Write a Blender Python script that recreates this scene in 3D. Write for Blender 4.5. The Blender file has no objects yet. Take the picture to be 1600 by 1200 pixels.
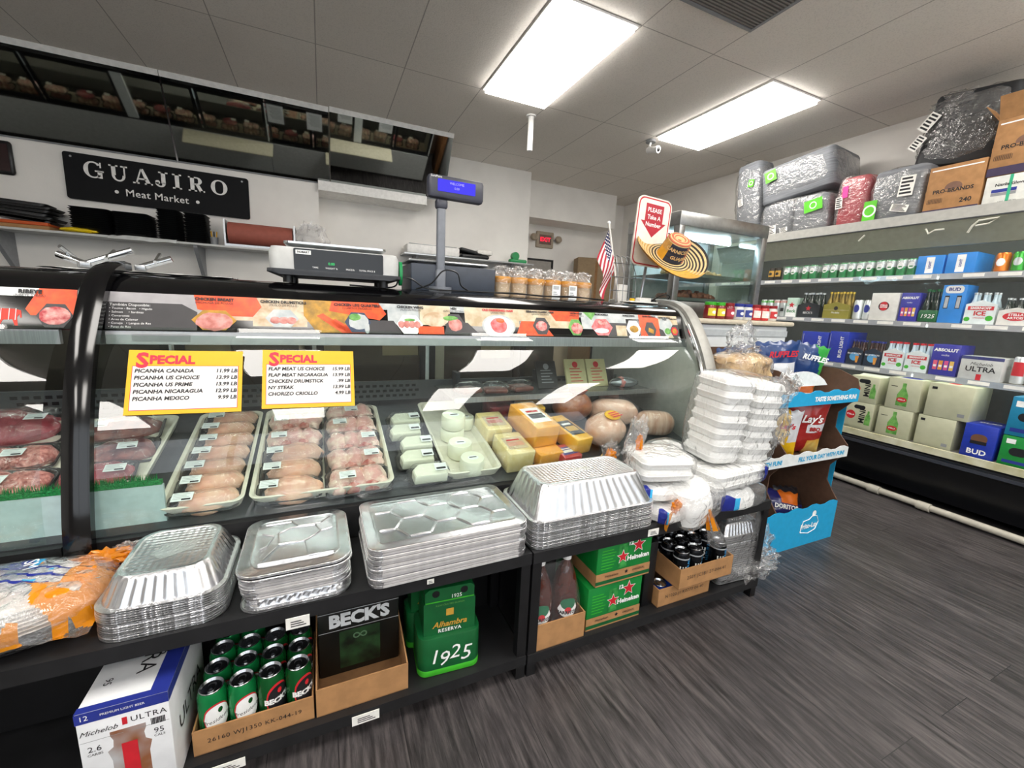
import bpy, math, random
from mathutils import Vector, Matrix, noise as mnoise

# ------------------------------------------------------------------ camera, world, exposure
SC = bpy.context.scene
COL = SC.collection
PI = math.pi
cam_data = bpy.data.cameras.new('camera')
cam_data.sensor_width = 36.0
cam_data.lens = 14.64
cam_data.clip_start = 0.02
cam = bpy.data.objects.new('camera', cam_data)
COL.objects.link(cam)
yaw, pitch, roll = 0.428814, -0.183400, 0.046948
fw = Vector((math.sin(yaw)*math.cos(pitch), math.cos(yaw)*math.cos(pitch), math.sin(pitch)))
rt = Vector((math.cos(yaw), -math.sin(yaw), 0.0))
up = rt.cross(fw)
r2 = math.cos(roll)*rt + math.sin(roll)*up
u2 = -math.sin(roll)*rt + math.cos(roll)*up
cam.matrix_world = Matrix(((r2.x, u2.x, -fw.x, 0.0), (r2.y, u2.y, -fw.y, 0.0), (r2.z, u2.z, -fw.z, 1.25), (0, 0, 0, 1)))
SC.camera = cam

world = bpy.data.worlds.new('world')
world.use_nodes = True
world.node_tree.nodes['Background'].inputs[0].default_value = (0.8, 0.85, 0.9, 1)
world.node_tree.nodes['Background'].inputs[1].default_value = 2.2
SC.world = world
SC.view_settings.view_transform = 'Standard'
SC.view_settings.look = 'None'
SC.view_settings.exposure = 0.25
SC.view_settings.gamma = 1.0
SC.view_settings.use_curve_mapping = False
SC.cycles.transparent_max_bounces = 32
SC.cycles.max_bounces = 12
SC.cycles.diffuse_bounces = 6
PANEL_LIGHT = 13.5       # ceiling panels
CASE_LIGHT = 8.0        # tube in the deli case
COOLER_LIGHT = 7.0       # tubes in the wall cooler
HOT_LIGHT = 22.0          # lamp in the hot food case

# ------------------------------------------------------------------ materials
def lin(c):
    if isinstance(c, str):
        c = c.lstrip('#'); c = [int(c[i:i+2], 16)/255 for i in (0, 2, 4)]
    return [x/12.92 if x <= 0.04045 else ((x+0.055)/1.055)**2.4 for x in c]

_M = {}
def newmat(name):
    m = bpy.data.materials.new(name); m.use_nodes = True
    nt = m.node_tree; nt.nodes.clear()
    out = nt.nodes.new('ShaderNodeOutputMaterial')
    return m, nt, out

def N(nt, t, **kw):
    n = nt.nodes.new(t)
    for k, v in kw.items():
        if k in n.inputs: n.inputs[k].default_value = v
        else: setattr(n, k, v)
    return n

def mat(name, col, rough=0.5, metal=0.0, var=0.06, scale=30.0, bump=0.0, bscale=None, col2=None, spec=0.5, coat=0.0, detail=3.0, lo=0.35, hi=0.65, stretch=None):
    """principled material; noise shifts the colour a little (or blends to col2) and may bump the surface"""
    if name in _M: return _M[name]
    m, nt, out = newmat(name)
    p = N(nt, 'ShaderNodeBsdfPrincipled', Roughness=rough, Metallic=metal)
    p.inputs['Specular IOR Level'].default_value = spec
    p.inputs['Coat Weight'].default_value = coat
    c = lin(col)
    c2 = lin(col2) if col2 else [min(1, x*(1+var)) for x in c]
    c1 = c if col2 else [x*(1-var) for x in c]
    tc = N(nt, 'ShaderNodeTexCoord')
    vec = tc.outputs['Object']
    if stretch:
        mp = N(nt, 'ShaderNodeMapping'); mp.inputs['Scale'].default_value = stretch
        nt.links.new(vec, mp.inputs['Vector']); vec = mp.outputs[0]
    nz = N(nt, 'ShaderNodeTexNoise', Scale=scale, Detail=detail)
    nt.links.new(vec, nz.inputs['Vector'])
    rp = N(nt, 'ShaderNodeValToRGB')
    rp.color_ramp.elements[0].position = lo; rp.color_ramp.elements[0].color = (*c1, 1)
    rp.color_ramp.elements[1].position = hi; rp.color_ramp.elements[1].color = (*c2, 1)
    nt.links.new(nz.outputs['Fac'], rp.inputs[0])
    nt.links.new(rp.outputs[0], p.inputs['Base Color'])
    if bump:
        b = N(nt, 'ShaderNodeBump', Strength=bump, Distance=0.01)
        n2 = N(nt, 'ShaderNodeTexNoise', Scale=bscale or scale, Detail=2.0)
        nt.links.new(vec, n2.inputs['Vector'])
        nt.links.new(n2.outputs['Fac'], b.inputs['Height'])
        nt.links.new(b.outputs[0], p.inputs['Normal'])
    nt.links.new(p.outputs[0], out.inputs[0])
    _M[name] = m
    return m

def emit(name, col, strength, var=0.02):
    if name in _M: return _M[name]
    m, nt, out = newmat(name)
    e = N(nt, 'ShaderNodeEmission', Strength=strength)
    nz = N(nt, 'ShaderNodeTexNoise', Scale=4.0)
    rp = N(nt, 'ShaderNodeValToRGB')
    c = lin(col)
    rp.color_ramp.elements[0].color = (*[x*(1-var) for x in c], 1)
    rp.color_ramp.elements[1].color = (*c, 1)
    nt.links.new(nz.outputs['Fac'], rp.inputs[0]); nt.links.new(rp.outputs[0], e.inputs[0])
    nt.links.new(e.outputs[0], out.inputs[0])
    _M[name] = m
    return m

def film(name, tint='#ffffff', haze=0.05, hazecol='#ffffff', rough=0.08, ior=1.45, bump=0.6, bscale=60.0, gain=1.0, distance=0.01):
    """thin clear sheet: mostly see-through, Fresnel gloss, a little white haze, wrinkle bump"""
    if name in _M: return _M[name]
    m, nt, out = newmat(name)
    tr = N(nt, 'ShaderNodeBsdfTransparent'); tr.inputs[0].default_value = (*lin(tint), 1)
    gl = N(nt, 'ShaderNodeBsdfGlossy', Roughness=rough)
    df = N(nt, 'ShaderNodeBsdfDiffuse'); df.inputs[0].default_value = (*lin(hazecol), 1)
    fr = N(nt, 'ShaderNodeFresnel', IOR=ior)
    ge = N(nt, 'ShaderNodeNewGeometry')      # same gloss on either side of the sheet
    pm = N(nt, 'ShaderNodeMath', operation='MULTIPLY_ADD'); pm.inputs[1].default_value = 1/ior-ior; pm.inputs[2].default_value = ior
    nt.links.new(ge.outputs['Backfacing'], pm.inputs[0]); nt.links.new(pm.outputs[0], fr.inputs['IOR'])
    fac = fr.outputs[0]
    if gain != 1.0:
        mu = N(nt, 'ShaderNodeMath', operation='MULTIPLY', use_clamp=True); mu.inputs[1].default_value = gain
        nt.links.new(fac, mu.inputs[0]); fac = mu.outputs[0]
    if bump:
        tc = N(nt, 'ShaderNodeTexCoord')
        nz = N(nt, 'ShaderNodeTexNoise', Scale=bscale, Detail=3.0, Distortion=0.6)
        nt.links.new(tc.outputs['Object'], nz.inputs['Vector'])
        b = N(nt, 'ShaderNodeBump', Strength=bump, Distance=distance)
        nt.links.new(nz.outputs['Fac'], b.inputs['Height'])
        for n in (gl, fr, df): nt.links.new(b.outputs[0], n.inputs['Normal'])
    m1 = N(nt, 'ShaderNodeMixShader'); m1.inputs[0].default_value = haze
    nt.links.new(tr.outputs[0], m1.inputs[1]); nt.links.new(df.outputs[0], m1.inputs[2])
    m2 = N(nt, 'ShaderNodeMixShader')
    nt.links.new(fac, m2.inputs[0]); nt.links.new(m1.outputs[0], m2.inputs[1]); nt.links.new(gl.outputs[0], m2.inputs[2])
    nt.links.new(m2.outputs[0], out.inputs[0])
    _M[name] = m
    return m

def floor_mat():
    m, nt, out = newmat('vinyl_planks')
    p = N(nt, 'ShaderNodeBsdfPrincipled', Roughness=0.42)
    tc = N(nt, 'ShaderNodeTexCoord')
    mp = N(nt, 'ShaderNodeMapping'); mp.inputs['Rotation'].default_value = (0, 0, PI/2)
    nt.links.new(tc.outputs['Object'], mp.inputs['Vector'])
    br = N(nt, 'ShaderNodeTexBrick', Scale=1.0)
    br.inputs['Mortar Size'].default_value = 0.0012
    br.inputs['Brick Width'].default_value = 1.2; br.inputs['Row Height'].default_value = 0.18
    br.inputs['Color1'].default_value = (0.0, 0.0, 0.0, 1); br.inputs['Color2'].default_value = (1, 1, 1, 1)
    br.inputs['Mortar'].default_value = (0.5, 0.5, 0.5, 1); br.offset = 0.37; br.inputs['Bias'].default_value = 0.0
    nt.links.new(mp.outputs[0], br.inputs['Vector'])
    # grain: noise stretched along each plank, shifted per plank
    g = N(nt, 'ShaderNodeMapping'); g.inputs['Scale'].default_value = (14.0, 1.3, 1.0)
    nt.links.new(tc.outputs['Object'], g.inputs['Vector'])
    sh = N(nt, 'ShaderNodeVectorMath', operation='ADD')
    sc = N(nt, 'ShaderNodeVectorMath', operation='SCALE'); sc.inputs['Scale'].default_value = 9.0
    nt.links.new(br.outputs['Color'], sc.inputs[0])
    nt.links.new(g.outputs[0], sh.inputs[0]); nt.links.new(sc.outputs[0], sh.inputs[1])
    n0 = N(nt, 'ShaderNodeTexNoise', Scale=0.9, Detail=2.0); nt.links.new(sh.outputs[0], n0.inputs['Vector'])
    mul = N(nt, 'ShaderNodeMath', operation='MULTIPLY'); mul.inputs[1].default_value = 42.0
    nt.links.new(n0.outputs['Fac'], mul.inputs[0])
    sn = N(nt, 'ShaderNodeMath', operation='SINE'); nt.links.new(mul.outputs[0], sn.inputs[0])
    n1 = N(nt, 'ShaderNodeTexNoise', Scale=5.0, Detail=6.0, Roughness=0.7); nt.links.new(sh.outputs[0], n1.inputs['Vector'])
    a = N(nt, 'ShaderNodeMath', operation='MULTIPLY_ADD'); a.inputs[1].default_value = 0.06; nt.links.new(sn.outputs[0], a.inputs[0]); nt.links.new(n1.outputs['Fac'], a.inputs[2])
    rp = N(nt, 'ShaderNodeValToRGB')
    e = rp.color_ramp.elements
    e[0].position = 0.28; e[0].color = (*lin('#1c1a1a'), 1)
    e[1].position = 0.72; e[1].color = (*lin('#645e5d'), 1)
    k = rp.color_ramp.elements.new(0.5); k.color = (*lin('#454142'), 1)
    nt.links.new(a.outputs[0], rp.inputs[0])
    mx = N(nt, 'ShaderNodeMix', data_type='RGBA', blend_type='MULTIPLY'); mx.inputs[0].default_value = 0.35
    nt.links.new(rp.outputs[0], mx.inputs[6]); nt.links.new(br.outputs['Color'], mx.inputs[7])
    seam = N(nt, 'ShaderNodeMix', data_type='RGBA'); seam.inputs[7].default_value = (0.012, 0.012, 0.013, 1)
    nt.links.new(br.outputs['Fac'], seam.inputs[0]); nt.links.new(mx.outputs[2], seam.inputs[6])
    nt.links.new(seam.outputs[2], p.inputs['Base Color'])
    b = N(nt, 'ShaderNodeBump', Strength=0.25, Distance=0.002); nt.links.new(a.outputs[0], b.inputs['Height'])
    nt.links.new(b.outputs[0], p.inputs['Normal'])
    nt.links.new(p.outputs[0], out.inputs[0])
    return m

def ceiling_mat():
    m, nt, out = newmat('ceiling_tiles')
    p = N(nt, 'ShaderNodeBsdfPrincipled', Roughness=0.9)
    tc = N(nt, 'ShaderNodeTexCoord')
    mp = N(nt, 'ShaderNodeMapping'); mp.inputs['Location'].default_value = (-1.235, -2.365, 0)
    nt.links.new(tc.outputs['Object'], mp.inputs['Vector'])
    br = N(nt, 'ShaderNodeTexBrick', Scale=1.0)
    br.offset = 0.0; br.inputs['Mortar Size'].default_value = 0.004; br.inputs['Mortar Smooth'].default_value = 0.2
    br.inputs['Brick Width'].default_value = 0.61; br.inputs['Row Height'].default_value = 1.215
    br.inputs['Color1'].default_value = (*lin('#ece7e0'), 1); br.inputs['Color2'].default_value = (*lin('#f0ebe4'), 1)
    br.inputs['Mortar'].default_value = (*lin('#b4afa9'), 1)
    nt.links.new(mp.outputs[0], br.inputs['Vector'])
    n1 = N(nt, 'ShaderNodeTexNoise', Scale=120.0, Detail=4.0); nt.links.new(tc.outputs['Object'], n1.inputs['Vector'])
    n2 = N(nt, 'ShaderNodeTexNoise', Scale=1.3, Detail=3.0); nt.links.new(tc.outputs['Object'], n2.inputs['Vector'])
    r1 = N(nt, 'ShaderNodeValToRGB'); r1.color_ramp.elements[0].position = 0.33; r1.color_ramp.elements[0].color = (0.62, 0.62, 0.62, 1)
    r1.color_ramp.elements[1].position = 0.5
    nt.links.new(n1.outputs['Fac'], r1.inputs[0])
    r2_ = N(nt, 'ShaderNodeValToRGB'); r2_.color_ramp.elements[0].color = (0.78, 0.76, 0.74, 1); r2_.color_ramp.elements[0].position = 0.3
    nt.links.new(n2.outputs['Fac'], r2_.inputs[0])
    m1 = N(nt, 'ShaderNodeMix', data_type='RGBA', blend_type='MULTIPLY'); m1.inputs[0].default_value = 0.3
    nt.links.new(br.outputs['Color'], m1.inputs[6]); nt.links.new(r1.outputs[0], m1.inputs[7])
    m2 = N(nt, 'ShaderNodeMix', data_type='RGBA', blend_type='MULTIPLY'); m2.inputs[0].default_value = 0.45
    nt.links.new(m1.outputs[2], m2.inputs[6]); nt.links.new(r2_.outputs[0], m2.inputs[7])
    nt.links.new(m2.outputs[2], p.inputs['Base Color'])
    b = N(nt, 'ShaderNodeBump', Strength=0.35, Distance=0.004); nt.links.new(n1.outputs['Fac'], b.inputs['Height'])
    nt.links.new(b.outputs[0], p.inputs['Normal'])
    nt.links.new(p.outputs[0], out.inputs[0])
    return m

def diamond_foil():
    m, nt, out = newmat('diamond_foil')
    p = N(nt, 'ShaderNodeBsdfPrincipled', Roughness=0.28, Metallic=1.0)
    p.inputs['Base Color'].default_value = (*lin('#d2d3d6'), 1)
    tc = N(nt, 'ShaderNodeTexCoord')
    vo = N(nt, 'ShaderNodeTexVoronoi', Scale=70.0, feature='F1', distance='MANHATTAN'); vo.inputs['Randomness'].default_value = 0.0
    mp = N(nt, 'ShaderNodeMapping'); mp.inputs['Scale'].default_value = (1, 1, 0.0)
    nt.links.new(tc.outputs['Object'], mp.inputs['Vector']); nt.links.new(mp.outputs[0], vo.inputs['Vector'])
    b = N(nt, 'ShaderNodeBump', Strength=0.9, Distance=0.004, invert=True)
    nt.links.new(vo.outputs['Distance'], b.inputs['Height']); nt.links.new(b.outputs[0], p.inputs['Normal'])
    nt.links.new(p.outputs[0], out.inputs[0])
    return m

# ------------------------------------------------------------------ mesh builder
def rrect(w, d, r, n=6):
    """rounded rectangle ring, counter-clockwise, in XY about the origin"""
    r = min(r, w/2-1e-5, d/2-1e-5); pts = []
    for cx, cy, a0 in ((w/2-r, d/2-r, 0), (-w/2+r, d/2-r, 90), (-w/2+r, -d/2+r, 180), (w/2-r, -d/2+r, 270)):
        for i in range(n+1):
            a = math.radians(a0+90*i/n); pts.append((cx+r*math.cos(a), cy+r*math.sin(a)))
    return pts

I4 = Matrix.Identity(4)
def T3(x=0, y=0, z=0): return Matrix.Translation((x, y, z))
def RX(a): return Matrix.Rotation(math.radians(a), 4, 'X')
def RY(a): return Matrix.Rotation(math.radians(a), 4, 'Y')
def RZ(a): return Matrix.Rotation(math.radians(a), 4, 'Z')
def SV(x, y, z): return Matrix.Diagonal((x, y, z, 1))
# frames for the faces of a box: local x runs along the writing, local y up the face, z outward
FRONT = RX(90)
BACK = RZ(180) @ RX(90)
RIGHT = RZ(90) @ RX(90)
LEFT = RZ(-90) @ RX(90)
TOP = I4

_TXT = {}
def text_data(s, size, spacing=1.0, shear=0.0, bold=0.0, align='CENTER'):
    k = (s, round(size, 5), spacing, shear, bold, align)
    if k not in _TXT:
        c = bpy.data.curves.new('t', 'FONT'); c.body = s; c.size = size; c.align_x = align; c.align_y = 'CENTER'
        c.space_character = spacing; c.shear = shear; c.resolution_u = 2; c.offset = bold; c.space_line = 1.0
        o = bpy.data.objects.new('t', c)
        me = bpy.data.meshes.new_from_object(o)
        _TXT[k] = ([tuple(v.co) for v in me.vertices], [tuple(p.vertices) for p in me.polygons])
        bpy.data.objects.remove(o); bpy.data.curves.remove(c); bpy.data.meshes.remove(me)
    return _TXT[k]

class MB:
    def __init__(s): s.v, s.f, s.m, s.mats = [], [], [], []
    def mi(s, mt):
        if mt not in s.mats: s.mats.append(mt)
        return s.mats.index(mt)
    def add(s, vs, fs, mt, M=None):
        b = len(s.v)
        s.v += [tuple(M @ Vector(p)) for p in vs] if M is not None else [tuple(p) for p in vs]
        k = s.mi(mt)
        for f in fs: s.f.append(tuple(b+i for i in f)); s.m.append(k)
        return s
    def box(s, x0, y0, z0, x1, y1, z1, mt, M=None):
        return s.add([(x0, y0, z0), (x1, y0, z0), (x1, y1, z0), (x0, y1, z0), (x0, y0, z1), (x1, y0, z1), (x1, y1, z1), (x0, y1, z1)],
                     [(3, 2, 1, 0), (4, 5, 6, 7), (0, 1, 5, 4), (1, 2, 6, 5), (2, 3, 7, 6), (3, 0, 4, 7)], mt, M)
    def loft(s, rings, mt, M=None, cap0=True, cap1=True, closed=True, mats=None):
        n = len(rings[0]); vs = [p for r in rings for p in r]; k = s.mi(mt); b = len(s.v)
        s.v += [tuple(M @ Vector(p)) for p in vs] if M is not None else [tuple(p) for p in vs]
        for i in range(len(rings)-1):
            kk = s.mi(mats[i]) if mats else k
            for j in range(n if closed else n-1):
                a, c = i*n+j, i*n+(j+1) % n
                s.f.append((b+a, b+c, b+c+n, b+a+n)); s.m.append(kk)
        if cap0: s.f.append(tuple(b+j for j in reversed(range(n)))); s.m.append(s.mi(mats[0]) if mats else k)
        if cap1: s.f.append(tuple(b+(len(rings)-1)*n+j for j in range(n))); s.m.append(s.mi(mats[-1]) if mats else k)
        return s
    def rbox(s, w, d, h, r, mt, M=None, e=None, n=4):
        """box with rounded corners and softened top and bottom edges, base centred on the origin"""
        e = min(e if e is not None else r, h/2-1e-5); R = []
        for z, i in ((0, e), (e*0.3, e*0.3), (e, 0), (h-e, 0), (h-e*0.3, e*0.3), (h, e)):
            R.append([(x, y, z) for x, y in rrect(w-2*i, d-2*i, max(r-i, 1e-4), n)])
        return s.loft(R, mt, M)
    def lathe(s, prof, mt, M=None, n=20, cap0=True, cap1=True, mats=None):
        R = [[(r*math.cos(2*PI*j/n), r*math.sin(2*PI*j/n), z) for j in range(n)] for r, z in prof]
        return s.loft(R, mt, M, cap0, cap1, True, mats)
    def cyl(s, r, h, mt, M=None, n=16): return s.lathe([(r, 0), (r, h)], mt, M, n)
    def rod(s, a, b, r, mt, n=8):
        a, b = Vector(a), Vector(b); q = (b-a).to_track_quat('Z', 'Y').to_matrix().to_4x4()
        return s.lathe([(r, 0), (r, (b-a).length)], mt, Matrix.Translation(a) @ q, n)
    def tube(s, pts, r, mt, n=6, M=None):
        P = [Vector(p) for p in pts]; R = []; nrm = None
        for i, p in enumerate(P):
            t = (P[min(i+1, len(P)-1)]-P[max(i-1, 0)]).normalized()
            if nrm is None: nrm = t.orthogonal().normalized()
            nrm = (nrm-t*nrm.dot(t)).normalized(); bn = t.cross(nrm)
            rr = r[i] if isinstance(r, (list, tuple)) else r
            R.append([tuple(p+rr*(math.cos(2*PI*j/n)*nrm+math.sin(2*PI*j/n)*bn)) for j in range(n)])
        return s.loft(R, mt, M)
    def prism(s, pts, h, mt, M=None):
        n = len(pts)
        return s.loft([[(x, y, 0) for x, y in pts], [(x, y, h) for x, y in pts]], mt, M)
    def poly(s, pts, mt, M=None, z=0.0): return s.add([(p[0], p[1], z) for p in pts], [tuple(range(len(pts)))], mt, M)
    def quad(s, x0, y0, x1, y1, mt, M=None, z=0.0): return s.poly([(x0, y0), (x1, y0), (x1, y1), (x0, y1)], mt, M, z)
    def disc(s, cx, cy, r, mt, M=None, z=0.0, n=20, ry=None):
        return s.poly([(cx+r*math.cos(2*PI*i/n), cy+(ry or r)*math.sin(2*PI*i/n)) for i in range(n)], mt, M, z)
    def star(s, cx, cy, r, mt, M=None, z=0.0):
        P = [(cx+(r if i % 2 == 0 else r*.42)*math.cos(PI/2+PI*i/5), cy+(r if i % 2 == 0 else r*.42)*math.sin(PI/2+PI*i/5)) for i in range(10)]
        for i in range(10): s.add([(cx, cy, z), (*P[i], z), (*P[(i+1) % 10], z)], [(0, 1, 2)], mt, M)
        return s
    def text(s, t, size, mt, M=None, x=0, y=0, z=0.0, **kw):
        vs, fs = text_data(t, size, **kw)
        return s.add([(a+x, b+y, c+z) for a, b, c in vs], fs, mt, M)
    def grid(s, fn, nu, nv, mt, M=None, matfn=None, wrap=False):
        b = len(s.v); n1 = nu if wrap else nu+1
        for j in range(nv+1):
            for i in range(n1):
                p = fn(i/nu, j/nv); s.v.append(tuple(M @ Vector(p)) if M is not None else tuple(p))
        for j in range(nv):
            for i in range(nu):
                a, c = i, (i+1) % n1 if wrap else i+1
                s.f.append((b+j*n1+a, b+j*n1+c, b+(j+1)*n1+c, b+(j+1)*n1+a))
                s.m.append(s.mi(matfn((i+.5)/nu, (j+.5)/nv)) if matfn else s.mi(mt))
        return s
    def blob(s, rx, ry, rz, mt, M=None, amp=0.12, fr=2.0, seed=0, nu=20, nv=12, flat=0.0, matfn=None, pw=1.0):
        def fn(u, v):
            a = 2*PI*u; t = PI*(v*0.998+0.001)
            st = math.sin(t)**pw
            d = Vector((math.cos(a)*st, math.sin(a)*st, -math.cos(t)))
            k = 1+amp*mnoise.noise(d*fr+Vector((seed*3.1, seed*1.7, seed)))
            z = d.z*rz*k
            if flat: z = max(z, -rz*flat)
            return (d.x*rx*k, d.y*ry*k, z)
        return s.grid(fn, nu, nv, mt, M, matfn, True)
    def mesh(s, name, smooth=38):
        me = bpy.data.meshes.new(name)
        me.from_pydata(s.v, [], s.f)
        for mt in s.mats: me.materials.append(mt)
        if len(me.polygons) == len(s.m):
            me.polygons.foreach_set('material_index', s.m)
        if smooth:
            me.polygons.foreach_set('use_smooth', [True]*len(me.polygons))
            me.update()
            me.set_sharp_from_angle(angle=math.radians(smooth))
        me.update()
        return me
    def build(s, name, parent=None, loc=(0, 0, 0), rot=(0, 0, 0), smooth=38, label=None):
        o = bpy.data.objects.new(name, s.mesh(name, smooth)); COL.objects.link(o)
        o.location = loc; o.rotation_euler = rot
        if parent is not None: o.parent = parent
        if label: o['label'] = label
        return o

def tag(o, label=None, cat=None, group=None, kind=None):
    if label: o['label'] = label
    if cat: o['category'] = cat
    if group: o['group'] = group
    if kind: o['kind'] = kind
    return o

def thing(name, label, cat, loc=(0, 0, 0), rz=0.0, group=None, rot=None):
    o = bpy.data.objects.new(name, None); COL.objects.link(o)
    o.empty_display_size = 0.05
    o.location = loc; o.rotation_euler = rot if rot else (0, 0, math.radians(rz))
    return tag(o, label, cat, group)

def dup(root, label, loc=None, rz=None, group=None, rot=None):
    r = root.copy(); COL.objects.link(r)
    if loc is not None: r.location = loc
    if rz is not None: r.rotation_euler = (root.rotation_euler[0], root.rotation_euler[1], math.radians(rz))
    if rot is not None: r.rotation_euler = rot
    r['label'] = label
    if group: r['group'] = group
    for ch in list(root.children):
        c = ch.copy(); COL.objects.link(c); c.parent = r
        for g in list(ch.children):
            d = g.copy(); COL.objects.link(d); d.parent = c
    return r

def struct(name, mb, smooth=38, **kw):
    o = mb.build(name, None, smooth=smooth, **kw); o['kind'] = 'structure'
    return o

ORD = ['topmost', 'second', 'third', 'fourth', 'fifth', 'sixth', 'seventh', 'eighth', 'ninth', 'tenth', 'eleventh', 'twelfth', 'thirteenth', 'fourteenth', 'fifteenth', 'sixteenth', 'seventeenth', 'eighteenth', 'nineteenth', 'twentieth', 'twenty-first', 'lowest']
def nz(p, f=1.0, seed=0.0): return mnoise.noise(Vector((p[0]*f+seed, p[1]*f+seed*1.3, (p[2] if len(p) > 2 else 0)*f+seed*.7)))

# shared colours
BLACK = mat('black_plastic', '#101012', 0.35, var=0.2)
GLOSSBLACK = mat('gloss_black', '#08080a', 0.12, var=0.1)
MATTEBLACK = mat('black_paint', '#141416', 0.55, var=0.35, scale=14, bump=0.15)
WHITE = mat('white_paint', '#f1f0ed', 0.6)
INKW = mat('white_print', '#f2f2f0', 0.5)
INKK = mat('black_print', '#16161a', 0.5)
INKR = mat('red_print', '#c8202c', 0.5)
STEEL = mat('brushed_steel', '#a8aaac', 0.3, 0.9, var=0.12, scale=8, stretch=(40, 1, 1))
CHROME = mat('chrome', '#cfd2d4', 0.12, 1.0)
DARKGREY = mat('dark_grey', '#3a3c40', 0.5)
GREY = mat('grey', '#8b8d90', 0.5)
PAPER = mat('paper', '#eceae4', 0.7)
CARD = mat('cardboard', '#a87c50', 0.8, var=0.1, scale=25)
CARDK = mat('cardboard_inner', '#8a6440', 0.85, var=0.12, scale=25)
FOIL = mat('aluminium_foil', '#cdced1', 0.27, 1.0, var=0.04, scale=20, bump=0.14, bscale=24)
FOILR = mat('foil_rim', '#e6e6e8', 0.3, 1.0, var=0.05, scale=60, bump=0.4, bscale=160)
FOILC = mat('lid_board_edge', '#c9c6c6', 0.5, 0.25, var=0.07, scale=60)
FOAM = mat('white_foam', '#ececea', 0.6, var=0.03, scale=60, bump=0.06, bscale=200)
FILM = film('clear_film', haze=0.07, bump=1.0, bscale=34, rough=0.07, ior=1.55, gain=1.6, distance=.014)
WRAP = film('stretch_wrap', haze=0.02, bump=0.35, bscale=40, rough=0.06, ior=1.45, gain=1.2)
GLASS = film('case_glass', tint='#eef6f2', haze=0.0, rough=0.0, ior=1.5, bump=0.0, gain=1.7)
# ================================================================== the room
WALLM = mat('wall_paint', '#efece7', 0.65, var=0.04, scale=3, bump=0.05, bscale=60)
struct('floor', MB().box(-4.6, -3.3, -0.06, 4.75, 6.1, 0.0, floor_mat()))
struct('ceiling', MB().box(-4.6, -3.3, 2.98, 4.75, 6.1, 3.04, ceiling_mat()))
struct('wall_right', MB().box(4.65, -3.3, 0, 4.75, 6.1, 2.98, WALLM))
struct('wall_left', MB().box(-4.6, -3.2, 0, -4.5, 6.0, 2.98, WALLM))
DIM = mat('front_wall', '#a8a5a0', 0.7)
w = MB(); w.box(-4.5, -3.3, 0, 4.65, -3.2, .8, DIM); w.box(-4.5, -3.3, 2.75, 4.65, -3.2, 2.98, DIM); w.box(-4.5, -3.3, .8, -2.9, -3.2, 2.75, DIM); w.box(4.35, -3.3, .8, 4.65, -3.2, 2.75, DIM)
struct('wall_front', w)
w = MB()
for q in range(5): w.box(-2.9+q*1.8-.03, -3.29, .8, -2.9+q*1.8+.03, -3.21, 2.75, GREY)
w.box(-2.9, -3.252, .8, 4.35, -3.248, 2.75, film('fill_window_glass', haze=0.0, rough=0, ior=1.3, bump=0))
struct('added_fill_window', w)  # added window, unseen, letting the world sky in as soft fill
struct('wall_back', MB().box(-4.5, 4.92, 0, 0.0, 6.0, 2.98, WALLM))
struct('wall_rear', MB().box(0.0, 5.25, 0, 2.54, 6.0, 2.98, WALLM))
struct('wall_far', MB().box(2.54, 6.0, 0, 4.65, 6.1, 2.98, WALLM))
struct('trim_1', MB().box(2.54, 5.55, 2.5, 4.15, 6.0, 2.98, WALLM))
struct('trim_2', MB().box(0.0, 4.87, 2.31, 1.09, 5.25, 2.40, WHITE))

def ceiling_light(x, y, label):
    t = thing('ceiling_light', label, 'ceiling light', (x, y, 2.98), group='flat panel lights in the dropped ceiling')
    f = MB()
    for a in ((-.29, -.6, -.278, .6), (.278, -.6, .29, .6), (-.278, -.6, .278, -.588), (-.278, .588, .278, .6)):
        f.box(a[0], a[1], -.012, a[2], a[3], 0.0, WHITE)
    f.build('frame', t)
    MB().box(-.272, -.582, -.036, .272, .582, -.004, emit('light_panel', '#fffaf3', PANEL_LIGHT)).build('diffuser', t)
    return t
ceiling_light(1.535, 2.97, 'large glowing ceiling panel above the meat case, nearer the white pipe')
ceiling_light(3.37, 2.97, 'glowing ceiling panel beside the security camera and the wall cooler')
k = 0
for x in (-2.1, -0.3, 1.535, 3.37):
    for y in (0.35, -2.0):
        ceiling_light(x, y, 'ceiling panel out of frame, seen only as a reflection in the glass'); k += 1

# perforated return-air vent
t = thing('ceiling_vent', 'dark perforated square vent at the top edge of the ceiling', 'vent', (2.145, 1.785, 2.98))
f = MB()
for a in ((-.305, -.305, -.285, .305), (.285, -.305, .305, .305), (-.285, -.305, .285, -.285), (-.285, .285, .285, .305)): f.box(a[0], a[1], -.01, a[2], a[3], 0, GREY)
f.build('frame', t)
g = MB(); g.box(-.285, -.285, -.004, .285, .285, -.001, mat('vent_dark', '#5c5a58', 0.7))
for i in range(28): g.box(-.285, -.28+i*.0203, -.008, .285, -.272+i*.0203, -.004, mat('vent_slat', '#86837f', 0.6))
g.build('grille', t)

t = thing('ceiling_pipe', 'short white pipe hanging from the ceiling below the large light panel', 'pipe', (1.805, 3.8, 2.98))
p = MB(); p.cyl(.026, .30, WHITE, T3(0, 0, -.30)); p.build('pipe', t)
MB().cyl(.045, .012, WHITE, T3(0, 0, -.012)).build('flange', t)

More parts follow.
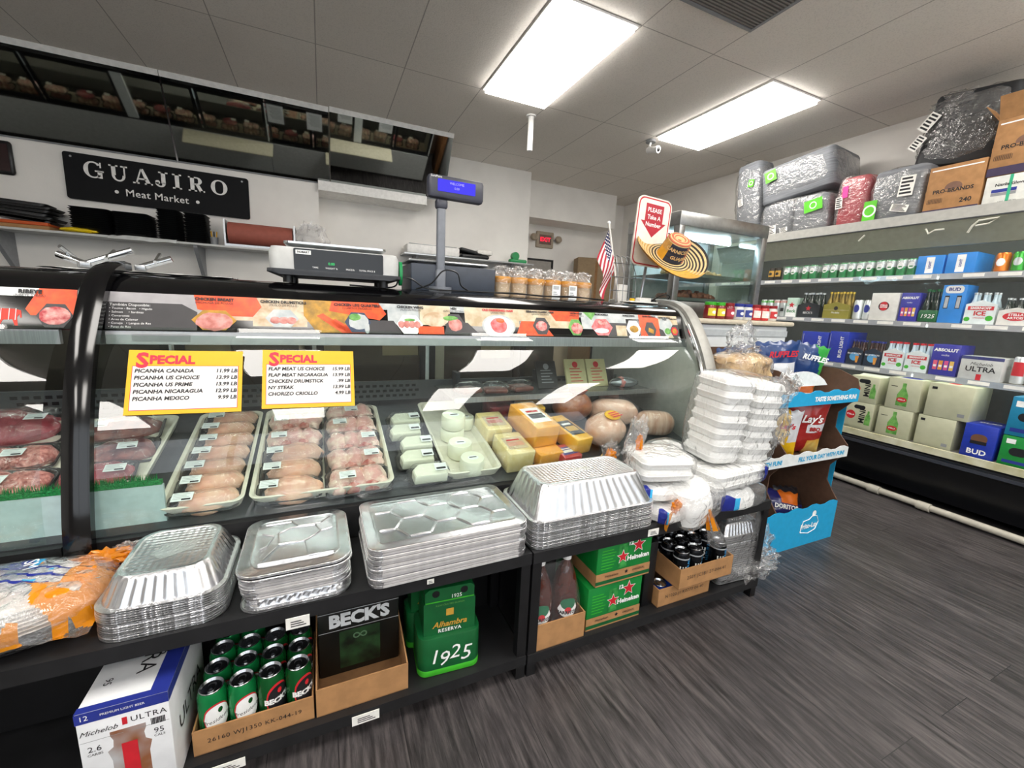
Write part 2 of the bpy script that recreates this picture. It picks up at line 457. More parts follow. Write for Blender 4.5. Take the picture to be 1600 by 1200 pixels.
t = thing('security_camera', 'small white bullet security camera hanging from the ceiling', 'camera', (3.11, 3.68, 2.98), rz=12)
MB().cyl(.05, .02, GREY, T3(0, 0, -.02)).build('mount', t)
MB().tube([(0, 0, -.02), (0, .01, -.05), (0, -.01, -.075)], .012, WHITE).build('arm', t)
b = MB(); b.lathe([(.026, 0), (.03, .01), (.03, .10), (.034, .11), (.034, .135), (.028, .135)], WHITE, T3(0, .03, -.085) @ RX(100))
b.build('body', t); MB().lathe([(.0, .0), (.022, .0), (.022, .004)], GLOSSBLACK, T3(0, .03, -.085) @ RX(100) @ T3(0, 0, .134)).build('lens', t)

# ================================================================== mirrors above the back wall
MIRROR = mat('mirror_silver', '#c9cecd', 0.03, 1.0, var=0.02)
def mirror(x0, x1, label, tilt=28.5, dy=0.0, top=2.955, h=0.64):
    t = thing('tilted_wall_mirror', label, 'mirror', ((x0+x1)/2, 4.61+dy, top), rot=(math.radians(-tilt), 0, 0), group='slanted mirrors above the back counter')
    # local frame: hangs down -z from the top rail, facing -y
    t.rotation_euler = (math.radians(tilt), 0, 0)
    w = x1-x0
    MB().box(-w/2+.004, -.004, -h, w/2-.004, .004, 0, MIRROR).build('glass', t)
    f = MB(); f.box(-w/2, -.015, -.012, w/2, .012, .03, WHITE); f.build('top_rail', t); f = MB(); f.box(-w/2, -.008, -h-.012, w/2, .008, -h, GREY); f.build('bottom_rail', t)
mirror(-3.3, -1.14, 'leftmost slanted mirror above the black lettered sign board')
mirror(-1.135, 0.11, 'middle slanted mirror, reflecting taped papers, above the paper roll')
mirror(0.115, 1.30, 'right slanted mirror above the white ledge, near the display pole', tilt=30.5, dy=-.02)

# ================================================================== the deli cases
GP = [(1.385, .585), (1.387, .66), (1.405, .78), (1.447, .90), (1.492, 1.0), (1.54, 1.07), (1.575, 1.11), (1.595, 1.14)]   # glass profile, y and z
def smooth(P, k=4):
    out = []
    for i in range(len(P)-1):
        a, b, c, d = [Vector(P[j]) for j in (max(i-1, 0), i, i+1, min(i+2, len(P)-1))]
        for q in range(k):
            s = q/k; v = .5*((2*b)+(c-a)*s+(2*a-5*b+4*c-d)*s*s+(3*b-a-3*c+d)*s**3); out.append((v.x, v.y))
    return out+[tuple(P[-1])]
GP = smooth(GP)
TOPP = [(1.595, 1.13), (1.64, 1.238), (1.675, 1.268), (1.735, 1.29), (1.81, 1.30), (2.33, 1.30), (2.40, 1.285), (2.42, 1.25)]
INNER = mat('case_inner', '#7d8082', 0.45, 0.3, var=0.08)
DECKM = mat('case_deck', '#4a4c50', 0.4, 0.4, var=0.1)
REARG = film('rear_door_glass', tint='#dcd6ca', haze=0.01, rough=0.02, ior=1.5, bump=0)
PAGE = mat('page', '#e9eeee', 0.7)
def strip(prof, x0, x1, mt, th=0.006, mb=None):
    """sheet that follows a y-z profile, given a little thickness"""
    mb = mb or MB()
    out = []
    for i, (y, z) in enumerate(prof):
        a = Vector(prof[max(i-1, 0)]); b = Vector(prof[min(i+1, len(prof)-1)]); d = (b-a).normalized()
        out.append((y+d.y*th, z-d.x*th))
    ring = list(prof)+list(reversed(out))
    mb.loft([[(x0, y, z) for y, z in ring], [(x1, y, z) for y, z in ring]], mt)
    return mb

def deli_case(label, x0, x1, right_end, left_post):
    t = thing('deli_display_case', label, 'display case', (0, 0, 0))
    b = MB(); b.box(x0, 1.40, .06, x1, 2.42, .50, MATTEBLACK); b.box(x0, 1.375, .44, x1, 1.40, .575, MATTEBLACK); b.box(x0+.04, 1.5, 0, x1-.04, 2.36, .06, BLACK)
    b.build('base_cabinet', t)
    d = MB(); d.loft([[(x0, 1.40, .50), (x0, 1.40, .578), (x0, 2.12, .758), (x0, 2.12, .50)], [(x1, 1.40, .50), (x1, 1.40, .578), (x1, 2.12, .758), (x1, 2.12, .50)]], DECKM)
    d.build('deck', t)
    g = MB(); g.loft([[(x0+.03, y, z) for y, z in GP], [(x1-.03, y, z) for y, z in GP]], GLASS, closed=False, cap0=False, cap1=False)
    g.build('curved_glass', t)
    strip(TOPP, x0, x1, GLOSSBLACK, .012).build('top_cap', t)
    r = MB(); r.box(x0+.03, 1.585, 1.088, x1-.03, 1.60, 1.128, STEEL); r.build('glass_rail', t)
    lt = MB(); lt.rod((x0+.08, 1.67, 1.155), (x1-.08, 1.67, 1.155), .014, emit('case_tube', '#f3fff6', CASE_LIGHT)); lt.build('light_tube', t)
    lt = MB(); lt.rod((x0+.08, 2.30, 1.215), (x1-.08, 2.30, 1.215), .011, emit('added_rear_fill_tube', '#f3fff6', CASE_LIGHT*1.6)); lt.build('light_tube', t)  # added tube, fills the rear of the case so the mirrors show it lit
    hb = MB(); hb.box(x0+.05, 1.70, 1.12, x1-.05, 1.71, 1.25, WHITE); hb.build('light_reflector', t)
    # perforated air panel at the back of the deck
    pp = MB(); pp.box(x0, 2.12, .70, x1, 2.135, .855, mat('air_panel', '#55585a', 0.5))
    n = int((x1-x0)/.032)
    for row, z in enumerate((.775, .80, .825)):
        for i in range(n):
            xx = x0+.02+i*.032+(row % 2)*.016
            if (i // 11) % 4 != 3: pp.box(xx, 2.1185, z, xx+.02, 2.1205, z+.013, BLACK)
    pp.build('perforated_panel', t)
    MB().box(x0, 2.136, .585, x1, 2.384, .60, mat('added_pale_ledge', '#b3a898', .5)).build('added_pale_ledge', t)  # added pale ledge, catches the rear tube so the case back looks lit
    # rear: sliding doors in a black frame, grey panel below, cream work board
    rf = MB(); rf.box(x0, 2.40, .50, x1, 2.42, .60, INNER); rf.box(x0, 2.385, 1.225, x1, 2.42, 1.25, BLACK)
    rf.box(x0, 2.385, .60, x1, 2.42, .635, BLACK)
    rf.build('rear_frame', t)
    bp = MB(); bp.box(x0, 2.421, .06, x1, 2.428, .60, mat('rear_steel', '#cfd1cf', 0.5)); bp.build('rear_panel', t)
    nd = 2 if x1-x0 < 1.7 else 4
    w = (x1-x0)/nd
    for i in range(nd):
        a, c = x0+i*w+.01, x0+(i+1)*w-.01
        if i % 2 == 1: a += .0
        yy = 2.405 if i % 2 else 2.395
        dr = MB()
        for q in ((a, .635, a+.035, 1.225), (c-.035, .635, c, 1.225), (a+.035, .635, c-.035, .675), (a+.035, 1.19, c-.035, 1.225)): dr.box(q[0], yy, q[1], q[2], yy+.012, q[3], BLACK)
        if i % 2: dr.box(c+.0, 2.40, .635, c+.11 if i < nd-1 else c+.01, 2.435, 1.225, mat('white_upright', '#dfe5e4', 0.5))
        o = dr.build('sliding_door', t)
        pn = MB(); pn.box(a+.035, yy+.004, .675, c-.035, yy+.007, 1.19, REARG); pn.build('pane', o)
    return t
main = deli_case('long black curved-glass meat case under the chicken and ham pictures', -.64, 1.735, True, True)
# end of the main case: grey inner side, rounded steel frame outside it
PROF = [(1.368, .57), (1.385, .67), (1.436, .861), (1.490, 1.007), (1.556, 1.13), (1.648, 1.25), (1.728, 1.294), (1.82, 1.308)]
PROF = smooth(PROF)
e = MB(); e.loft([[(1.70, y, z) for y, z in PROF+[(2.41, 1.29), (2.41, .57)]], [(1.72, y, z) for y, z in PROF+[(2.41, 1.29), (2.41, .57)]]], mat('case_end', '#b4b6b2', 0.3, 0.35, var=0.05)); e.build('end_panel', main)
def frame_bar(x0, x1, mt, th, name, parent, prof=PROF):
    m = MB(); n = len(prof); out = []
    for i, (y, z) in enumerate(prof):
        a = Vector(prof[max(i-1, 0)]); b = Vector(prof[min(i+1, n-1)]); d = (b-a).normalized()
        out.append((y-d.y*th, z+d.x*th))
    R = []
    for (y, z), (oy, oz) in zip(prof, out):
        R.append([(x0, y, z), (x0, oy*.8+y*.2, oz*.8+z*.2), (x0+(x1-x0)*.3, oy, oz), (x0+(x1-x0)*.7, oy, oz), (x1, oy*.8+y*.2, oz*.8+z*.2), (x1, y, z)])
    m.loft(R, mt); return m.build(name, parent)
frame_bar(1.722, 1.79, mat('satin_steel', '#a9a8a2', 0.5, 0.5), .022, 'end_frame', main, [(1.37, .50)]+PROF+[(2.3, 1.308)])
frame_bar(1.688, 1.712, CHROME, .016, 'chrome_trim', main, PROF[:19])
frame_bar(-.628, -.572, GLOSSBLACK, .03, 'black_post', main, [(1.37, .50)]+PROF)
sp = MB(); sp.box(1.722, 1.44, .06, 1.75, 2.42, .57, BLACK); sp.build('side_skirt', main)

left = deli_case('second curved-glass meat case at the left edge, under the ribeye picture', -3.9, -.645, False, False)

# upper shelf inside the main case
us = MB(); us.box(.52, 1.75, .822, 1.68, 2.10, .83, mat('shelf_glass_steel', '#7c8082', 0.25, 0.6)); us.box(.52, 1.742, .815, 1.68, 1.752, .838, STEEL)
us.build('upper_shelf', main)
for x in (.62, 1.1, 1.6): MB().box(x, 2.05, .83, x+.02, 2.13, .90, DARKGREY).build('shelf_bracket', main)
wb = MB(); wb.rbox(1.0, .26, .025, .02, mat('cutting_board', '#e6dfc4', 0.6), T3(.62, 2.56, .60)); wb.box(.2, 2.43, .54, .23, 2.6, .60, GREY); wb.box(1.0, 2.43, .54, 1.03, 2.6, .60, GREY)
wb.build('work_board', main)
wb = MB(); wb.rbox(1.1, .26, .025, .02, mat('cutting_board', '#e6dfc4', 0.6), T3(-1.15, 2.56, .58)); wb.box(-1.5, 2.43, .52, -1.47, 2.6, .58, GREY); wb.box(-.8, 2.43, .52, -.77, 2.6, .58, GREY)
wb.build('work_board', left)
def page(x, z, w, h, label, mt=PAGE, y=2.436):
    m = MB(); m.box(-w/2, 0, -h/2, w/2, .0015, h/2, mt)
    for i in range(9): m.quad(-w*.38, h*.36-i*h*.075, w*(.38-.2*((i*7) % 3)/3), h*.37-i*h*.075+.003, GREY, T3(0, .0022, 0) @ BACK)
    o = m.build('taped_page', None, (x, y, z)); tag(o, label, 'paper', 'papers taped behind the meat case')
page(.99, 1.06, .2, .27, 'white printed page taped on the rear case door, leftmost in right mirror')
page(.40, 1.08, .2, .27, 'white printed page on the rear case door in the right mirror, under yellow note')
page(-.02, 1.1, .2, .27, 'white printed page on the rear case door seen in the middle mirror', y=2.43)
page(-.52, 1.1, .2, .27, 'white page with orange corner on the rear case door seen in the middle mirror', y=2.43)
page(.27, 1.16, .09, .1, 'small yellow note stuck behind the meat case, seen in the right mirror', mat('yellow_note', '#e8d840', 0.7), y=2.45)

# ---- picture strip on the main case
HDR = RX(68.0)          # local x along the case, local y up the panel
ORANGE = mat('print_orange', '#ea5a1e', 0.35, col2='#d8441a', scale=40)
CHAR = mat('print_charcoal', '#3b393b', 0.4)
CREAM = mat('print_cream', '#d6caae', 0.4, col2='#b9a27e', scale=22)
TAN = mat('print_tan', '#b99b78', 0.4, col2='#d9c9b0', scale=30)
MUST = mat('print_mustard', '#c8921e', 0.4, col2='#8f6b1a', scale=35)
GREENP = mat('print_green', '#4f8f3c', 0.45, col2='#79b35c', scale=50)
PALE = mat('print_pale', '#c8cbc9', 0.4, col2='#a8b0b2', scale=25)
PINK = mat('print_pink', '#d99a92', 0.4, col2='#b8695f', scale=45)
REDM = mat('print_red_meat', '#b5323a', 0.4, col2='#e3a79f', scale=55)
HAMP = mat('print_ham', '#e2878a', 0.4, col2='#c9504f', scale=45)
def hexa(cx, cy, w, h): return [(cx-w/2, cy), (cx-w/4, cy-h/2), (cx+w/4, cy-h/2), (cx+w/2, cy), (cx+w/4, cy+h/2), (cx-w/4, cy+h/2)]
h = MB(); HH = .117
def hx(a, b, c, d, mt, z): h.quad(a, c*HH, b, d*HH, mt, z=z)
h.box(-.585, 0, -.004, 1.66, HH, 0, PALE)
Z1, Z2, Z3, Z4 = .0006, .0012, .0018, .0024
hx(-.58, -.30, 0, 1, mat('print_grey', '#a3a0a2', 0.4), Z1); h.poly([(-.58, 0), (-.36, 0), (-.36, .06), (-.40, .085), (-.58, .085)], CHAR, z=Z2)
hx(-.30, -.08, 0, 1, TAN, Z1); hx(-.08, -.0, 0, 1, CREAM, Z1)
h.poly([(-.37, .117), (-.20, .117), (-.185, .085), (-.21, .05), (-.28, .05), (-.36, .07)], ORANGE, z=Z2)
h.poly(hexa(-.315, .035, .12, .066), MUST, z=Z3); h.blob(.05, .03, .002, PINK, T3(-.315, .03, Z3), seed=3)
hx(-.21, -.05, 0, .62, TAN, Z1+.0002); h.poly(hexa(-.125, .047, .10, .062), PALE, z=Z3)
for q in (-.145, -.12, -.098): h.blob(.016, .012, .002, PINK, T3(q, .04, Z3), seed=q*50)
h.poly([(-.06, .117), (.08, .117), (.15, .0), (-.02, 0), (-.06, .06)], MUST, z=Z2)
h.poly([(.03, .117), (.19, .117), (.215, .075), (.19, .05), (.02, .08)], ORANGE, z=Z2+.0002)
for q in range(3): h.poly([(-.0+q*.04, .07-q*.02), (.10+q*.02, .0), (.06+q*.02, 0), (-.02+q*.03, .06-q*.02)], ORANGE, z=Z3)
h.poly([(.10, 0), (.27, 0), (.24, .05), (.10, .05)], CHAR, z=Z3); h.poly(hexa(.115, .04, .09, .075), mat('print_navy', '#31405a', 0.4), z=Z3+.0002)
h.blob(.034, .03, .002, PALE, T3(.118, .042, Z4), seed=5); h.blob(.02, .014, .002, GREENP, T3(.105, .058, Z4+.001), seed=8); h.blob(.009, .022, .002, PALE, T3(.145, .02, Z4), seed=6)
hx(.22, .34, 0, 1, PALE, Z1); h.poly(hexa(.30, .037, .10, .074), INKW, z=Z2)
for q in range(4): h.blob(.012, .014, .002, PINK, T3(.268+q*.02, .037, Z3), seed=q+2)
h.blob(.02, .006, .002, GREENP, T3(.30, .055, Z3), seed=4)
hx(.335, .46, 0, 1, CREAM, Z1); h.blob(.05, .03, .002, TAN, T3(.40, .06, Z2), seed=11); hx(.33, .43, 0, .27, ORANGE, Z3)
h.poly([(.43, .0), (.58, .0), (.53, .05), (.45, .06)], CHAR, z=Z2); h.poly(hexa(.475, .045, .085, .08), CHAR, z=Z3); h.blob(.028, .026, .002, PINK, T3(.478, .04, Z4), seed=12); h.blob(.03, .01, .002, GREENP, T3(.46, .066, Z4), seed=14)
hx(.52, .76, 0, 1, CREAM, Z1); hx(.545, .78, .62, 1, GREENP, Z1-.0002); h.disc(.665, .04, .075, PALE, z=Z2, ry=.05); h.disc(.665, .04, .066, INKW, z=Z2+.0002, ry=.043)
h.blob(.037, .032, .002, HAMP, T3(.665, .042, Z3), seed=21); h.blob(.02, .012, .002, ORANGE, T3(.672, .062, Z4), seed=22)
h.poly([(.74, 0), (.92, 0), (.87, .065), (.77, .065)], ORANGE, z=Z2); hx(.74, .90, .55, 1, CREAM, Z2)
h.poly(hexa(.865, .045, .085, .075), CHAR, z=Z3); h.blob(.028, .022, .002, REDM, T3(.865, .045, Z4), seed=25)
hx(.90, 1.06, 0, 1, CREAM, Z1); h.poly([(.91, .117), (1.07, .117), (1.06, .07), (.94, .07)], ORANGE, z=Z2)
h.poly(hexa(1.04, .043, .08, .075), GREENP, z=Z3); h.blob(.03, .026, .002, REDM, T3(1.045, .038, Z4), seed=27)
hx(1.075, 1.33, 0, 1, PALE, Z1); h.poly([(1.09, .117), (1.16, .117), (1.13, .08)], GREENP, z=Z2); h.poly(hexa(1.185, .047, .12, .08), HAMP, z=Z3); h.blob(.04, .012, .002, INKW, T3(1.18, .03, Z4), seed=31); h.blob(.03, .014, .002, REDM, T3(1.19, .07, Z4), seed=32)
h.poly([(1.21, 0), (1.40, 0), (1.37, .07), (1.21, .07)], CHAR, z=Z2); h.quad(1.265, .006, 1.325, .058, CREAM, z=Z3)
h.poly(hexa(1.37, .045, .09, .08), INKW, z=Z3); h.blob(.026, .018, .002, MUST, T3(1.372, .042, Z4), seed=33)
h.poly([(1.41, 0), (1.535, 0), (1.535, .1), (1.48, .117), (1.41, .117)], ORANGE, z=Z2); h.poly(hexa(1.475, .042, .075, .075), CHAR, z=Z3); h.poly([(1.458, .03), (1.49, .02), (1.495, .04), (1.465, .052)], MUST, z=Z4)
hx(1.535, 1.66, 0, 1, CREAM, Z1+.0004); h.disc(1.58, .06, .045, PALE, z=Z2, ry=.05); h.poly([(1.53, 0), (1.575, 0), (1.555, .04), (1.53, .05)], CHAR, z=Z3); h.blob(.02, .016, .002, GREENP, T3(1.585, .035, Z3), seed=40)
h.poly([(1.62, 0), (1.66, 0), (1.66, .07), (1.625, .07), (1.60, .04)], CHAR, z=Z3); h.disc(1.63, .036, .024, INKR, z=Z4, n=6); h.disc(1.63, .036, .014, MUST, z=Z4+.0004)
hp = h.build('picture_strip', main, (0, 1.5965, 1.131), (math.radians(68), 0, 0), smooth=0)
w = MB()
for s, x, y, sz in (('CHICKEN BREAST', -.315, .104, .013), ('CHICKEN DRUMSTICKS', -.12, .104, .013), ('CHICKEN LEG QUARTERS', .115, .104, .0135), ('CHICKEN WING', .305, .105, .0135), ('HEN', .475, .107, .012),
                    ('SERRANO CLASSIC HAM', .865, .108, .0125), ('LATIN HAM', 1.05, .108, .012), ('MORTADELLA', 1.19, .108, .012), ('DOBLE CREMA', 1.35, .108, .011), ('QUESO BLANCO', 1.475, .108, .011), ('QUESO BLANCO\nPAISA', 1.575, .1, .01), ('QUESO FRESCO', 1.635, .1, .007)):
    w.text(s, sz, INKK, None, x, y, .0034, bold=.0006)
w.text('OLD FASHIONED HAM', .0135, INKR, None, .665, .107, .0034, bold=.0006)
for s, x, y in (('(PECHUGA DE POLLO)', -.315, .092), ('(MUSLO DE POLLO)', -.12, .092), ('(CUARTOS TRASEROS)', .115, .092), ('(ALAS DE POLLO)', .305, .094), ('(GALLINA ENTERA)', .475, .096), ('(JAMON VIEJO)', .665, .096), ('(JAMON SERRANO)', .865, .097), ('(JAMON LATINO)', 1.05, .097)):
    w.text(s, .010, INKK, None, x, y, .0034)
for i, s in enumerate(('Tambi\u00e9n Disponible:', '\u2022 Tocino - Bacon   \u2022 Higado', '\u2022 Salmon     \u2022 Sardinas', '\u2022 Camarones', '\u2022 Aros de Calamar', '\u2022 Conejo   \u2022 Lengua de Res', '\u2022 Patas de Res')):
    w.text(s, .0115 if i == 0 else .009, INKW, None, -.572, .076-i*.0115, .0034, align='LEFT')
w.build('lettering', hp, smooth=0)

h = MB(); h.box(-1.9, 0, -.004, -.645, HH, 0, INKW)
h.poly([(-.725, .117), (-.645, .117), (-.645, 0), (-.713, 0), (-.750, .055)], ORANGE, z=Z1); h.poly(hexa(-.688, .037, .078, .07), CHAR, z=Z2); h.blob(.033, .027, .002, REDM, T3(-.688, .037, Z3), seed=51)
cow = [(-1.0, .045), (-.99, .06), (-.97, .052), (-.95, .055), (-.88, .054), (-.855, .05), (-.85, .03), (-.855, .028), (-.86, .04), (-.868, .03), (-.862, .006), (-.874, .006), (-.885, .024), (-.92, .022), (-.93, .006), (-.942, .006), (-.94, .024), (-.955, .024), (-.962, .006), (-.974, .006), (-.97, .026), (-.985, .03), (-1.01, .03), (-1.012, .038)]
cow = [(-.755+(x+.85)*.52, y) for x, y in cow]
h.poly(cow, mat('cow_red', '#d33a2a', 0.5), z=Z2)
for q in (-.815, -.797, -.781, -.768): h.quad(q, .022, q+.0014, .055, INKW, z=Z3)
hp2 = h.build('picture_strip', left, (0, 1.5965, 1.131), (math.radians(68), 0, 0), smooth=0)
w = MB(); w.text('RIBEYE', .0145, INKK, None, -.742, .105, .0032, bold=.001, spacing=1.1); w.text('(RIBEYE STEAK)', .0095, INKK, None, -.742, .094, .0032)
for i in range(3): w.text('________________', .007, INKK, None, -.80, .082-i*.008, .0032)
w.build('lettering', hp2, smooth=0)
# clear price rail sticker on the steel rail
m = MB(); m.box(0, 0, 0, 1.15, .003, .036, mat('clear_plastic_rail', '#b9bcbd', 0.2, 0.4)); m.box(.06, -.001, .008, .2, 0, .03, GREY)
m.build('price_channel', main, (-.575, 1.580, 1.09))

# ---- yellow special signs on the glass
SIGNY = mat('sign_yellow', '#e9b000', 0.45, var=0.02)
SIGNW = mat('sign_white', '#e2dedb', 0.5, var=0.02)
SPEC = mat('sign_red', '#d01f3c', 0.5)
def special(x, w, lines, label, roll):
    t = thing('special_price_sign', label, 'price sign', (x, 1.482, .99), rot=(math.radians(-25.5), math.radians(roll), 0), group='yellow special signs on the meat case glass')
    hgt = .19
    b = MB(); b.box(-w/2, -.0015, -hgt/2, w/2, .0015, hgt/2, SIGNY)
    b.quad(-w/2+.010, -hgt/2+.012, w/2-.010, hgt/2-.047, SPEC, T3(0, -.0018, 0) @ FRONT); b.quad(-w/2+.0115, -hgt/2+.0135, w/2-.0115, hgt/2-.0485, SIGNW, T3(0, -.0022, 0) @ FRONT)
    b.build('card', t, smooth=0)
    l = MB(); l.text('S', .062, SPEC, T3(0, -.003, 0) @ FRONT, -w/2+.032, hgt/2-.033, bold=.0022); l.text('PECIAL', .034, SPEC, T3(0, -.003, 0) @ FRONT, -w/2+.048, hgt/2-.03, align='LEFT', bold=.0016)
    l.build('printed_heading', t, smooth=0)
    l = MB()
    for i, (a, c) in enumerate(lines):
        yy = hgt/2-.063-i*.0205
        l.text(a, .0155, INKK, T3(0, -.003, 0) @ FRONT, -w/2+.016, yy, align='LEFT', shear=.15, spacing=1.0, bold=.0005); l.text(c, .0155, INKK, T3(0, -.003, 0) @ FRONT, w/2-.013, yy, align='RIGHT', shear=.15, bold=.0005)
    l.build('handwriting', t, smooth=0)
special(-.370, .275, [('PICANHA CANADA', '11.99 LB'), ('PICANHA US CHOICE', '13.99 LB'), ('PICANHA US PRIME', '13.99 LB'), ('PICANHA NICARAGUA', '12.99 LB'), ('PICANHA MEXICO', '9.99 LB')], 'yellow SPECIAL sign listing five picanha prices on the glass', 1)
special(-.045, .268, [('FLAP MEAT US CHOICE', '15.99 LB'), ('FLAP MEAT NICARAGUA', '13.99 LB'), ('CHICKEN DRUMSTICK', '.99 LB'), ('NY STEAK', '13.99 LB'), ('CHORIZO CRIOLLO', '4.99 LB')], 'yellow SPECIAL sign listing flap meat and drumstick prices on the glass', 1)
# ================================================================== low black rack in front of the case
def rack(label, x0, x1, y0=1.075, y1=1.365, legs=True):
    t = thing('display_rack', label, 'rack', (0, 0, 0))
    b = MB(); b.box(x0, y0+.02, .452, x1, y1, .468, MATTEBLACK); b.box(x0, y0, .43, x1, y0+.022, .470, MATTEBLACK); b.build('top_shelf', t)
    b = MB(); b.box(x0, y0+.02, .068, x1, y1, .084, MATTEBLACK); b.box(x0, y0, .05, x1, y0+.022, .086, MATTEBLACK); b.build('lower_shelf', t)
    for x in (x0, x1-.035):
        for y in (y0+.004, y1-.035):
            MB().box(x+.001, y, 0, x+.034, y+.032, .451, BLACK).build('leg', t)
    MB().box(x0+.04, y1-.012, .09, x1-.04, y1-.002, .44, BLACK).build('back_panel', t)
    return t
rackL = rack('longer black rack under the foil pan stacks, left of the soda bottles', -1.45, .592)
rackR = rack('shorter black rack holding foam container packs and beer trays, at the right', .597, 1.765, 1.072)
def price_tag(par, x, z, w, h, y, sk=0, mt=PAPER):
    m = MB(); m.box(-w/2, -.001, -h/2, w/2, .001, h/2, mt)
    for i in range(3): m.quad(-w*.3, -h*.3+i*h*.2, w*(.35-.1*i), -h*.3+i*h*.2+h*.09, INKK, T3(0, -.0016, 0) @ FRONT)
    o = m.build('price_tag', par, (x, y, z), (0, 0, math.radians(sk))); o['label'] = 'white paper price tag'; return o
price_tag(rackL, -.085, .425, .055, .032, 1.072)
price_tag(rackL, .26, .455, .02, .014, 1.072)
price_tag(rackL, .075, .062, .075, .03, 1.072)
price_tag(rackL, -.265, .055, .085, .026, 1.072)
price_tag(rackR, 1.095, .45, .05, .026, 1.069)

# ---- foil pans
DIA = diamond_foil()
def pan_mb(w, d, hgt, taper, r, ribs=True, flat=None):
    """pan turned upside down: rim on the ground, embossed base on top"""
    def ring(ww, dd, rr, z, rib=0.0):
        P = rrect(ww, dd, rr, 10); out = []
        # resample evenly so that the ribs are regular
        L = [0]
        for i in range(len(P)): L.append(L[-1]+math.dist(P[i], P[(i+1) % len(P)]))
        n = 168
        for k in range(n):
            s = L[-1]*k/n; i = max(j for j in range(len(P)) if L[j] <= s+1e-12); f = (s-L[i])/max(L[i+1]-L[i], 1e-9)
            a, b = P[i], P[(i+1) % len(P)]; x, y = a[0]+(b[0]-a[0])*f, a[1]+(b[1]-a[1])*f
            q = rib*(1 if k % 4 < 2 else -1)/max(math.hypot(x, y), 1e-6)
            out.append((x*(1-q), y*(1-q), z))
        return out
    m = MB()
    R = [ring(w-.004, d-.004, r, 0), ring(w, d, r, .0015), ring(w, d, r, .004), ring(w-.006, d-.006, r, .0052), ring(w-.018, d-.018, r, .0048),
         ring(w-.024, d-.024, r*.95, .010, .0014 if ribs else 0), ring(w-taper+.006, d-taper+.006, r*.8, hgt-.010, .0014 if ribs else 0),
         ring(w-taper, d-taper, r*.8, hgt-.004), ring(w-taper-.008, d-taper-.008, r*.75, hgt), ring(w-taper-.024, d-taper-.024, r*.7, hgt), ring(w-taper-.030, d-taper-.030, r*.7, hgt-.0025)]
    mats = [FOILR]*4+[FOIL]*5+[FOILR, FOILR]
    m.loft(R, FOIL, None, False, False, mats=mats[:10])
    # base, laid as a fan strip so that the bump shows evenly
    top = [(x, y) for x, y, z in R[-1]]
    m.poly(top, flat or DIA, z=hgt-.0025)
    return m
def pan_stack(name, mb, n, step, x, y, z, where, group, seed, jit=.0012):
    rnd = random.Random(seed); me = None
    for i in range(n):
        k = n-1-i      # 0 = top
        if me is None:
            o = mb.build(name, None, smooth=30); me = o.data
        else:
            o = bpy.data.objects.new(name, me); COL.objects.link(o)
        top = (k == 0)
        o.location = (x+(0 if top else rnd.uniform(-jit, jit)), y+(0 if top else rnd.uniform(-jit, jit)), z+i*step)
        o.rotation_euler = (0, 0, 0 if top else rnd.uniform(-.003, .003))
        tag(o, (f'embossed upturned foil pan on top of {where}' if top else f'{ORD[k]} foil pan from the top in {where}'), 'foil pan', group)
# half-size pans at the left
m = pan_mb(.252, .282, .064, .066, .055); m.poly([(-.045, -.015), (-.015, -.045), (.045, -.015), (.045, .03), (-.03, .03)], FOILR, z=.0618)
pan_stack('half_size_foil_pan', m, 14, .0056, -.366, 1.226, .470, 'the pan stack beside the plates bag', 'half-size foil pans in the leftmost stack', 1)
# deep full-size pans at the right
m = pan_mb(.515, .288, .108, .10, .04); m.disc(.0, .0, .05, FOILR, z=.1062, ry=.018)
pan_stack('deep_foil_pan', m, 17, .0058, .853, 1.222, .470, 'the deep pan stack beside the foam packs', 'deep foil pans in the rightmost rack stack', 2)

# ---- foil lids with board edges
def lid_mb(w, d, r, th, ridges=True, rim=False):
    m = MB(); P = rrect(w, d, r, 7); n = len(P)
    zs = [(0, 0.0), (.001, -.001), (th-.001, -.001), (th, 0.001)]
    for a in range(3):
        i0, z0, i1, z1 = zs[a][1], zs[a][0], zs[a+1][1], zs[a+1][0]
        Q0 = rrect(w-2*i0-.002, d-2*i0-.002, r, 7); Q1 = rrect(w-2*i1-.002, d-2*i1-.002, r, 7)
        for j in range(n):
            k = (j+1) % n
            corner = abs(Q0[j][0]-Q0[k][0]) > 1e-4 and abs(Q0[j][1]-Q0[k][1]) > 1e-4
            m.add([(*Q0[j], z0), (*Q0[k], z0), (*Q1[k], z1), (*Q1[j], z1)], [(0, 1, 2, 3)], FOILR if (corner or rim) else FOILC)
    R = [[(x, y, th) for x, y in rrect(w-.004, d-.004, r, 7)], [(x, y, th+.0015) for x, y in rrect(w-.012, d-.012, r, 7)], [(x, y, th+.001) for x, y in rrect(w-.05, d-.05, r*.7, 7)],
         [(x, y, th+.003) for x, y in rrect(w-.058, d-.058, r*.7, 7)], [(x, y, th+.001) for x, y in rrect(w-.066, d-.066, r*.7, 7)]]
    m.loft(R, FOIL, None, True, True)
    return m
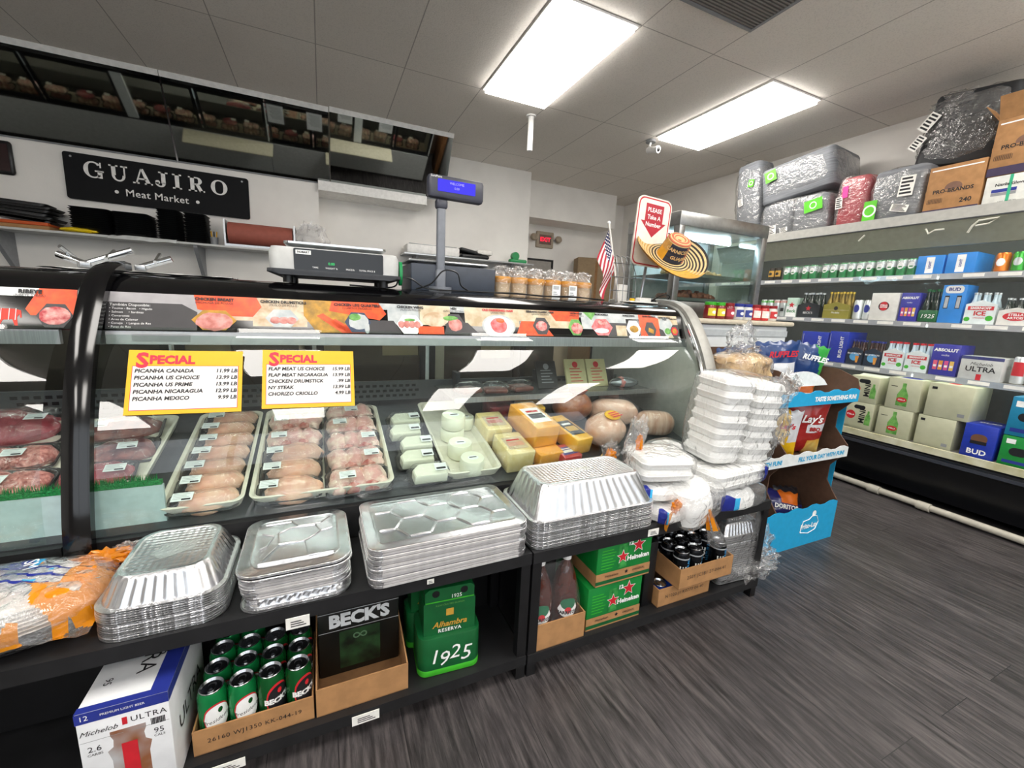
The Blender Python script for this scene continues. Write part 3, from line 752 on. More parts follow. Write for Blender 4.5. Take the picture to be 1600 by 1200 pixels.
def hex_ridges(m, w, d, z, a, r=.0026):
    """raised honeycomb lines inside a w x d field"""
    dx, dy = a*1.5, a*math.sqrt(3); seen = set()
    def clip(p): return (max(-w/2, min(w/2, p[0])), max(-d/2, min(d/2, p[1])))
    for i in range(-4, 5):
        for j in range(-4, 5):
            cx, cy = i*dx, j*dy+(dy/2 if i % 2 else 0)
            V = [(cx+a*.96*math.cos(k*PI/3), cy+a*.96*math.sin(k*PI/3)) for k in range(6)]
            for k in range(6):
                p, q = V[k], V[(k+1) % 6]
                mid = ((p[0]+q[0])/2, (p[1]+q[1])/2)
                if abs(mid[0]) > w/2 or abs(mid[1]) > d/2: continue
                p, q = clip(p), clip(q)
                if math.dist(p, q) < .006: continue
                m.tube([(p[0], p[1], z-.001), (mid[0]*.5+p[0]*.5, mid[1]*.5+p[1]*.5, z+.0006), (q[0]*.5+mid[0]*.5, q[1]*.5+mid[1]*.5, z+.0006), (q[0], q[1], z-.001)], r, FOIL, 6)
def place(name, me, label, cat, group, loc, rz=0.0):
    o = bpy.data.objects.new(name, me); COL.objects.link(o); o.location = loc; o.rotation_euler = (0, 0, rz)
    return tag(o, label, cat, group)
rnd = random.Random(5)
top = lid_mb(.485, .308, .035, .0085); hex_ridges(top, .40, .235, .0095, .062); topme = top.mesh('foil_pan_lid', 35)
low = lid_mb(.485, .308, .035, .0085).mesh('foil_pan_lid', 35)
for i in range(12):
    k = 11-i
    lab = 'large foil lid with honeycomb ridges on top of the full-size lid stack' if k == 0 else f'{ORD[k]} foil lid from the top in the full-size lid stack'
    place('foil_pan_lid', topme if k == 0 else low, lab, 'foil lid', 'full-size foil lids stacked on the rack', (.331+(rnd.uniform(-.003, .003) if k else 0), 1.222+(rnd.uniform(-.003, .003) if k else 0), .470+i*.0098), (rnd.uniform(-.006, .006) if k else 0)+.012)
# half-size lids over two pans
pm = pan_mb(.262, .292, .03, .03, .05, flat=FOIL)
pans = [pm.build('half_size_foil_pan', None, (-.085, 1.224, .470), smooth=30)]
o = bpy.data.objects.new('half_size_foil_pan', pans[0].data); COL.objects.link(o); o.location = (-.083, 1.222, .476)
tag(pans[0], 'lowest shallow foil pan under the half-size lid stack', 'foil pan', 'shallow pans under the half-size lids')
tag(o, 'upper shallow foil pan under the half-size lid stack', 'foil pan', 'shallow pans under the half-size lids')
low2 = lid_mb(.255, .290, .04, .0062).mesh('foil_pan_lid', 35)
for i in range(8):
    place('foil_pan_lid', low2, f'{ORD[9-i]} foil lid from the top in the half-size lid stack', 'foil lid', 'half-size foil lids stacked on the rack', (-.083+rnd.uniform(-.004, .004), 1.222+rnd.uniform(-.004, .004), .5067+i*.0066), rnd.uniform(-.012, .012))
rl = lid_mb(.268, .300, .05, .007, rim=True)
place('foil_pan_lid', rl.mesh('foil_pan_lid', 35), 'second foil lid from the top in the half-size lid stack', 'foil lid', 'half-size foil lids stacked on the rack', (-.084, 1.219, .560), .02)
rl = lid_mb(.268, .300, .05, .007, rim=True)
zz = .0085
for P in ([(-.085, .10), (-.02, .10), (.0, .07), (.06, .07), (.085, .1)], [(-.09, .05), (-.06, .03), (-.075, -.02), (-.09, -.03)], [(-.05, .04), (-.02, .065), (.045, .06), (.06, .02), (.02, -.02), (-.045, -.02), (-.05, .04)],
          [(.06, .02), (.09, .03)], [(.02, -.02), (.03, -.10), (.09, -.10)], [(-.045, -.02), (-.085, -.1), (.03, -.1)]):
    rl.tube([(x, y, zz) for x, y in P], .0028, FOIL, 6)
place('foil_pan_lid', rl.mesh('foil_pan_lid', 35), 'shiny foil lid with raised ribs on top of the half-size lid stack', 'foil lid', 'half-size foil lids stacked on the rack', (-.086, 1.222, .570), .012)

# ---- bags
def bag_fn(w, d, hgt, amp=.05, seed=0, e=.5, fr=6.0, sag=0.0):
    def fn(u, v):
        a = 2*PI*u; t = PI*(v*.994+.003)
        pw = lambda q: math.copysign(abs(q)**e, q)
        st = abs(math.sin(t))**e
        x, y, z = pw(math.cos(a))*st*w/2, pw(math.sin(a))*st*d/2, -pw(math.cos(t))*hgt/2+hgt/2
        p = Vector((x*fr+seed*2.3, y*fr-seed*1.1, z*fr+seed))
        k = 1+amp*(mnoise.noise(p)+.5*mnoise.noise(p*2.7)+.3*mnoise.noise(p*6.1))
        z2 = max(0.0, z*(1+amp*.8*mnoise.noise(p*1.3)))
        return (x*k, y*k, z2-sag*(x/w)**2)
    return fn
def bag(mb, w, d, hgt, mt, M=None, amp=.05, seed=0, e=.5, fr=6.0, nu=44, nv=26, matfn=None):
    return mb.grid(bag_fn(w, d, hgt, amp, seed, e, fr), nu, nv, mt, M, matfn, True)
def crumple(mb, n, r, mt, M, seed=0, amp=.5, fr=3.0, sx=1, sy=1, sz=1, nu=26, nv=16):
    def fn(u, v):
        a = 2*PI*u; t = PI*(v*.99+.005); d = Vector((math.cos(a)*math.sin(t), math.sin(a)*math.sin(t), -math.cos(t)))
        q = d*fr+Vector((seed*1.9, seed*.7, -seed)); k = 1+amp*(abs(mnoise.noise(q))*1.6-.4+.5*mnoise.noise(q*2.3))
        return (d.x*r*k*sx, d.y*r*k*sy, d.z*r*k*sz)
    return mb.grid(fn, nu, nv, mt, M, None, True)
FORANGE = film('orange_printed_film', tint='#ffb03a', haze=0.55, hazecol='#f09a1e', bump=.5, bscale=40)
FBLUE = film('blue_printed_film', tint='#3848a0', haze=0.8, hazecol='#25308c', bump=.5, bscale=40)
FCYAN = film('cyan_printed_film', tint='#60c8f0', haze=0.75, hazecol='#3ab0e8', bump=.5, bscale=40)

# big bag of plates at the left end
t = thing('plastic_bag_of_plates', 'orange and blue printed plastic bag of foam plates, left end of the rack', 'bag', (-.735, 1.215, .470))
dm = MB(); dm.lathe([(.10, 0), (.118, .03), (.122, .034)], mat('black_tray', '#1d1e21', 0.3), SV(1.9, 1.08, 1), 36); dm.build('black_tray', t)
pl = MB()
for i in range(7): pl.lathe([(.09, .036+i*.009), (.117, .044+i*.009), (.117, .047+i*.009), (.09, .042+i*.009)], FOAM, SV(1.85, 1.04, 1), 30)
pl.build('foam_plates', t)
g = MB(); bag(g, .50, .27, .125, FILM, None, .05, 3, .62, 9, 72, 40); g.build('clear_bag', t)
def cover(u, v):
    x, y = (u-.5)*.49, (v-.5)*.262
    q = max(0.0, 1-abs(2*x/.50)**3.0-abs(2*y/.27)**3.0)
    return (x, y, .040+.088*q**.33+.007*mnoise.noise(Vector((x*22, y*22, 4)))+.004*mnoise.noise(Vector((x*60, y*40, 1))))
def covermat(u, v):
    a = mnoise.noise(Vector((u*11+3, v*6, 1.5))); b = mnoise.noise(Vector((u*7, v*9, 7.3)))
    if .50 < u < .70 and .68 < v+.12*(u-.6)*8*.3 < .93: return FBLUE if u < .64+.05*a else FCYAN
    if .46 < u < .84 and .40 < v < .70: return FBLUE if math.sin((v*1.0+u*.35)*58) > .62 else FCYAN if (b > .33) else FILM
    if v < .44: return FORANGE if a+.4*b > .10 else FILM
    if u > .74: return FORANGE if a+.3*b > .08 else FILM
    return FORANGE if a > .3 else FILM
g = MB(); g.grid(cover, 110, 64, FILM, None, covermat); g.build('printed_film', t)
l = MB(); l.text('SM', .036, INKW, T3(.085, .05, .129) @ RZ(-70)); l.build('lettering', t, smooth=0)
g = MB(); crumple(g, 0, .045, FORANGE, T3(.20, .10, .09), 4, .6, 2.6, 1.3, .6, .5); crumple(g, 0, .03, FILM, T3(.245, .11, .10), 6, .5, 3.5, 1.0, .5, .7); g.build('twisted_end', t)

# ---- boxes with print
def carton(name, label, cat, x0, y0, z0, w, d, hgt, mt, group=None, rz=0.0, top=None, bevel=.003):
    t = thing(name, label, cat, (x0+w/2, y0+d/2, z0), rz, group)
    b = MB(); b.rbox(w, d, hgt, .004, mt, None, bevel, 2)
    F = dict(F=T3(0, -d/2, 0) @ FRONT, R=T3(w/2, 0, 0) @ RIGHT, L=T3(-w/2, 0, 0) @ LEFT, T=T3(0, 0, hgt))
    l = MB()
    return t, b, l, F
def finish(t, b, l, bn='carton_body'):
    b.build(bn, t, smooth=30)
    if l.v: l.build('lettering', t, smooth=0)
NAVY = mat('print_royal_blue', '#27348c', 0.4)
SILV = mat('print_silver', '#c4c8cc', 0.35, 0.4)
GRN = mat('beer_green', '#0e7a32', 0.35, var=.1, scale=15)
DKG = mat('carrier_green', '#0d5a2c', 0.4, var=.12, scale=14)
LIME = mat('lime_band', '#3fae2a', 0.4)
GOLDP = mat('gold_print', '#c89a3a', 0.4)

t, b, l, F = carton('beer_carton', 'white and blue twelve-pack beer box at the left under the rack', 'beer box', -.515, 1.045, .086, .162, .27, .262, mat('box_white', '#e3e4e6', 0.5, var=.03))
b.quad(-.081, .236, .081, .262, NAVY, F['F'], .0006); b.quad(-.078, .187, .078, .188, GREY, F['F'], .0006)
b.quad(-.004, .207, .005, .226, INKR, F['F'], .0008)
b.lathe([(.022, 0), (.022, .035), (.026, .05), (.019, .055), (.018, .065), (.021, .072), (.021, .078)], mat('bottle_print', '#b9bbbd', 0.4, col2='#8a5636', scale=9), F['F'] @ T3(.004, .06, 0) @ RX(-90) @ SV(1.5, .03, 1.75), 14)
b.quad(-.010, .06, .018, .160, INKR, F['F'], .0015)
b.quad(-.081, -.135, .081, -.118, NAVY, F['T'], .0009); b.quad(.045, -.135, .081, .135, NAVY, F['T'], .0006)
b.quad(-.135, .236, .135, .262, NAVY, F['R'], .0006)
for i in range(12): b.quad(.045+i*.0022, .186, .0463+i*.0022+(i % 3)*.0003, .203, INKK, F['F'], .0007)
l.text('ULTRA', .020, INKK, F['F'], .043, .216, .0012, spacing=1.1); l.text('Michelob', .0175, INKK, F['F'], -.045, .209, .0012, shear=.4)
l.text('12', .017, INKW, F['F'], -.066, .249, .0012); l.text('95', .02, INKK, F['F'], .058, .168, .0012); l.text('CALS', .009, INKK, F['F'], .058, .155, .0012); l.text('2.6', .02, INKK, F['F'], -.055, .166, .0012); l.text('CARBS', .009, INKK, F['F'], -.055, .152, .0012)
l.text('PREMIUM LIGHT BEER', .008, INKW, F['F'], .0, .249, .0012)
l.text('ULTRA', .05, INKK, F['T'] @ RZ(-90), -.02, .015, .0012); l.text('Michelob', .03, INKK, F['T'] @ RZ(-90), -.05, .038, .0012, shear=.4); l.text('95', .022, INKK, F['T'] @ RZ(-90), .06, -.05, .0012)
l.text('ULTRA', .06, INKK, F['R'], .0, .12, .0012)
finish(t, b, l)

# cans
ALU = mat('can_top', '#b9bcc0', 0.25, 1.0)
def can_parts(t, r, hgt, body, deco=None, n=20):
    b = MB(); b.lathe([(r*.78, 0), (r*.9, .004), (r, .012), (r, hgt-.018), (r*.82, hgt-.004)], body, None, n, True, False)
    if deco: deco(b, r, hgt)
    b.build('can_body', t)
    l = MB(); l.lathe([(r*.82, hgt-.005), (r*.86, hgt-.001), (r*.82, hgt), (r*.76, hgt-.003), (r*.70, hgt-.006)], ALU, None, n, False, True)
    l.disc(0, r*.22, r*.3, DARKGREY, z=hgt-.0056, n=12); l.build('can_lid', t)
    p = MB(); p.loft([[(x, y-r*.1, hgt-.0052) for x, y in rrect(r*.5, r*.75, r*.24, 4)], [(x, y-r*.1, hgt-.0035) for x, y in rrect(r*.5, r*.75, r*.24, 4)]], ALU); p.disc(0, -r*.28, r*.13, DARKGREY, z=hgt-.0033, n=10)
    p.build('pull_tab', t)
def on_cyl(b, r, a0, a1, z0, z1, mt, n=8, sh=None, off=.0004):
    def fn(u, v):
        a = math.radians(a0+(a1-a0)*u); z = z0+(z1-z0)*v
        if sh: z = z0+(z1-z0)*(.5+(v-.5)*sh(u))
        return ((r+off)*math.cos(a), (r+off)*math.sin(a), z)
    b.grid(fn, n, 2, mt)
def cyl_text(b, s, size, mt, r, ang, z, off=.001, rot=0.0, **kw):
    vs, fs = text_data(s, size, **kw)
    out = []; c, sn = math.cos(rot), math.sin(rot)
    for x, y, q in vs:
        x, y = x*c-y*sn, x*sn+y*c
        a = math.radians(ang)+x/r; out.append(((r+off)*math.cos(a), (r+off)*math.sin(a), z+y))
    b.add(out, fs, mt)
ell = lambda u: max(.02, math.sqrt(max(0, 1-(2*u-1)**2)))
CANG = mat('can_green', '#178a4a', 0.25, 0.5, var=.08); CANB = mat('can_dark_green', '#13602c', 0.25, 0.5, var=.1)
def deco_pres(b, r, h):
    on_cyl(b, r, -120, -10, h*.28, h*.80, INKR, 14, ell, .0003); on_cyl(b, r, -115, -12, h*.30, h*.77, INKW, 14, ell, .0006); cyl_text(b, 'Presidente', .0155, INKK, r, -66, h*.50, rot=.12, shear=.3); on_cyl(b, r, -62, -42, h*.61, h*.71, CANB, 8, ell, .0009)
def deco_becks(b, r, h):
    on_cyl(b, r, -110, 0, h*.2, h*.86, INKR, 14, ell, .0003); on_cyl(b, r, -104, 0, h*.23, h*.81, INKK, 14, ell, .0006); cyl_text(b, "BECK'S", .021, INKW, r, -60, h*.53, bold=.0012); on_cyl(b, r, -60, -40, h*.65, h*.75, INKR, 8, ell, .0009)
pc = thing('beer_can', 'x', 'can', group='cans in the open tray beside the white beer box'); can_parts(pc, .0328, .158, CANG, deco_pres)
bc = thing('beer_can', 'x', 'can', group='cans in the open tray beside the white beer box'); can_parts(bc, .0328, .158, CANB, deco_becks)
COLN = ['first', 'second', 'third', 'fourth']; ROWN = ['front row', 'second row', 'third row', 'fourth row']
first = {0: pc, 1: bc}
for c in range(4):
    for r_ in range(4 if c < 2 else 3):
        base = first[c // 2]
        lab = f'{"bright green white-labelled" if c < 2 else "dark green black-labelled"} can, {ROWN[r_]}, {COLN[c]} from left in the open can tray'
        loc = (-.296+c*.0668, 1.142+r_*.0672, .0885)
        if base['label'] == 'x': base['label'] = lab; base.location = loc
        else: dup(base, lab, loc)
def open_tray(label, x0, y0, z0, w, d, hf, hb, th=.004, text=None, group=None, backh=None, name='cardboard_tray'):
    t = thing(name, label, 'cardboard tray', (x0+w/2, y0+d/2, z0), 0, group)
    b = MB(); b.box(-w/2, -d/2, 0, w/2, d/2, .003, CARDK); b.box(-w/2, -d/2, .003, w/2, -d/2+th, hf, CARD); b.box(-w/2, d/2-th, .003, w/2, d/2, backh or hb, CARD)
    for sx in (-1, 1):
        xa, xb = (-w/2, -w/2+th) if sx < 0 else (w/2-th, w/2)
        b.loft([[(xa, -d/2+th, .003), (xa, -d/2+th, hf), (xa, d/2-th, hb), (xa, d/2-th, .003)], [(xb, -d/2+th, .003), (xb, -d/2+th, hf), (xb, d/2-th, hb), (xb, d/2-th, .003)]], CARD)
    b.build('tray', t)
    if text:
        l = MB(); l.text(text, min(.024, w*1.45/len(text)), INKK, T3(0, -d/2, 0) @ FRONT, 0, hf*.5, .0008, spacing=1.1); l.build('stamped_code', t, smooth=0)
    return t
open_tray('open cardboard tray of green cans with a stamped code', -.336, 1.102, .0855, .277, .258, .072, .075, text='26160 WJ1350 KK-044-19')

# Becks tray and carton
open_tray('empty brown cardboard tray in front of the black bottle carton', -.053, 1.100, .0855, .254, .255, .088, .16, backh=.17)
t, b, l, F = carton('beer_carton', 'black bottle carton with silver lettering standing in the brown tray', 'beer box', -.045, 1.225, .0885, .238, .115, .325, mat('becks_black', '#131513', 0.35))
b.quad(-.119, .156, .119, .158, SILV, F['F'], .0006); b.quad(-.119, .220, .119, .222, SILV, F['F'], .0006); b.quad(-.06, .02, .06, .15, mat('becks_green', '#2a4a2a', 0.4, col2='#131a13', scale=18), F['F'], .0005)
b.disc(-.01, .238, .02, INKR, F['F'], .0008, ry=.008)
l.text("BECK'S", .058, mat('becks_silver', '#d5d8da', .5), F['F'], 0, .189, .0012, bold=.003); l.text('\u221e', .05, mat('becks_symbol', '#5c7a5c', 0.4), F['F'], 0, .125, .0012)
finish(t, b, l)

# Alhambra carriers
def carrier(label, x, y, rz=0.0):
    t = thing('bottle_carrier', label, 'bottle carrier', (x, y, .0855), rz, 'green bottle carriers under the rack')
    b = MB(); b.rbox(.20, .145, .135, .03, DKG, None, .002, 5); b.rbox(.201, .146, .022, .03, LIME, T3(0, 0, .0), .002, 5)
    b.build('base_sleeve', t)
    p = MB(); P = [(-.082, .10), (.082, .10), (.082, .245), (.078, .25), (.078, .285), (.065, .295), (-.065, .295), (-.078, .285), (-.078, .25), (-.082, .245)]
    p.prism(P, .11, DKG, T3(0, .054, 0) @ FRONT); p.quad(-.077, .248, .077, .252, LIME, T3(0, -.0565, 0) @ FRONT)
    for q in (-.045, .045): p.disc(q, .278, .012, BLACK, T3(0, -.0568, 0) @ FRONT)
    p.quad(-.012, .196, .012, .22, GOLDP, T3(0, -.0568, 0) @ FRONT)
    p.build('upper_panel', t)
    l = MB(); G = T3(0, -.073, 0) @ FRONT
    for s, xx, yy, sz, sh in (('1', -.052, .066, .07, .2), ('9', -.022, .055, .072, .2), ('2', .014, .072, .07, .2), ('5', .05, .06, .075, .2)): l.text(s, sz, INKW, G, xx, yy, .0008, shear=sh)
    G2 = T3(0, -.057, 0) @ FRONT
    l.text('Alhambra', .028, GOLDP, G2, 0, .168, .0008, shear=.3, bold=.0006); l.text('RESERVA', .017, INKW, G2, 0, .146, .0008, spacing=1.15, bold=.0004); l.text('SLOW CRAFTED IN SPAIN', .008, GREENP, G2, 0, .237, .0008); l.text('1925', .018, INKW, G2, .02, .262, .0008)
    l.build('lettering', t, smooth=0)
    return t
carrier('nearest green bottle carrier with large white numerals, under the rack', .340, 1.182, -4)
carrier('green bottle carrier half hidden behind the empty brown tray', .305, 1.29, 0).scale = (.8, .6, 1)

# Jarritos bottles in their tray
open_tray('small cardboard tray holding the two brown soda bottles', .607, 1.078, .0865, .218, .128, .10, .10)
SODA = mat('cola_bottle', '#45160c', 0.08, var=.1, coat=.6)
def soda(label, x, y):
    t = thing('soda_bottle', label, 'soda bottle', (x, y, .090), -12, 'brown soda bottles under the rack')
    b = MB(); b.lathe([(.044, 0), (.049, .008), (.049, .165), (.046, .185), (.036, .225), (.022, .262), (.014, .28), (.0135, .295)], SODA, None, 24); b.build('bottle', t)
    c = MB(); c.cyl(.0165, .02, WHITE, T3(0, 0, .288), 18); c.build('cap', t)
    l = MB(); on_cyl(l, .049, -135, -45, .085, .145, INKW, 10, ell); on_cyl(l, .049, -125, -55, .115, .16, mat('pepper_green', '#1c6b4a', .5), 10, ell, .0007); on_cyl(l, .049, -105, -75, .10, .125, INKR, 6, ell, .001); cyl_text(l, 'JARRITOS', .0165, INKK, .049, -90, .103, .0014, bold=.0008)
    l.build('bottle_label', t, smooth=0)
soda('left brown soda bottle in the small cardboard tray', .662, 1.138); soda('right brown soda bottle in the small cardboard tray', .768, 1.138)
g = MB(); R = [[(x, y, z) for x, y in rrect(w, d, r, 5)] for w, d, r, z in ((.212, .12, .04, .10), (.21, .118, .045, .15), (.19, .10, .045, .20), (.155, .06, .028, .26), (.135, .036, .017, .295))]
g.loft(R, film('shrink_film', haze=.03, bump=.4, bscale=30, rough=.1, ior=1.4, gain=1.0), None, False, False)
o = g.build('shrink_wrap', None, (.716, 1.142, .0865)); tag(o, 'clear shrink wrap around the two brown soda bottles', 'plastic wrap')

# Heineken twelve-packs
def heineken(label, x, y, z, tray, big=True):
    t, b, l, F = carton('beer_carton', label, 'beer box', x, y, z+.003, .248, .235, .172, GRN, 'green red-star twelve-packs under the rack')
    b.quad(-.124, 0, .124, .05, CARD, F['F'], .0008); b.quad(-.1175, 0, .1175, .05, CARD, F['L'], .0008); b.quad(-.124, .006, .124, .02, DKG, F['F'], .0012)
    b.quad(-.03, .055, .01, .15, mat('bottle_green_print', '#3fa04a', .4, col2='#0f6a2c', scale=40), F['F'], .0008); b.star(-.01, .10, .03, INKW, F['F'], .0010); b.star(-.01, .10, .026, INKR, F['F'], .0014)
    b.star(.06, .135, .034, INKW, F['F'], .0010); b.star(.06, .135, .029, INKR, F['F'], .0014)
    b.star(-.02, -.03, .034, INKW, F['T'], .0010); b.star(-.02, -.03, .03, INKR, F['T'], .0014); b.star(.03, .13, .03, INKR, F['L'], .0010)
    for q in range(7): b.quad(-.105, .065+q*.012, -.055+(q % 3)*.006, .068+q*.012, LIME, F['F'], .0008)
    l.text('Heineken', .027, INKW, F['F'], .062, .088, .0016, bold=.001); l.text('12', .022, INKW, F['F'], .022, .148, .0016, bold=.001); l.text('12', .03, INKW, F['L'], -.06, .14, .0016, bold=.001); l.text('Heineken', .05, INKW, F['T'], .0, .06, .0016, bold=.001)
    l.text('Heineken', .016, INKK, F['F'], -.055, .035, .0018); l.text('ORIGINAL', .013, INKK, F['F'], .07, .035, .0018); b.star(.012, .036, .01, INKK, F['F'], .0016)
    finish(t, b, l)
heineken('lower green red-star twelve-pack on the rack shelf beside the soda bottles', .842, 1.092, .0835, True)
heineken('upper green red-star twelve-pack stacked on the other one', .865, 1.088, .262, True)
t, b, l, F = carton('black_carton', 'plain black carton between the green beer boxes and black can tray', 'box', 1.128, 1.12, .0865, .055, .2, .28, BLACK); finish(t, b, l)

# Ice can trays
CANK = mat('can_black', '#15171b', 0.2, 0.6, var=.1); CANBL = mat('can_blue', '#1c3f98', 0.25, 0.5)
BLUEI = mat('ice_blue', '#2d7fb4', .4)
open_tray('lower cardboard tray of blue cans under the black can tray', 1.188, 1.094, .0865, .285, .23, .078, .078, text='N1020 J1 K0773 04-40', group=None)
open_tray('upper cardboard tray of black cans', 1.262, 1.066, .166, .30, .24, .088, .10, text='250Y JC3B1 27-044-41')
def deco_ice(b, r, h):
    cyl_text(b, 'ICE', .036, INKW, r, -95, h*.42, rot=PI/2, bold=.001); cyl_text(b, 'NATURAL', .02, BLUEI, r, -55, h*.5, rot=PI/2, bold=.001); on_cyl(b, r, -180, 180, h*.80, h*.84, SILV, 20)
ic = thing('beer_can', 'x', 'can', group='black cans in the upper tray'); can_parts(ic, .0328, .142, CANK, deco_ice)
for c in range(4):
    for r_ in range(3):
        if (c, r_) in ((2, 0), ): continue
        lab = f'black can, {ROWN[r_]}, {COLN[c]} from left in the upper tray'
        loc = (1.302+c*.0705, 1.108+r_*.068, .1695)
        if ic['label'] == 'x': ic['label'] = lab; ic.location = loc; ic.rotation_euler = (0, 0, math.radians(-20))
        else: dup(ic, lab, loc, -20+17*((c*3+r_*5) % 7-2))
bl = thing('beer_can', 'x', 'can', group='blue cans in the lower tray')
can_parts(bl, .0322, .074, CANBL, lambda b, r, h: cyl_text(b, 'B', .03, INKW, r, -100, h*.6))
for c in range(4):
    lab = f'blue can, {COLN[c]} from left in the lower can tray'; loc = (1.228+c*.0685, 1.136, .0896)
    if c == 0: bl['label'] = lab; bl.location = loc
    else: dup(bl, lab, loc)
bl.location = (1.228, 1.136, .0896)

# stack of foil loaf pans at the rack's end
lm = pan_mb(.235, .21, .055, .05, .02, flat=FOIL)
lm.box(-.10, -.095, .004, .10, -.0945, .006, FOILC)
rnd = random.Random(9); me = None
for i in range(22):
    k = 21-i
    if me is None: o = lm.build('loaf_foil_pan', None, smooth=30); me = o.data
    else: o = bpy.data.objects.new('loaf_foil_pan', me); COL.objects.link(o)
    o.location = (1.664+rnd.uniform(-.002, .002), 1.20+rnd.uniform(-.002, .002), .0875+i*.0105); o.rotation_euler = (0, 0, rnd.uniform(-.01, .01)-.06)
    tag(o, f'{ORD[k]} small foil pan in the wrapped stack at the rack end', 'foil pan', 'small foil pans in the wrapped stack')
g = MB(); bag(g, .262, .235, .345, FILM, None, .02, 5, .25, 8, 50, 30); crumple(g, 0, .07, FILM, T3(.09, -.10, .05), 7, .6, 3.0, 1.5, .8, .7)
crumple(g, 0, .05, FILM, T3(.20, -.09, .06), 9, .7, 3.2, 1.2, .8, .9)
o = g.build('plastic_wrap', None, (1.662, 1.20, .0862)); tag(o, 'loose clear plastic wrap around the small foil pan stack', 'plastic wrap')
# ================================================================== food inside the deli cases
def dz(y): return .5785+.25*(y-1.40)
TILT = math.radians(14)
TUB = mat('white_tub', '#dcd8c8', 0.5)
def tub(label, x0, x1, y0=1.425, y1=2.02):
    w, d = x1-x0, y1-y0
    t = MB()
    R = [[(x, y, z) for x, y in rrect(w-2*i, d-2*i, .03, 5)] for i, z in ((.012, 0), (0, .035), (.004, .037), (.012, .033), (.022, .004))]
    t.loft(R, TUB)
    o = t.build('white_tub', None, ((x0+x1)/2, (y0+y1)/2, dz((y0+y1)/2)+.001), (TILT, 0, 0)); tag(o, label, 'tub')
tub('narrow cream tub of chicken breast packs under the picanha price sign', -.462, -.243)
tub('wide cream tub of chicken packs in two columns', -.232, .215)
tub('cream tub under the beef packs at the left post', -1.10, -.53, 1.47)
tub('cream tub holding the round white cheeses', .405, .632)

BTRAY = mat('black_foam_tray', '#17181a', 0.35, bump=.1, bscale=150)
BREAST = mat('chicken_breast', '#d79f88', 0.35, col2='#e6bfa4', scale=24, bump=.15, spec=.6)
THIGH = mat('chicken_thigh', '#dca39b', 0.35, col2='#edd2c2', scale=26, bump=.3, bscale=50, lo=.4, hi=.6)
REDDY = mat('chicken_red', '#b94b43', 0.35, col2='#e0a596', scale=40, bump=.3)
GROUND = mat('ground_beef', '#9c4a46', 0.5, col2='#d9958a', scale=85, bump=.9, bscale=90)
BEEF = mat('beef', '#8d2733', 0.3, col2='#b9525c', scale=20, bump=.25)
DARKB = mat('dark_beef', '#57202a', 0.3, col2='#9a5a52', scale=26, bump=.3)
LABEL = mat('price_label', '#e8ecec', 0.5)
def meat_pack(label, x, y, w, d, lumps, rz=0.0, group=None, lx=-.05, seed=0, hgt=.0, tilt=8):
    t = thing('meat_pack', label, 'meat package', (x, y, dz(y)+.006+hgt), group=group, rot=(TILT+math.radians(tilt), 0, math.radians(rz)))
    b = MB(); b.loft([[(px, py, z) for px, py in rrect(w-2*i, d-2*i, .02, 4)] for i, z in ((.012, 0), (0, .018), (.002, .02), (.008, .018), (.016, .004))], BTRAY); b.build('foam_tray', t)
    m = MB()
    for i, (mt, px, py, rx, ry, rz_, a) in enumerate(lumps):
        m.blob(rx*1.06, ry*1.15, rz_*1.2, mt, T3(px, py, .012) @ RZ(a), .22, 1.8, seed+i*3, 18, 10, .25)
    m.build('meat', t)
    f = MB(); top = max(l[5] for l in lumps)*1.2+.014
    R = [[(px, py, z) for px, py in rrect(w-2*i, d-2*i, .022, 5)] for i, z in ((.0, .014), (.004, .022), (.02, top*.8), (.045, top+.001))]
    f.loft(R, WRAP, None, False, True); f.build('stretch_wrap', t)
    l = MB(); l.box(-.026, -.018, 0, .026, .018, .0006, LABEL, T3(lx, -.012, top+.002) @ RX(-4))
    for q in range(4): l.quad(-.022, .012-q*.007, .018-.008*(q % 2), .0135-q*.007, GREY, T3(lx, -.012, top+.0029) @ RX(-4))
    l.quad(.0, -.015, .022, -.008, INKK, T3(lx, -.012, top+.003) @ RX(-4))
    l.build('price_label', t, smooth=0)
    return t
ONE = [(BREAST, .012, 0, .078, .038, .036, 4)]
names7 = ['nearest the glass', 'second from the glass', 'third from the glass', 'fourth from the glass', 'fifth from the glass', 'sixth from the glass', 'seventh from the glass']
p0 = None
for i in range(7):
    y = 1.470+i*.082
    lab = f'chicken breast pack in the narrow tub, {names7[i]}'
    if i == 0: p0 = meat_pack(lab, -.352, y, .188, .088, ONE, 0, 'chicken breast packs in the narrow tub', -.045, 3)
    else: dup(p0, lab, (-.352+.004*math.sin(i*2.1), y, dz(y)+.006), None, rot=(p0.rotation_euler[0], 0, .03*math.sin(i*3.3)))
for i in range(3):
    y = 1.475+i*.098
    meat_pack(f'chicken breast pack in the left column of the wide tub, {names7[i]}', -.118, y, .198, .10, [(BREAST, .015, .0, .082, .042, .042, 3+i*2)], 2*i-2, 'chicken breast packs in the wide tub', -.055, 20+i)
thL = [(THIGH, -.055, .01, .04, .04, .036, 20), (THIGH, .0, .012, .04, .038, .04, -10), (THIGH, .055, .01, .042, .036, .036, 15), (REDDY, -.03, -.024, .022, .014, .024, 0), (REDDY, .03, -.026, .024, .014, .024, 10), (THIGH, -.062, -.024, .02, .016, .022, 0), (THIGH, .064, -.024, .022, .016, .022, 0)]
for i, y in enumerate((1.775, 1.90)):
    meat_pack(f'bone-in chicken pack in the left column of the wide tub, {"behind the breasts" if i == 0 else "farthest from the glass"}', -.118, y, .20, .112, thL, 3, 'bone-in chicken packs in the wide tub', -.05, 40+i*9)
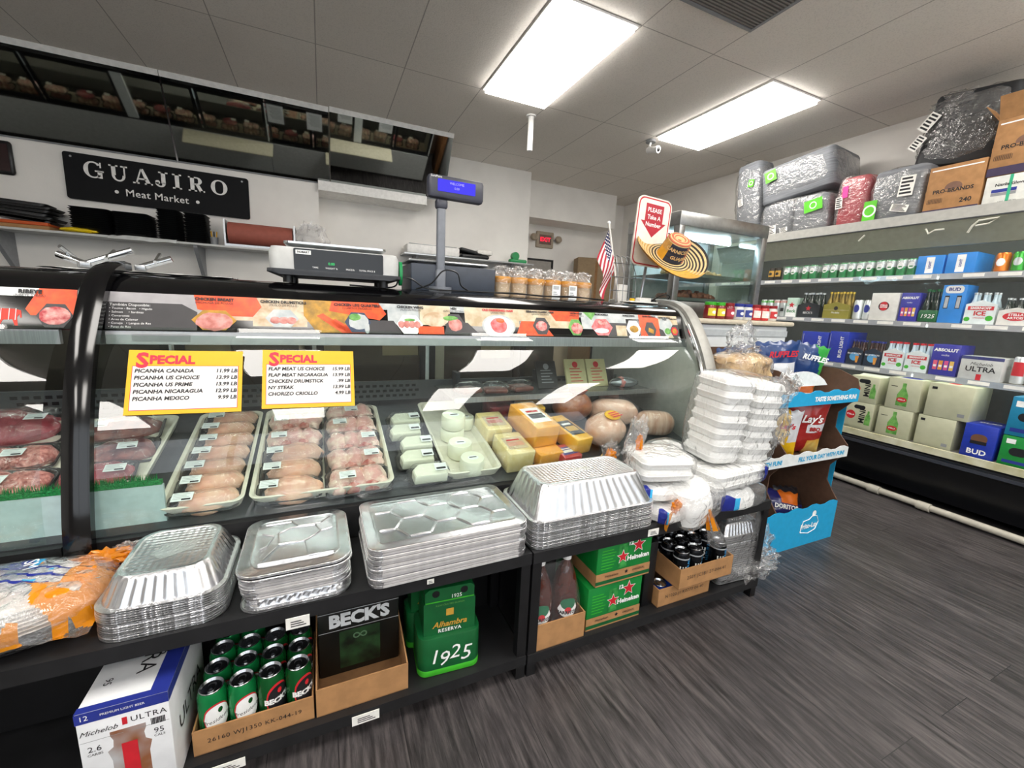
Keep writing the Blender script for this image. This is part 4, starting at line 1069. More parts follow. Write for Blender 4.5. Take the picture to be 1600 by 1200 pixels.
thR = [(THIGH, -.06, .012, .038, .04, .038, 30), (THIGH, -.01, .01, .036, .044, .044, 0), (THIGH, .045, .012, .044, .042, .042, -20), (REDDY, -.02, -.03, .024, .014, .026, 0), (REDDY, .04, -.03, .028, .013, .026, 0), (THIGH, -.065, -.03, .024, .016, .024, 20), (THIGH, .075, -.018, .02, .02, .024, 0), (BREAST, .0, .03, .05, .016, .03, 4)]
for i, y in enumerate((1.478, 1.598, 1.718, 1.838, 1.94)):
    meat_pack(f'bone-in chicken pack in the right column of the wide tub, {names7[i]}', .098, y, .222, .122, thR, 2, 'chicken thigh packs in the wide tub', (-.04, .05, .05, -.05, 0)[i], 60+i*11)
# left case beef
SLAB = lambda m, r=.9: [(m, 0, 0, .085*r, .05*r, .032, 3)]
meat_pack('ground beef pack in the left case, middle row', -.905, 1.80, .20, .125, [(GROUND, -.04, 0, .055, .045, .03, 0), (GROUND, .03, 0, .06, .045, .03, 0)], 3, 'beef packs in the left case', 0, 101)
meat_pack('ground beef pack in the left case, nearest the glass', -.86, 1.655, .20, .125, [(GROUND, -.04, 0, .055, .045, .03, 0), (GROUND, .03, 0, .06, .045, .03, 0)], -3, 'beef packs in the left case', -.02, 107)
meat_pack('bright red beef pack beside the black post, nearest the glass', -.665, 1.66, .19, .12, SLAB(BEEF, 1.0), 5, 'beef packs in the left case', .05, 113)
meat_pack('dark red beef pack behind the black post', -.645, 1.79, .20, .13, SLAB(DARKB, 1.05), 8, 'beef packs in the left case', .02, 117)
meat_pack('large dark beef pack right of the black post, at the back of the left tub', -.69, 1.95, .24, .16, SLAB(DARKB, 1.25), 4, 'beef packs in the left case', -.06, 121)
meat_pack('large red beef cut at the back of the left case', -1.02, 1.98, .34, .18, [(BEEF, 0, 0, .15, .075, .055, 3)], 2, 'beef packs in the left case', .1, 125)
meat_pack('red beef pack at the left edge of the photo', -1.12, 1.66, .22, .13, SLAB(BEEF, 1.1), 2, 'beef packs in the left case', .1, 131)

# more packs stored behind the air panel, seen from above in the slanted mirrors
protos = [o for o in bpy.data.objects if o.name.startswith('meat_pack') and o.get('group') in ('beef packs in the left case', 'chicken thigh packs in the wide tub')][:10]
rnd = random.Random(21)
for i in range(20):
    x = -3.5+i*.262
    for k in range(2):
        dup(protos[(i*3+k*7+(i//3)) % len(protos)] if i % 5 else protos[(i+k) % 4], 'meat pack stored behind the case air panel, seen only in the slanted mirrors', (x+rnd.uniform(-.01, .01), 2.262, .604+k*.085), None, 'meat packs behind the air panel', rot=(0, 0, rnd.uniform(-.05, .05)))

# white divider board with green plastic grass along the glass
t = thing('green_edged_divider', 'white divider board topped with green plastic grass, behind the glass at the post', 'divider', (0, 0, 0))
MB().box(-1.7, 1.432, .586, -.437, 1.442, .700, mat('divider_board', '#b9cfd0', 0.35)).build('board', t)
TURF = mat('plastic_turf', '#128a44', 0.6, var=.3, scale=220, bump=.9, bscale=300)
m = MB(); rnd = random.Random(3)
m.box(-1.7, 1.431, .70, -.44, 1.446, .713, TURF)
for i in range(900):
    x = -1.69+1.245*rnd.random(); y = 1.430+.017*rnd.random(); h_ = .018+.008*rnd.random(); dx = rnd.uniform(-.004, .004)
    m.add([(x-.0015, y, .71), (x+.0015, y, .71), (x+dx, y+rnd.uniform(-.003, .003), .71+h_)], [(0, 1, 2)], TURF)
o = m.build('green_turf_strip', t); o['kind'] = 'stuff'

# cheeses
CHW = mat('white_cheese', '#e9ead6', 0.45, var=.03, coat=.4); CHP = mat('pale_cheese', '#ead9a0', 0.4, col2='#e2cc8a', scale=30, coat=.5); CHY = mat('yellow_cheese', '#f0a626', 0.35, var=.06, coat=.5)
for i in range(5):
    y = 1.47+i*.098
    t = thing('cheese_pack', f'white cheese wedge pack on a black tray, {names7[i]}', 'cheese package', (.325+(.022 if i % 2 == 0 else 0)-.006*i, y, dz(y)+.004), group='cheese packs on black trays', rot=(TILT+.12, 0, .02*i))
    b = MB(); b.loft([[(px, py, z) for px, py in rrect(.165-2*k, .09-2*k, .02, 4)] for k, z in ((.01, 0), (0, .014), (.006, .013), (.014, .004))], BTRAY); b.build('foam_tray', t)
    b = MB(); P = [(-.06, -.032), (.06, -.032), (.064, .01), (.04, .032), (-.04, .032), (-.064, .01)]
    b.loft([[(x, y_, .004) for x, y_ in P], [(x, y_, .036+.008*(1-(x/.064)**2)) for x, y_ in P], [(x*.93, y_*.9, .041+.008*(1-(x/.064)**2)) for x, y_ in P]], CHW); b.build('cheese', t)
    b = MB(); b.loft([[(px, py, z) for px, py in rrect(.16-2*k, .086-2*k, .02, 4)] for k, z in ((0, .013), (.004, .03), (.012, .052))], WRAP, None, False, True); b.build('stretch_wrap', t)
    b = MB(); b.box(.015, -.02, .0525, .06, .018, .053, LABEL); b.quad(.02, -.014, .055, -.004, INKK, None, .0533); b.build('price_label', t)
def wheel(label, x, y, z, r, hh):
    t = thing('round_cheese', label, 'cheese', (x, y, z), group='round white cheeses', rot=(TILT*.8, 0, 0))
    b = MB(); b.lathe([(r*.9, 0), (r, hh*.12), (r*1.01, hh*.5), (r, hh*.88), (r*.93, hh), (r*.5, hh*1.02)], CHW, None, 28); b.build('cheese', t)
    b = MB(); b.disc(0, -.1*r, r*.45, LABEL, z=hh*1.022+.0006, ry=r*.3); b.quad(-r*.3, -r*.1, r*.3, r*.02, INKK, None, hh*1.022+.0012); b.build('paper_label', t)
wheel('round white cheese nearest the glass beside the wedge packs', .515, 1.475, dz(1.475)+.008, .049, .062)
wheel('round white cheese second from the glass', .498, 1.585, dz(1.585)+.008, .05, .062)
wheel('lower round white cheese of the two stacked at the back', .502, 1.715, dz(1.715)+.008, .052, .055)
wheel('upper round white cheese of the two stacked at the back', .502, 1.70, dz(1.715)+.066, .052, .058)
wheel('round white cheese right of the stacked pair, at the back', .585, 1.80, dz(1.80)+.008, .045, .055)
def block(name, label, x, y, w, d, hh, mt, lift=0.0, rz=0.0, lab=None, group=None, cat='cheese'):
    t = thing(name, label, cat, (x, y, dz(y)+.004+lift), group=group, rot=(TILT, 0, math.radians(rz)))
    b = MB(); b.rbox(w, d, hh, .008, mt, None, .006, 3); b.build('cheese', t)
    if lab:
        l = MB(); l.box(-w*.38, -d*.30, hh, w*.38, d*.25, hh+.0006, lab[0]); l.quad(-w*.3, -d*.16, w*.3, d*.02, lab[1], None, hh+.001); l.quad(-w*.25, d*.08, w*.25, d*.15, lab[2], None, hh+.001); l.build('printed_label', t)
    b = MB(); b.rbox(w+.006, d+.006, hh+.005, .01, WRAP, T3(0, 0, -.001), .008, 3); b.build('stretch_wrap', t)
    return t
block('cheese_block', 'pale yellow cheese block in front, beside the deep foil pans', .705, 1.515, .12, .16, .09, CHP, 0, 4, (CREAM, mat('label_pink', '#d8a08a', .5), INKR), 'pale cheese blocks')
block('cheese_block', 'pale yellow cheese block behind the front one', .685, 1.70, .12, .16, .09, CHP, 0, 2, (CREAM, PINK, INKR), 'pale cheese blocks')
block('cheese_block', 'lower yellow cheddar block under the labelled one', .845, 1.545, .125, .20, .06, CHY, 0, 8, None, 'yellow cheese blocks')
block('cheese_block', 'big yellow cheddar block with black and red label, on top', .835, 1.60, .125, .23, .095, CHY, .064, 8, (INKW, INKK, INKR), 'yellow cheese blocks')
block('cheese_block', 'yellow cheese loaf with two black oval labels, right of the big block', 1.0, 1.565, .10, .22, .075, mat('golden_cheese', '#f2b411', .35, coat=.5), .03, 12, (INKK, GOLDP, INKW), 'yellow cheese blocks')
block('cheese_block', 'red labelled cheese pack in front of the yellow loaf', .945, 1.475, .10, .10, .05, mat('red_pack', '#c4222c', .35, coat=.5), .0, 10, (NAVY, INKW, INKW), 'yellow cheese blocks')
block('cheese_block', 'yellow speckled cheese loaf at the back of the cheeses', .93, 1.83, .11, .14, .10, mat('speckled_cheese', '#e7bb1c', .35, col2='#c08a18', scale=60, coat=.5), 0, 0, None, 'yellow cheese blocks')
block('beet_pack', 'dark red vacuum pack behind the yellow cheeses', .78, 1.87, .13, .12, .09, mat('dark_red_pack', '#701828', .3, col2='#a02a3a', coat=.6), 0, 0, None, None, 'meat package')
# hams
def ham(label, x, y, z, r, ln, mt, ang, lab=None, vert=False, seed=0, tiltz=0):
    t = thing('deli_ham', label, 'ham', (x, y, z), group='hams and cold cuts in the case', rot=(0, 0, math.radians(ang)))
    b = MB()
    if vert: b.blob(r, r*.95, r*.82, mt, T3(0, 0, r*.72), .08, 1.5, seed, 26, 16, .85)
    else: b.blob(ln/2, r, r, mt, T3(0, 0, r*.9), .06, 1.6, seed, 26, 18, .9, pw=.55)
    b.build('ham', t)
    f = MB()
    if vert: f.blob(r*1.04, r*1.0, r*.86, WRAP, T3(0, 0, r*.72), .10, 2.2, seed, 26, 16, .9)
    else: f.blob(ln/2*1.04, r*1.05, r*1.05, WRAP, T3(0, 0, r*.92), .08, 2.6, seed, 26, 18, .92, pw=.6)
    f.build('plastic_casing', t)
    if lab:
        l = MB(); zc = r*1.60 if vert else r*2.0
        l.blob(r*.52, r*.34, .012, lab[0], T3(0, -.35*r, zc*.955) @ RX(22), .05, 1, 2, 20, 8)
        for q in range(3): l.quad(-r*.4, -.02+q*.014-.008, r*.4-.01*q, -.013+q*.014-.008, lab[1], T3(0, -.35*r, zc*.955) @ RX(22), .0125)
        l.build('printed_label', t)
BROWNH = mat('brown_ham', '#8a4a30', 0.4, col2='#a86a4a', scale=20, bump=.2, coat=.4); PALEH = mat('pale_ham', '#d7a58e', 0.4, col2='#e3beab', scale=20, bump=.1, coat=.4); PINKH = mat('pink_ham', '#c77a72', .4, col2='#dba79c', scale=24, coat=.4); SLICED = mat('sliced_meat', '#b98a72', .45, col2='#d9b8a4', scale=6, stretch=(12, 1, 1), coat=.3)
ham('round brown glazed ham at the back with a small red mark', 1.165, 1.79, dz(1.79)+.01, .105, 0, BROWNH, 10, (mat('label_brown', '#6a2a1e', .5), ORANGE), True, 5)
ham('pale turkey breast with yellow and red label in front of the brown ham', 1.20, 1.545, dz(1.545)+.01, .10, 0, PALEH, 20, (SIGNY, SPEC), True, 9)
ham('long pale ham log behind the turkey breast', 1.385, 1.73, dz(1.73)+.01, .065, .26, PALEH, -35, None, False, 12)
ham('small pink ham standing at the back right', 1.50, 1.92, dz(1.92)+.01, .06, 0, PINKH, 0, None, True, 15)
ham('sliced cold-cut log in the right end of the case', 1.555, 1.60, dz(1.60)+.006, .062, .21, SLICED, -25, None, False, 18)
# upper shelf: sausages, menu cards
SAUS = mat('sausage', '#5a2a24', 0.35, col2='#7c4438', scale=30, coat=.5)
for i, (x, y, n, a) in enumerate(((.62, 1.86, 4, 20), (.755, 1.85, 3, -10), (.90, 1.87, 4, 10))):
    t = thing('sausage_pack', ('left', 'middle', 'right')[i]+' pack of dark sausages on the upper glass shelf', 'sausage package', (x, y, .832), a, 'sausage packs on the upper shelf')
    for k in range(n):
        s = MB(); s.tube([(-.05+.002*k, -.035+k*.024, .016), (0, -.04+k*.024, .02), (.05, -.036+k*.024, .016)], [.006, .014, .006], SAUS, 10) if False else s.tube([(-.058, -.035+k*.024, .016), (-.05, -.035+k*.024, .016), (0, -.041+k*.024, .018), (.05, -.035+k*.024, .016), (.058, -.035+k*.024, .016)], [.005, .0125, .0135, .0125, .005], SAUS, 10)
        s.build('sausage', t)
    s = MB(); s.blob(.07, .055, .034, WRAP, T3(0, 0, .026), .2, 2, i+3, 24, 12, .7, pw=.6); s.build('plastic_casing', t)
    s = MB(); s.box(-.025, -.02, 0, .025, .02, .0006, LABEL, T3(-.02, -.01, .058) @ RX(-10)); s.quad(-.018, -.012, .018, -.004, INKK, T3(-.02, -.01, .059) @ RX(-10)); s.build('price_label', t)
def menu(label, x, w, hgt, mt, mt2, y=1.90, lean=24):
    t = thing('boxed_card', label, 'box', (x, y, .832), rot=(math.radians(-lean), 0, 0))
    b = MB(); b.box(-w/2, 0, 0, w/2, .012, hgt, mt); b.build('card', t); l = MB()
    for q in range(5): l.quad(-w*.3, hgt*.2+q*hgt*.11, w*(.3-.08*(q % 3)), hgt*.2+q*hgt*.11+.005, mt2, T3(0, -.0006, 0) @ FRONT)
    l.disc(0, hgt*.8, w*.14, mt2, T3(0, -.0006, 0) @ FRONT); l.build('print', t)
menu('black printed card leaning on the upper glass shelf', 1.085, .12, .15, INKK, GREY)
menu('left beige box with red round print on the upper glass shelf', 1.27, .13, .16, mat('beige_box', '#c9c090', .5), INKR)
menu('right beige box with red round print on the upper glass shelf', 1.41, .13, .16, mat('beige_box', '#c9c090', .5), INKR)
t = thing('wrapped_pack', 'silver and blue wrapped pack lying on the upper shelf, right end', 'package', (1.55, 1.86, .832), -15)
b = MB(); b.blob(.085, .045, .03, mat('silver_pack', '#a9adb2', .2, .7), T3(0, 0, .026), .15, 2, 4, 24, 12, .85); b.blob(.03, .046, .031, REDM, T3(-.02, 0, .026), .1, 2, 4, 20, 12, .85); b.build('pack', t)

# ================================================================== foam container packs at the right end of the rack
def clam(w, d, hh, r=.03):
    """closed foam container: base, rim, domed lid"""
    m = MB()
    R = [[(x, y, z) for x, y in rrect(w-2*i, d-2*i, r, 5)] for i, z in ((.008, 0), (.003, hh*.40), (0, hh*.45), (0, hh*.52), (.003, hh*.55), (.006, hh*.86), (.012, hh*.97), (.02, hh))]
    m.loft(R, FOAM); return m
def bowl_stack(n, r, hh, lift, sx=1.0, sy=1.0):
    m = []
    for i in range(n):
        b = MB(); b.lathe([(r*.72, hh), (r*.75, hh), (r*.92, hh*.35), (r, .004), (r, 0), (r*.97, 0)], FOAM, T3(0, 0, i*lift) @ SV(sx, sy, 1), 8 if sx == 1.0 else 24, True, False); m.append(b)
    return m
# tall leaning twin column of containers
t = thing('foam_container_pack', 'tall leaning twin stack of white foam containers in clear plastic with an orange print', 'foam packs', (1.57, 1.185, .655), rot=(math.radians(3), math.radians(4), math.radians(-4)), group='plastic-wrapped foam containers on the rack')
cm = clam(.162, .18, .05).mesh('container')
for c in range(2):
    for k in range(7):
        o = bpy.data.objects.new('container', cm); COL.objects.link(o); o.parent = t
        o.location = (-.086+c*.174+.003*math.sin(k*2+c), .003*math.cos(k*3+c), .003+k*.0505-(.012*c)); o.rotation_euler = (0, 0, .02*math.sin(k*4+c))
g = MB(); bag(g, .365, .215, .372, FILM, None, .035, 11, .28, 9, 64, 44)
crumple(g, 0, .06, FILM, T3(.17, -.06, .33) @ RY(35), 13, .6, 3.4, .8, .8, 1.3); crumple(g, 0, .05, FILM, T3(.175, -.08, .17), 15, .6, 3.4, .6, .8, 1.6);
g.build('plastic_bag', t)
g = MB()
rnd = random.Random(2)
for i in range(12):
    a = 2*PI*i/12; r1 = .05+.02*rnd.random(); g.add([(.04, .0, .3655), (.04+r1*math.cos(a-.15), .55*r1*math.sin(a-.15), .366), (.04+r1*1.25*math.cos(a), .7*r1*math.sin(a), .365), (.04+r1*math.cos(a+.15), .55*r1*math.sin(a+.15), .366)], [(0, 1, 2, 3)], FORANGE)
g.build('orange_print', t, smooth=0)
def pack(label, x, y, z, w, d, hh, kind, seed, rot=(0, 0, 0), blue=None, orange=None):
    t = thing('foam_container_pack', label, 'foam packs', (x, y, z), rot=tuple(math.radians(q) for q in rot), group='plastic-wrapped foam containers on the rack')
    if kind == 'clam':
        n = max(1, round((hh-.01)/.05)); m = clam(w-.03, d-.03, (hh-.012)/n)
        me = m.mesh('container')
        for k in range(n):
            o = bpy.data.objects.new('container', me); COL.objects.link(o); o.parent = t; o.location = (0, 0, .004+k*(hh-.012)/n); o.rotation_euler = (0, 0, .03*math.sin(seed+k))
    else:
        n = 5; r = w/2-.014; b0 = (hh-.02)*.62; lf = (hh-.02-b0)/(n-1)
        me = None
        for k, mb in enumerate(bowl_stack(n, r, b0, lf, 1.001, (d-.028)/(w-.028))):
            mb.build('bowl', t, (0, 0, .004))
    g = MB(); bag(g, w, d, hh, FILM, None, .04, seed, .42, 10, 40, 26); g.build('plastic_bag', t)
    fn = bag_fn(w*1.006, d*1.006, hh*1.006, .04, seed, .42, 10)
    if blue:
        g = MB(); u0, u1, v0, v1 = blue
        g.grid(lambda u, v: fn(u0+(u1-u0)*u, v0+(v1-v0)*v+.06*math.sin(u*5)), 12, 6, FBLUE, matfn=lambda u, v: FCYAN if u > .8 else FBLUE); g.build('blue_print', t)
    if orange:
        g = MB(); P = orange
        crumple(g, 0, .022, FORANGE, T3(P[0]*.82, P[1]*.82, P[2]), seed, .5, 2.5, 1.0, .7, 1.2)
        def fan(u, v):
            a = (u-.5)*1.6; rr = .01+.055*v
            return (P[0]+rr*math.cos(a)*P[3], P[1]-.004-.01*v, P[2]-.03*v+rr*math.sin(a))
        g.grid(fan, 8, 5, FORANGE); g.build('orange_tie_end', t)
    return t
pack('white foam bowl pack with blue print at the front right corner of the rack', 1.555, 1.155, .470, .315, .24, .095, 'bowl', 31, (0, 0, 0), (.62, .74, .25, .6))
pack('pack of foam containers under the tall leaning twin stack', 1.535, 1.165, .566, .36, .25, .09, 'clam', 33, (0, 0, 3), (.80, .88, .3, .6))
pack('round foam bowl bag with an orange tied end, lying at the rack front', 1.315, 1.135, .470, .235, .22, .145, 'bowl', 35, (12, -14, 8), None, (-.125, -.03, .10, -1))
pack('flat foam bowl pack with orange tied end, lowest beside the deep pans', 1.195, 1.15, .470, .19, .20, .07, 'bowl', 37, (0, 0, 10), (.55, .66, .3, .7), (.10, -.08, .03, 1))
pack('foam bowl pack with blue print, on the flat pack beside the deep pans', 1.195, 1.19, .541, .22, .20, .07, 'bowl', 39, (0, 0, -8), (.56, .68, .2, .7))
pack('large white foam container pack topping the pile beside the deep pans', 1.215, 1.205, .612, .25, .22, .105, 'clam', 41, (0, 0, -14))
pack('small foam container pack at the back, between the pile and leaning stack', 1.335, 1.29, .612, .17, .13, .10, 'clam', 43, (0, 0, 10))
t = thing('clear_bag_end', 'crumpled clear bag end with orange stripe beside the deep pans', 'bag', (1.135, 1.26, .70))
g = MB(); crumple(g, 0, .055, FILM, T3(0, 0, .05) @ RY(20), 21, .5, 2.8, .7, .6, 1.5); g.build('film', t); g = MB(); crumple(g, 0, .025, FORANGE, T3(.005, -.02, .035), 22, .5, 2.8, .6, .5, 1.4); g.build('orange_print', t)
t = thing('clear_bag_end', 'crumpled clear bag end with yellow print behind the deep pan stack', 'bag', (1.085, 1.345, .61))
g = MB(); crumple(g, 0, .05, FILM, T3(0, 0, .05), 24, .5, 2.8, .9, .5, 1.1); g.build('film', t); g = MB(); crumple(g, 0, .03, FORANGE, T3(-.01, -.015, .045), 26, .5, 2.8, .8, .5, 1.0); g.build('orange_print', t)
t = thing('tied_bag_tail', 'twisted clear and orange bag tail hanging over the black cans', 'bag', (1.33, 1.05, .42))
g = MB()
def tail(u, v):
    a = 2*PI*u; r = .012+.032*v*(1+.5*mnoise.noise(Vector((math.cos(a)*2, math.sin(a)*2, v*3)))); return (.055*v+r*math.cos(a), -.012-.02*v+.5*r*math.sin(a), .10-.15*v)
g.grid(tail, 20, 14, FILM, None, lambda u, v: FORANGE if v < .55 and (u*5) % 1 > .3 else FILM, True); g.build('film', t)
# ================================================================== on the back wall
t = thing('meat_market_sign', 'black sign board with white Meat Market lettering on the back wall', 'sign', (-1.255, 4.905, 2.145), rot=(0, math.radians(.6), 0))
b = MB(); b.prism([(x, y) for x, y in rrect(1.30, .365, .02, 4)], .02, mat('sign_black', '#101114', 0.6, bump=.05, spec=.2), T3(0, .01, 0) @ FRONT); b.build('board', t)
l = MB(); G = T3(0, -.0112, 0) @ FRONT
# slab-serif capitals drawn from strokes: each letter is a list of boxes and arcs in a unit cell
SW = WHITE
def bar(x0, y0, x1, y1): l.quad(x0, y0, x1, y1, SW, G)
def arc(cx, cy, rx, ry, a0, a1, t0, t1, n=18):
    """ring segment whose width swells from t1 (top, bottom) to t0 (sides)"""
    for i in range(n):
        A, B = math.radians(a0+(a1-a0)*i/n), math.radians(a0+(a1-a0)*(i+1)/n)
        f = lambda a: t1+(t0-t1)*abs(math.cos(a))
        P = [(cx+rx*math.cos(A), cy+ry*math.sin(A)), (cx+rx*math.cos(B), cy+ry*math.sin(B)), (cx+(rx-f(B))*math.cos(B), cy+(ry-t1)*math.sin(B)), (cx+(rx-f(A))*math.cos(A), cy+(ry-t1)*math.sin(A))]
        l.poly(P, SW, G)
H_ = .125; y0 = .005
def serif(cx, y, w=.05): bar(cx-w/2, y, cx+w/2, y+.012)
x = -.52     # G
arc(x+.055, y0+H_/2, .062, H_/2+.003, 40, 322, .03, .011); bar(x+.082, y0+.0, x+.112, y0+.055); serif(x+.094, y0+.048, .058); bar(x+.098, y0+.083, x+.108, y0+H_)
x = -.355    # U
bar(x+.008, y0+.045, x+.036, y0+H_); bar(x+.088, y0+.045, x+.099, y0+H_); serif(x+.022, y0+H_-.012, .06); serif(x+.093, y0+H_-.012, .046); arc(x+.0535, y0+.047, .0455, .05, 180, 360, .02, .012)
x = -.20     # A
l.poly([(x+.048, y0+H_), (x+.068, y0+H_), (x+.118, y0), (x+.086, y0)], SW, G); l.poly([(x+.048, y0+H_), (x+.058, y0+H_), (x+.020, y0), (x+.008, y0)], SW, G); bar(x+.028, y0+.036, x+.085, y0+.048); serif(x+.014, y0, .044); serif(x+.100, y0, .056)
x = -.055    # J
bar(x+.045, y0+.03, x+.075, y0+H_); serif(x+.06, y0+H_-.012, .066); arc(x+.0375, y0+.034, .0375, .037, 180, 360, .026, .012); l.disc(x+.018, y0+.036, .017, SW, G)
x = .07      # I
bar(x+.018, y0, x+.048, y0+H_); serif(x+.033, y0, .066); serif(x+.033, y0+H_-.012, .066)
x = .185     # R
bar(x+.014, y0, x+.044, y0+H_); serif(x+.03, y0, .062); bar(x+.0, y0+H_-.012, x+.06, y0+H_); arc(x+.058, y0+H_-.034, .044, .034, -90, 90, .028, .012); bar(x+.04, y0+H_-.068, x+.06, y0+H_-.056); l.poly([(x+.05, y0+.062), (x+.082, y0+.058), (x+.112, y0), (x+.082, y0)], SW, G); serif(x+.104, y0, .034)
x = .355     # O
arc(x+.062, y0+H_/2, .064, H_/2+.003, 0, 360, .032, .011, 32)
l.text('Meat Market', .082, SW, G, -.045, -.085, .0002, bold=.0006, spacing=1.05)
l.disc(-.325, -.085, .014, SW, G); l.disc(.245, -.085, .014, SW, G)
l.build('lettering', t, smooth=0)
MB().cyl(.008, .012, STEEL, T3(-.60, -.012, .15) @ RX(-90)).build('bolt', t); MB().cyl(.008, .012, STEEL, T3(.60, -.012, .15) @ RX(-90)).build('bolt', t)

t = thing('wall_monitor', 'dark red-black panel on the back wall at the left edge', 'panel', (-2.5, 4.905, 2.22))
MB().rbox(.6, .03, .25, .02, BLACK, T3(0, 0, -.125)).build('frame', t); MB().box(-.28, -.018, -.10, .28, -.0155, .10, mat('dark_red_screen', '#2a1014', .25)).build('screen', t)

t = thing('wall_shelf', 'long grey shelf under the black lettered sign, holding black trays', 'shelf', (0, 0, 0))
MB().box(-2.9, 4.62, 1.655, -.42, 4.915, 1.672, mat('shelf_white', '#c9cac8', .5)).build('board', t)
for x in (-2.3, -1.02):
    m = MB(); m.loft([[(x, 4.915, 1.655), (x, 4.64, 1.655), (x, 4.64, 1.635), (x, 4.90, 1.34), (x, 4.915, 1.34)], [(x+.03, 4.915, 1.655), (x+.03, 4.64, 1.655), (x+.03, 4.64, 1.635), (x+.03, 4.90, 1.34), (x+.03, 4.915, 1.34)]], GREY); m.build('bracket', t)
KT = mat('black_tray_stack', '#17181a', 0.4, var=.2)
def traystack(label, x, w, d, n, hh, y=4.76, lean=0):
    t = thing('black_tray_stack', label, 'tray stack', (x, y, 1.673), rot=(0, math.radians(lean), 0), group='stacked black foam trays on the back shelf')
    for k in range(n):
        m = MB(); m.loft([[(a, b, z) for a, b in rrect(w-2*i, d-2*i, .03, 4)] for i, z in ((.015, 0), (0, hh/n*.85), (.004, hh/n*.9), (.02, .003))], KT); m.build('foam_tray', t, (.003*math.sin(k*3), 0, k*hh/n))
    return t
traystack('black foam tray stack right of the yellow pouch on the back shelf', -1.70, .25, .25, 14, .205)
traystack('wide black foam tray stack under the left half of Meat Market', -1.435, .235, .25, 13, .20)
traystack('taller narrow black foam tray stack under the right half of Meat Market', -1.19, .16, .22, 17, .26)
traystack('rightmost black foam tray stack on the back shelf', -1.00, .165, .22, 16, .25)
t = thing('black_tray_pile', 'messy pile of flat black trays lying on the orange folder', 'tray pile', (-2.06, 4.76, 1.735), group=None)
for k in range(6):
    m = MB(); m.loft([[(a, b, z) for a, b in rrect(w_, .2, .03, 4)] for w_, z in ((.34, 0), (.37, .018), (.36, .02), (.33, .005))], KT); m.build('foam_tray', t, (-.05+.03*math.sin(k*2.2), 0, .004+k*.024), (0, math.radians(6-k*.8), .1*math.sin(k*4)))
t = thing('orange_folder', 'orange and cardboard folder box lying on the back shelf', 'folder', (-2.09, 4.75, 1.673))
MB().rbox(.29, .22, .025, .005, mat('folder_orange', '#c8551e', .6), T3(0, 0, .03)).build('folder', t); MB().rbox(.31, .24, .028, .005, CARD).build('box', t)
m = MB(); m.blob(.115, .07, .02, mat('yellow_pouch', '#f0cf12', .35), None, .3, 2.5, 4, 20, 10, .9); o = m.build('yellow_pouch', None, (-1.77, 4.66, 1.691)); tag(o, 'bright yellow pouch at the front edge of the back shelf', 'pouch')
m = MB()
def sheet(u, v): return (-1.58+.45*u, 4.60+.2*v, 1.6745+.006+.012*mnoise.noise(Vector((u*4, v*3, 2))) - (.03*max(0, .12-v)/.12))
o = MB().grid(sheet, 20, 10, mat('white_sheet', '#d6d8d8', .6)).build('plastic_sheet', None); tag(o, 'white plastic sheet hanging over the back shelf edge below the tray stacks', 'sheet')
t = thing('marker_cup', 'small cup with yellow and black pens beside the paper roll', 'cup', (-.875, 4.72, 1.673))
MB().lathe([(.028, 0), (.032, .07), (.029, .07), (.026, .004)], GREY).build('cup', t)
for k, mt in enumerate((SIGNY, BLACK, SIGNY)): MB().rod((-.012+k*.012, 0, .01), (-.02+k*.02, .01*k, .12), .005, mt).build('pen', t)
t = thing('butcher_paper_roll', 'reddish brown butcher paper roll in its holder on the back shelf', 'paper roll', (-.50, 4.74, 1.673))
MB().rod((-.26, 0, .125), (.26, 0, .125), .095, mat('butcher_paper', '#a1584a', .7, var=.06), 32).build('roll', t)
h = MB(); h.box(-.285, -.10, 0, -.272, .10, .23, STEEL); h.build('holder_side', t); h = MB(); h.box(.272, -.10, 0, .285, .10, .23, STEEL); h.build('holder_side', t); MB().box(-.272, -.105, 0, .272, -.085, .02, STEEL).build('cutter_bar', t)
t = thing('clear_bag', 'crumpled clear bag of white supplies hanging right of the paper roll', 'bag', (-.085, 4.78, 1.66))
g = MB(); crumple(g, 0, .12, film('milky_film', haze=.25, bump=.8, bscale=30, rough=.15), T3(0, 0, .15), 8, .6, 2.4, 1.1, .7, 1.3); g.build('film', t); MB().blob(.09, .06, .05, mat('pink_goods', '#d9a6a0', .6), T3(.02, 0, .06), .2, 2, 3).build('contents', t)
# right shelf on the rear wall
t = thing('wall_shelf', 'short grey shelf on the rear wall behind the blue-grey register', 'shelf', (0, 0, 0))
MB().box(.86, 4.96, 1.785, 2.50, 5.245, 1.80, STEEL).build('board', t)
for x in (1.0, 2.2):
    m = MB(); m.loft([[(x, 5.245, 1.785), (x, 4.98, 1.785), (x, 5.23, 1.55), (x, 5.245, 1.55)], [(x+.03, 5.245, 1.785), (x+.03, 4.98, 1.785), (x+.03, 5.23, 1.55), (x+.03, 5.245, 1.55)]], GREY); m.build('bracket', t)
t = thing('white_wrapping_tray', 'flat white wrapping machine on the rear wall shelf', 'machine', (1.20, 5.09, 1.801)); MB().rbox(.62, .24, .10, .02, WHITE, None, .015).build('body', t); MB().rbox(.56, .2, .01, .01, STEEL, T3(0, 0, .10)).build('plate', t)
t = thing('black_foam_trays', 'black foam trays with a white pack on the rear wall shelf', 'trays', (1.72, 5.09, 1.801), -4)
MB().rbox(.36, .22, .05, .03, KT).build('tray', t); MB().rbox(.30, .22, .05, .03, KT, T3(-.05, 0, .052) @ RY(10)).build('tray', t); MB().rbox(.2, .18, .06, .02, PAPER, T3(.12, -.02, .052)).build('white_pack', t)
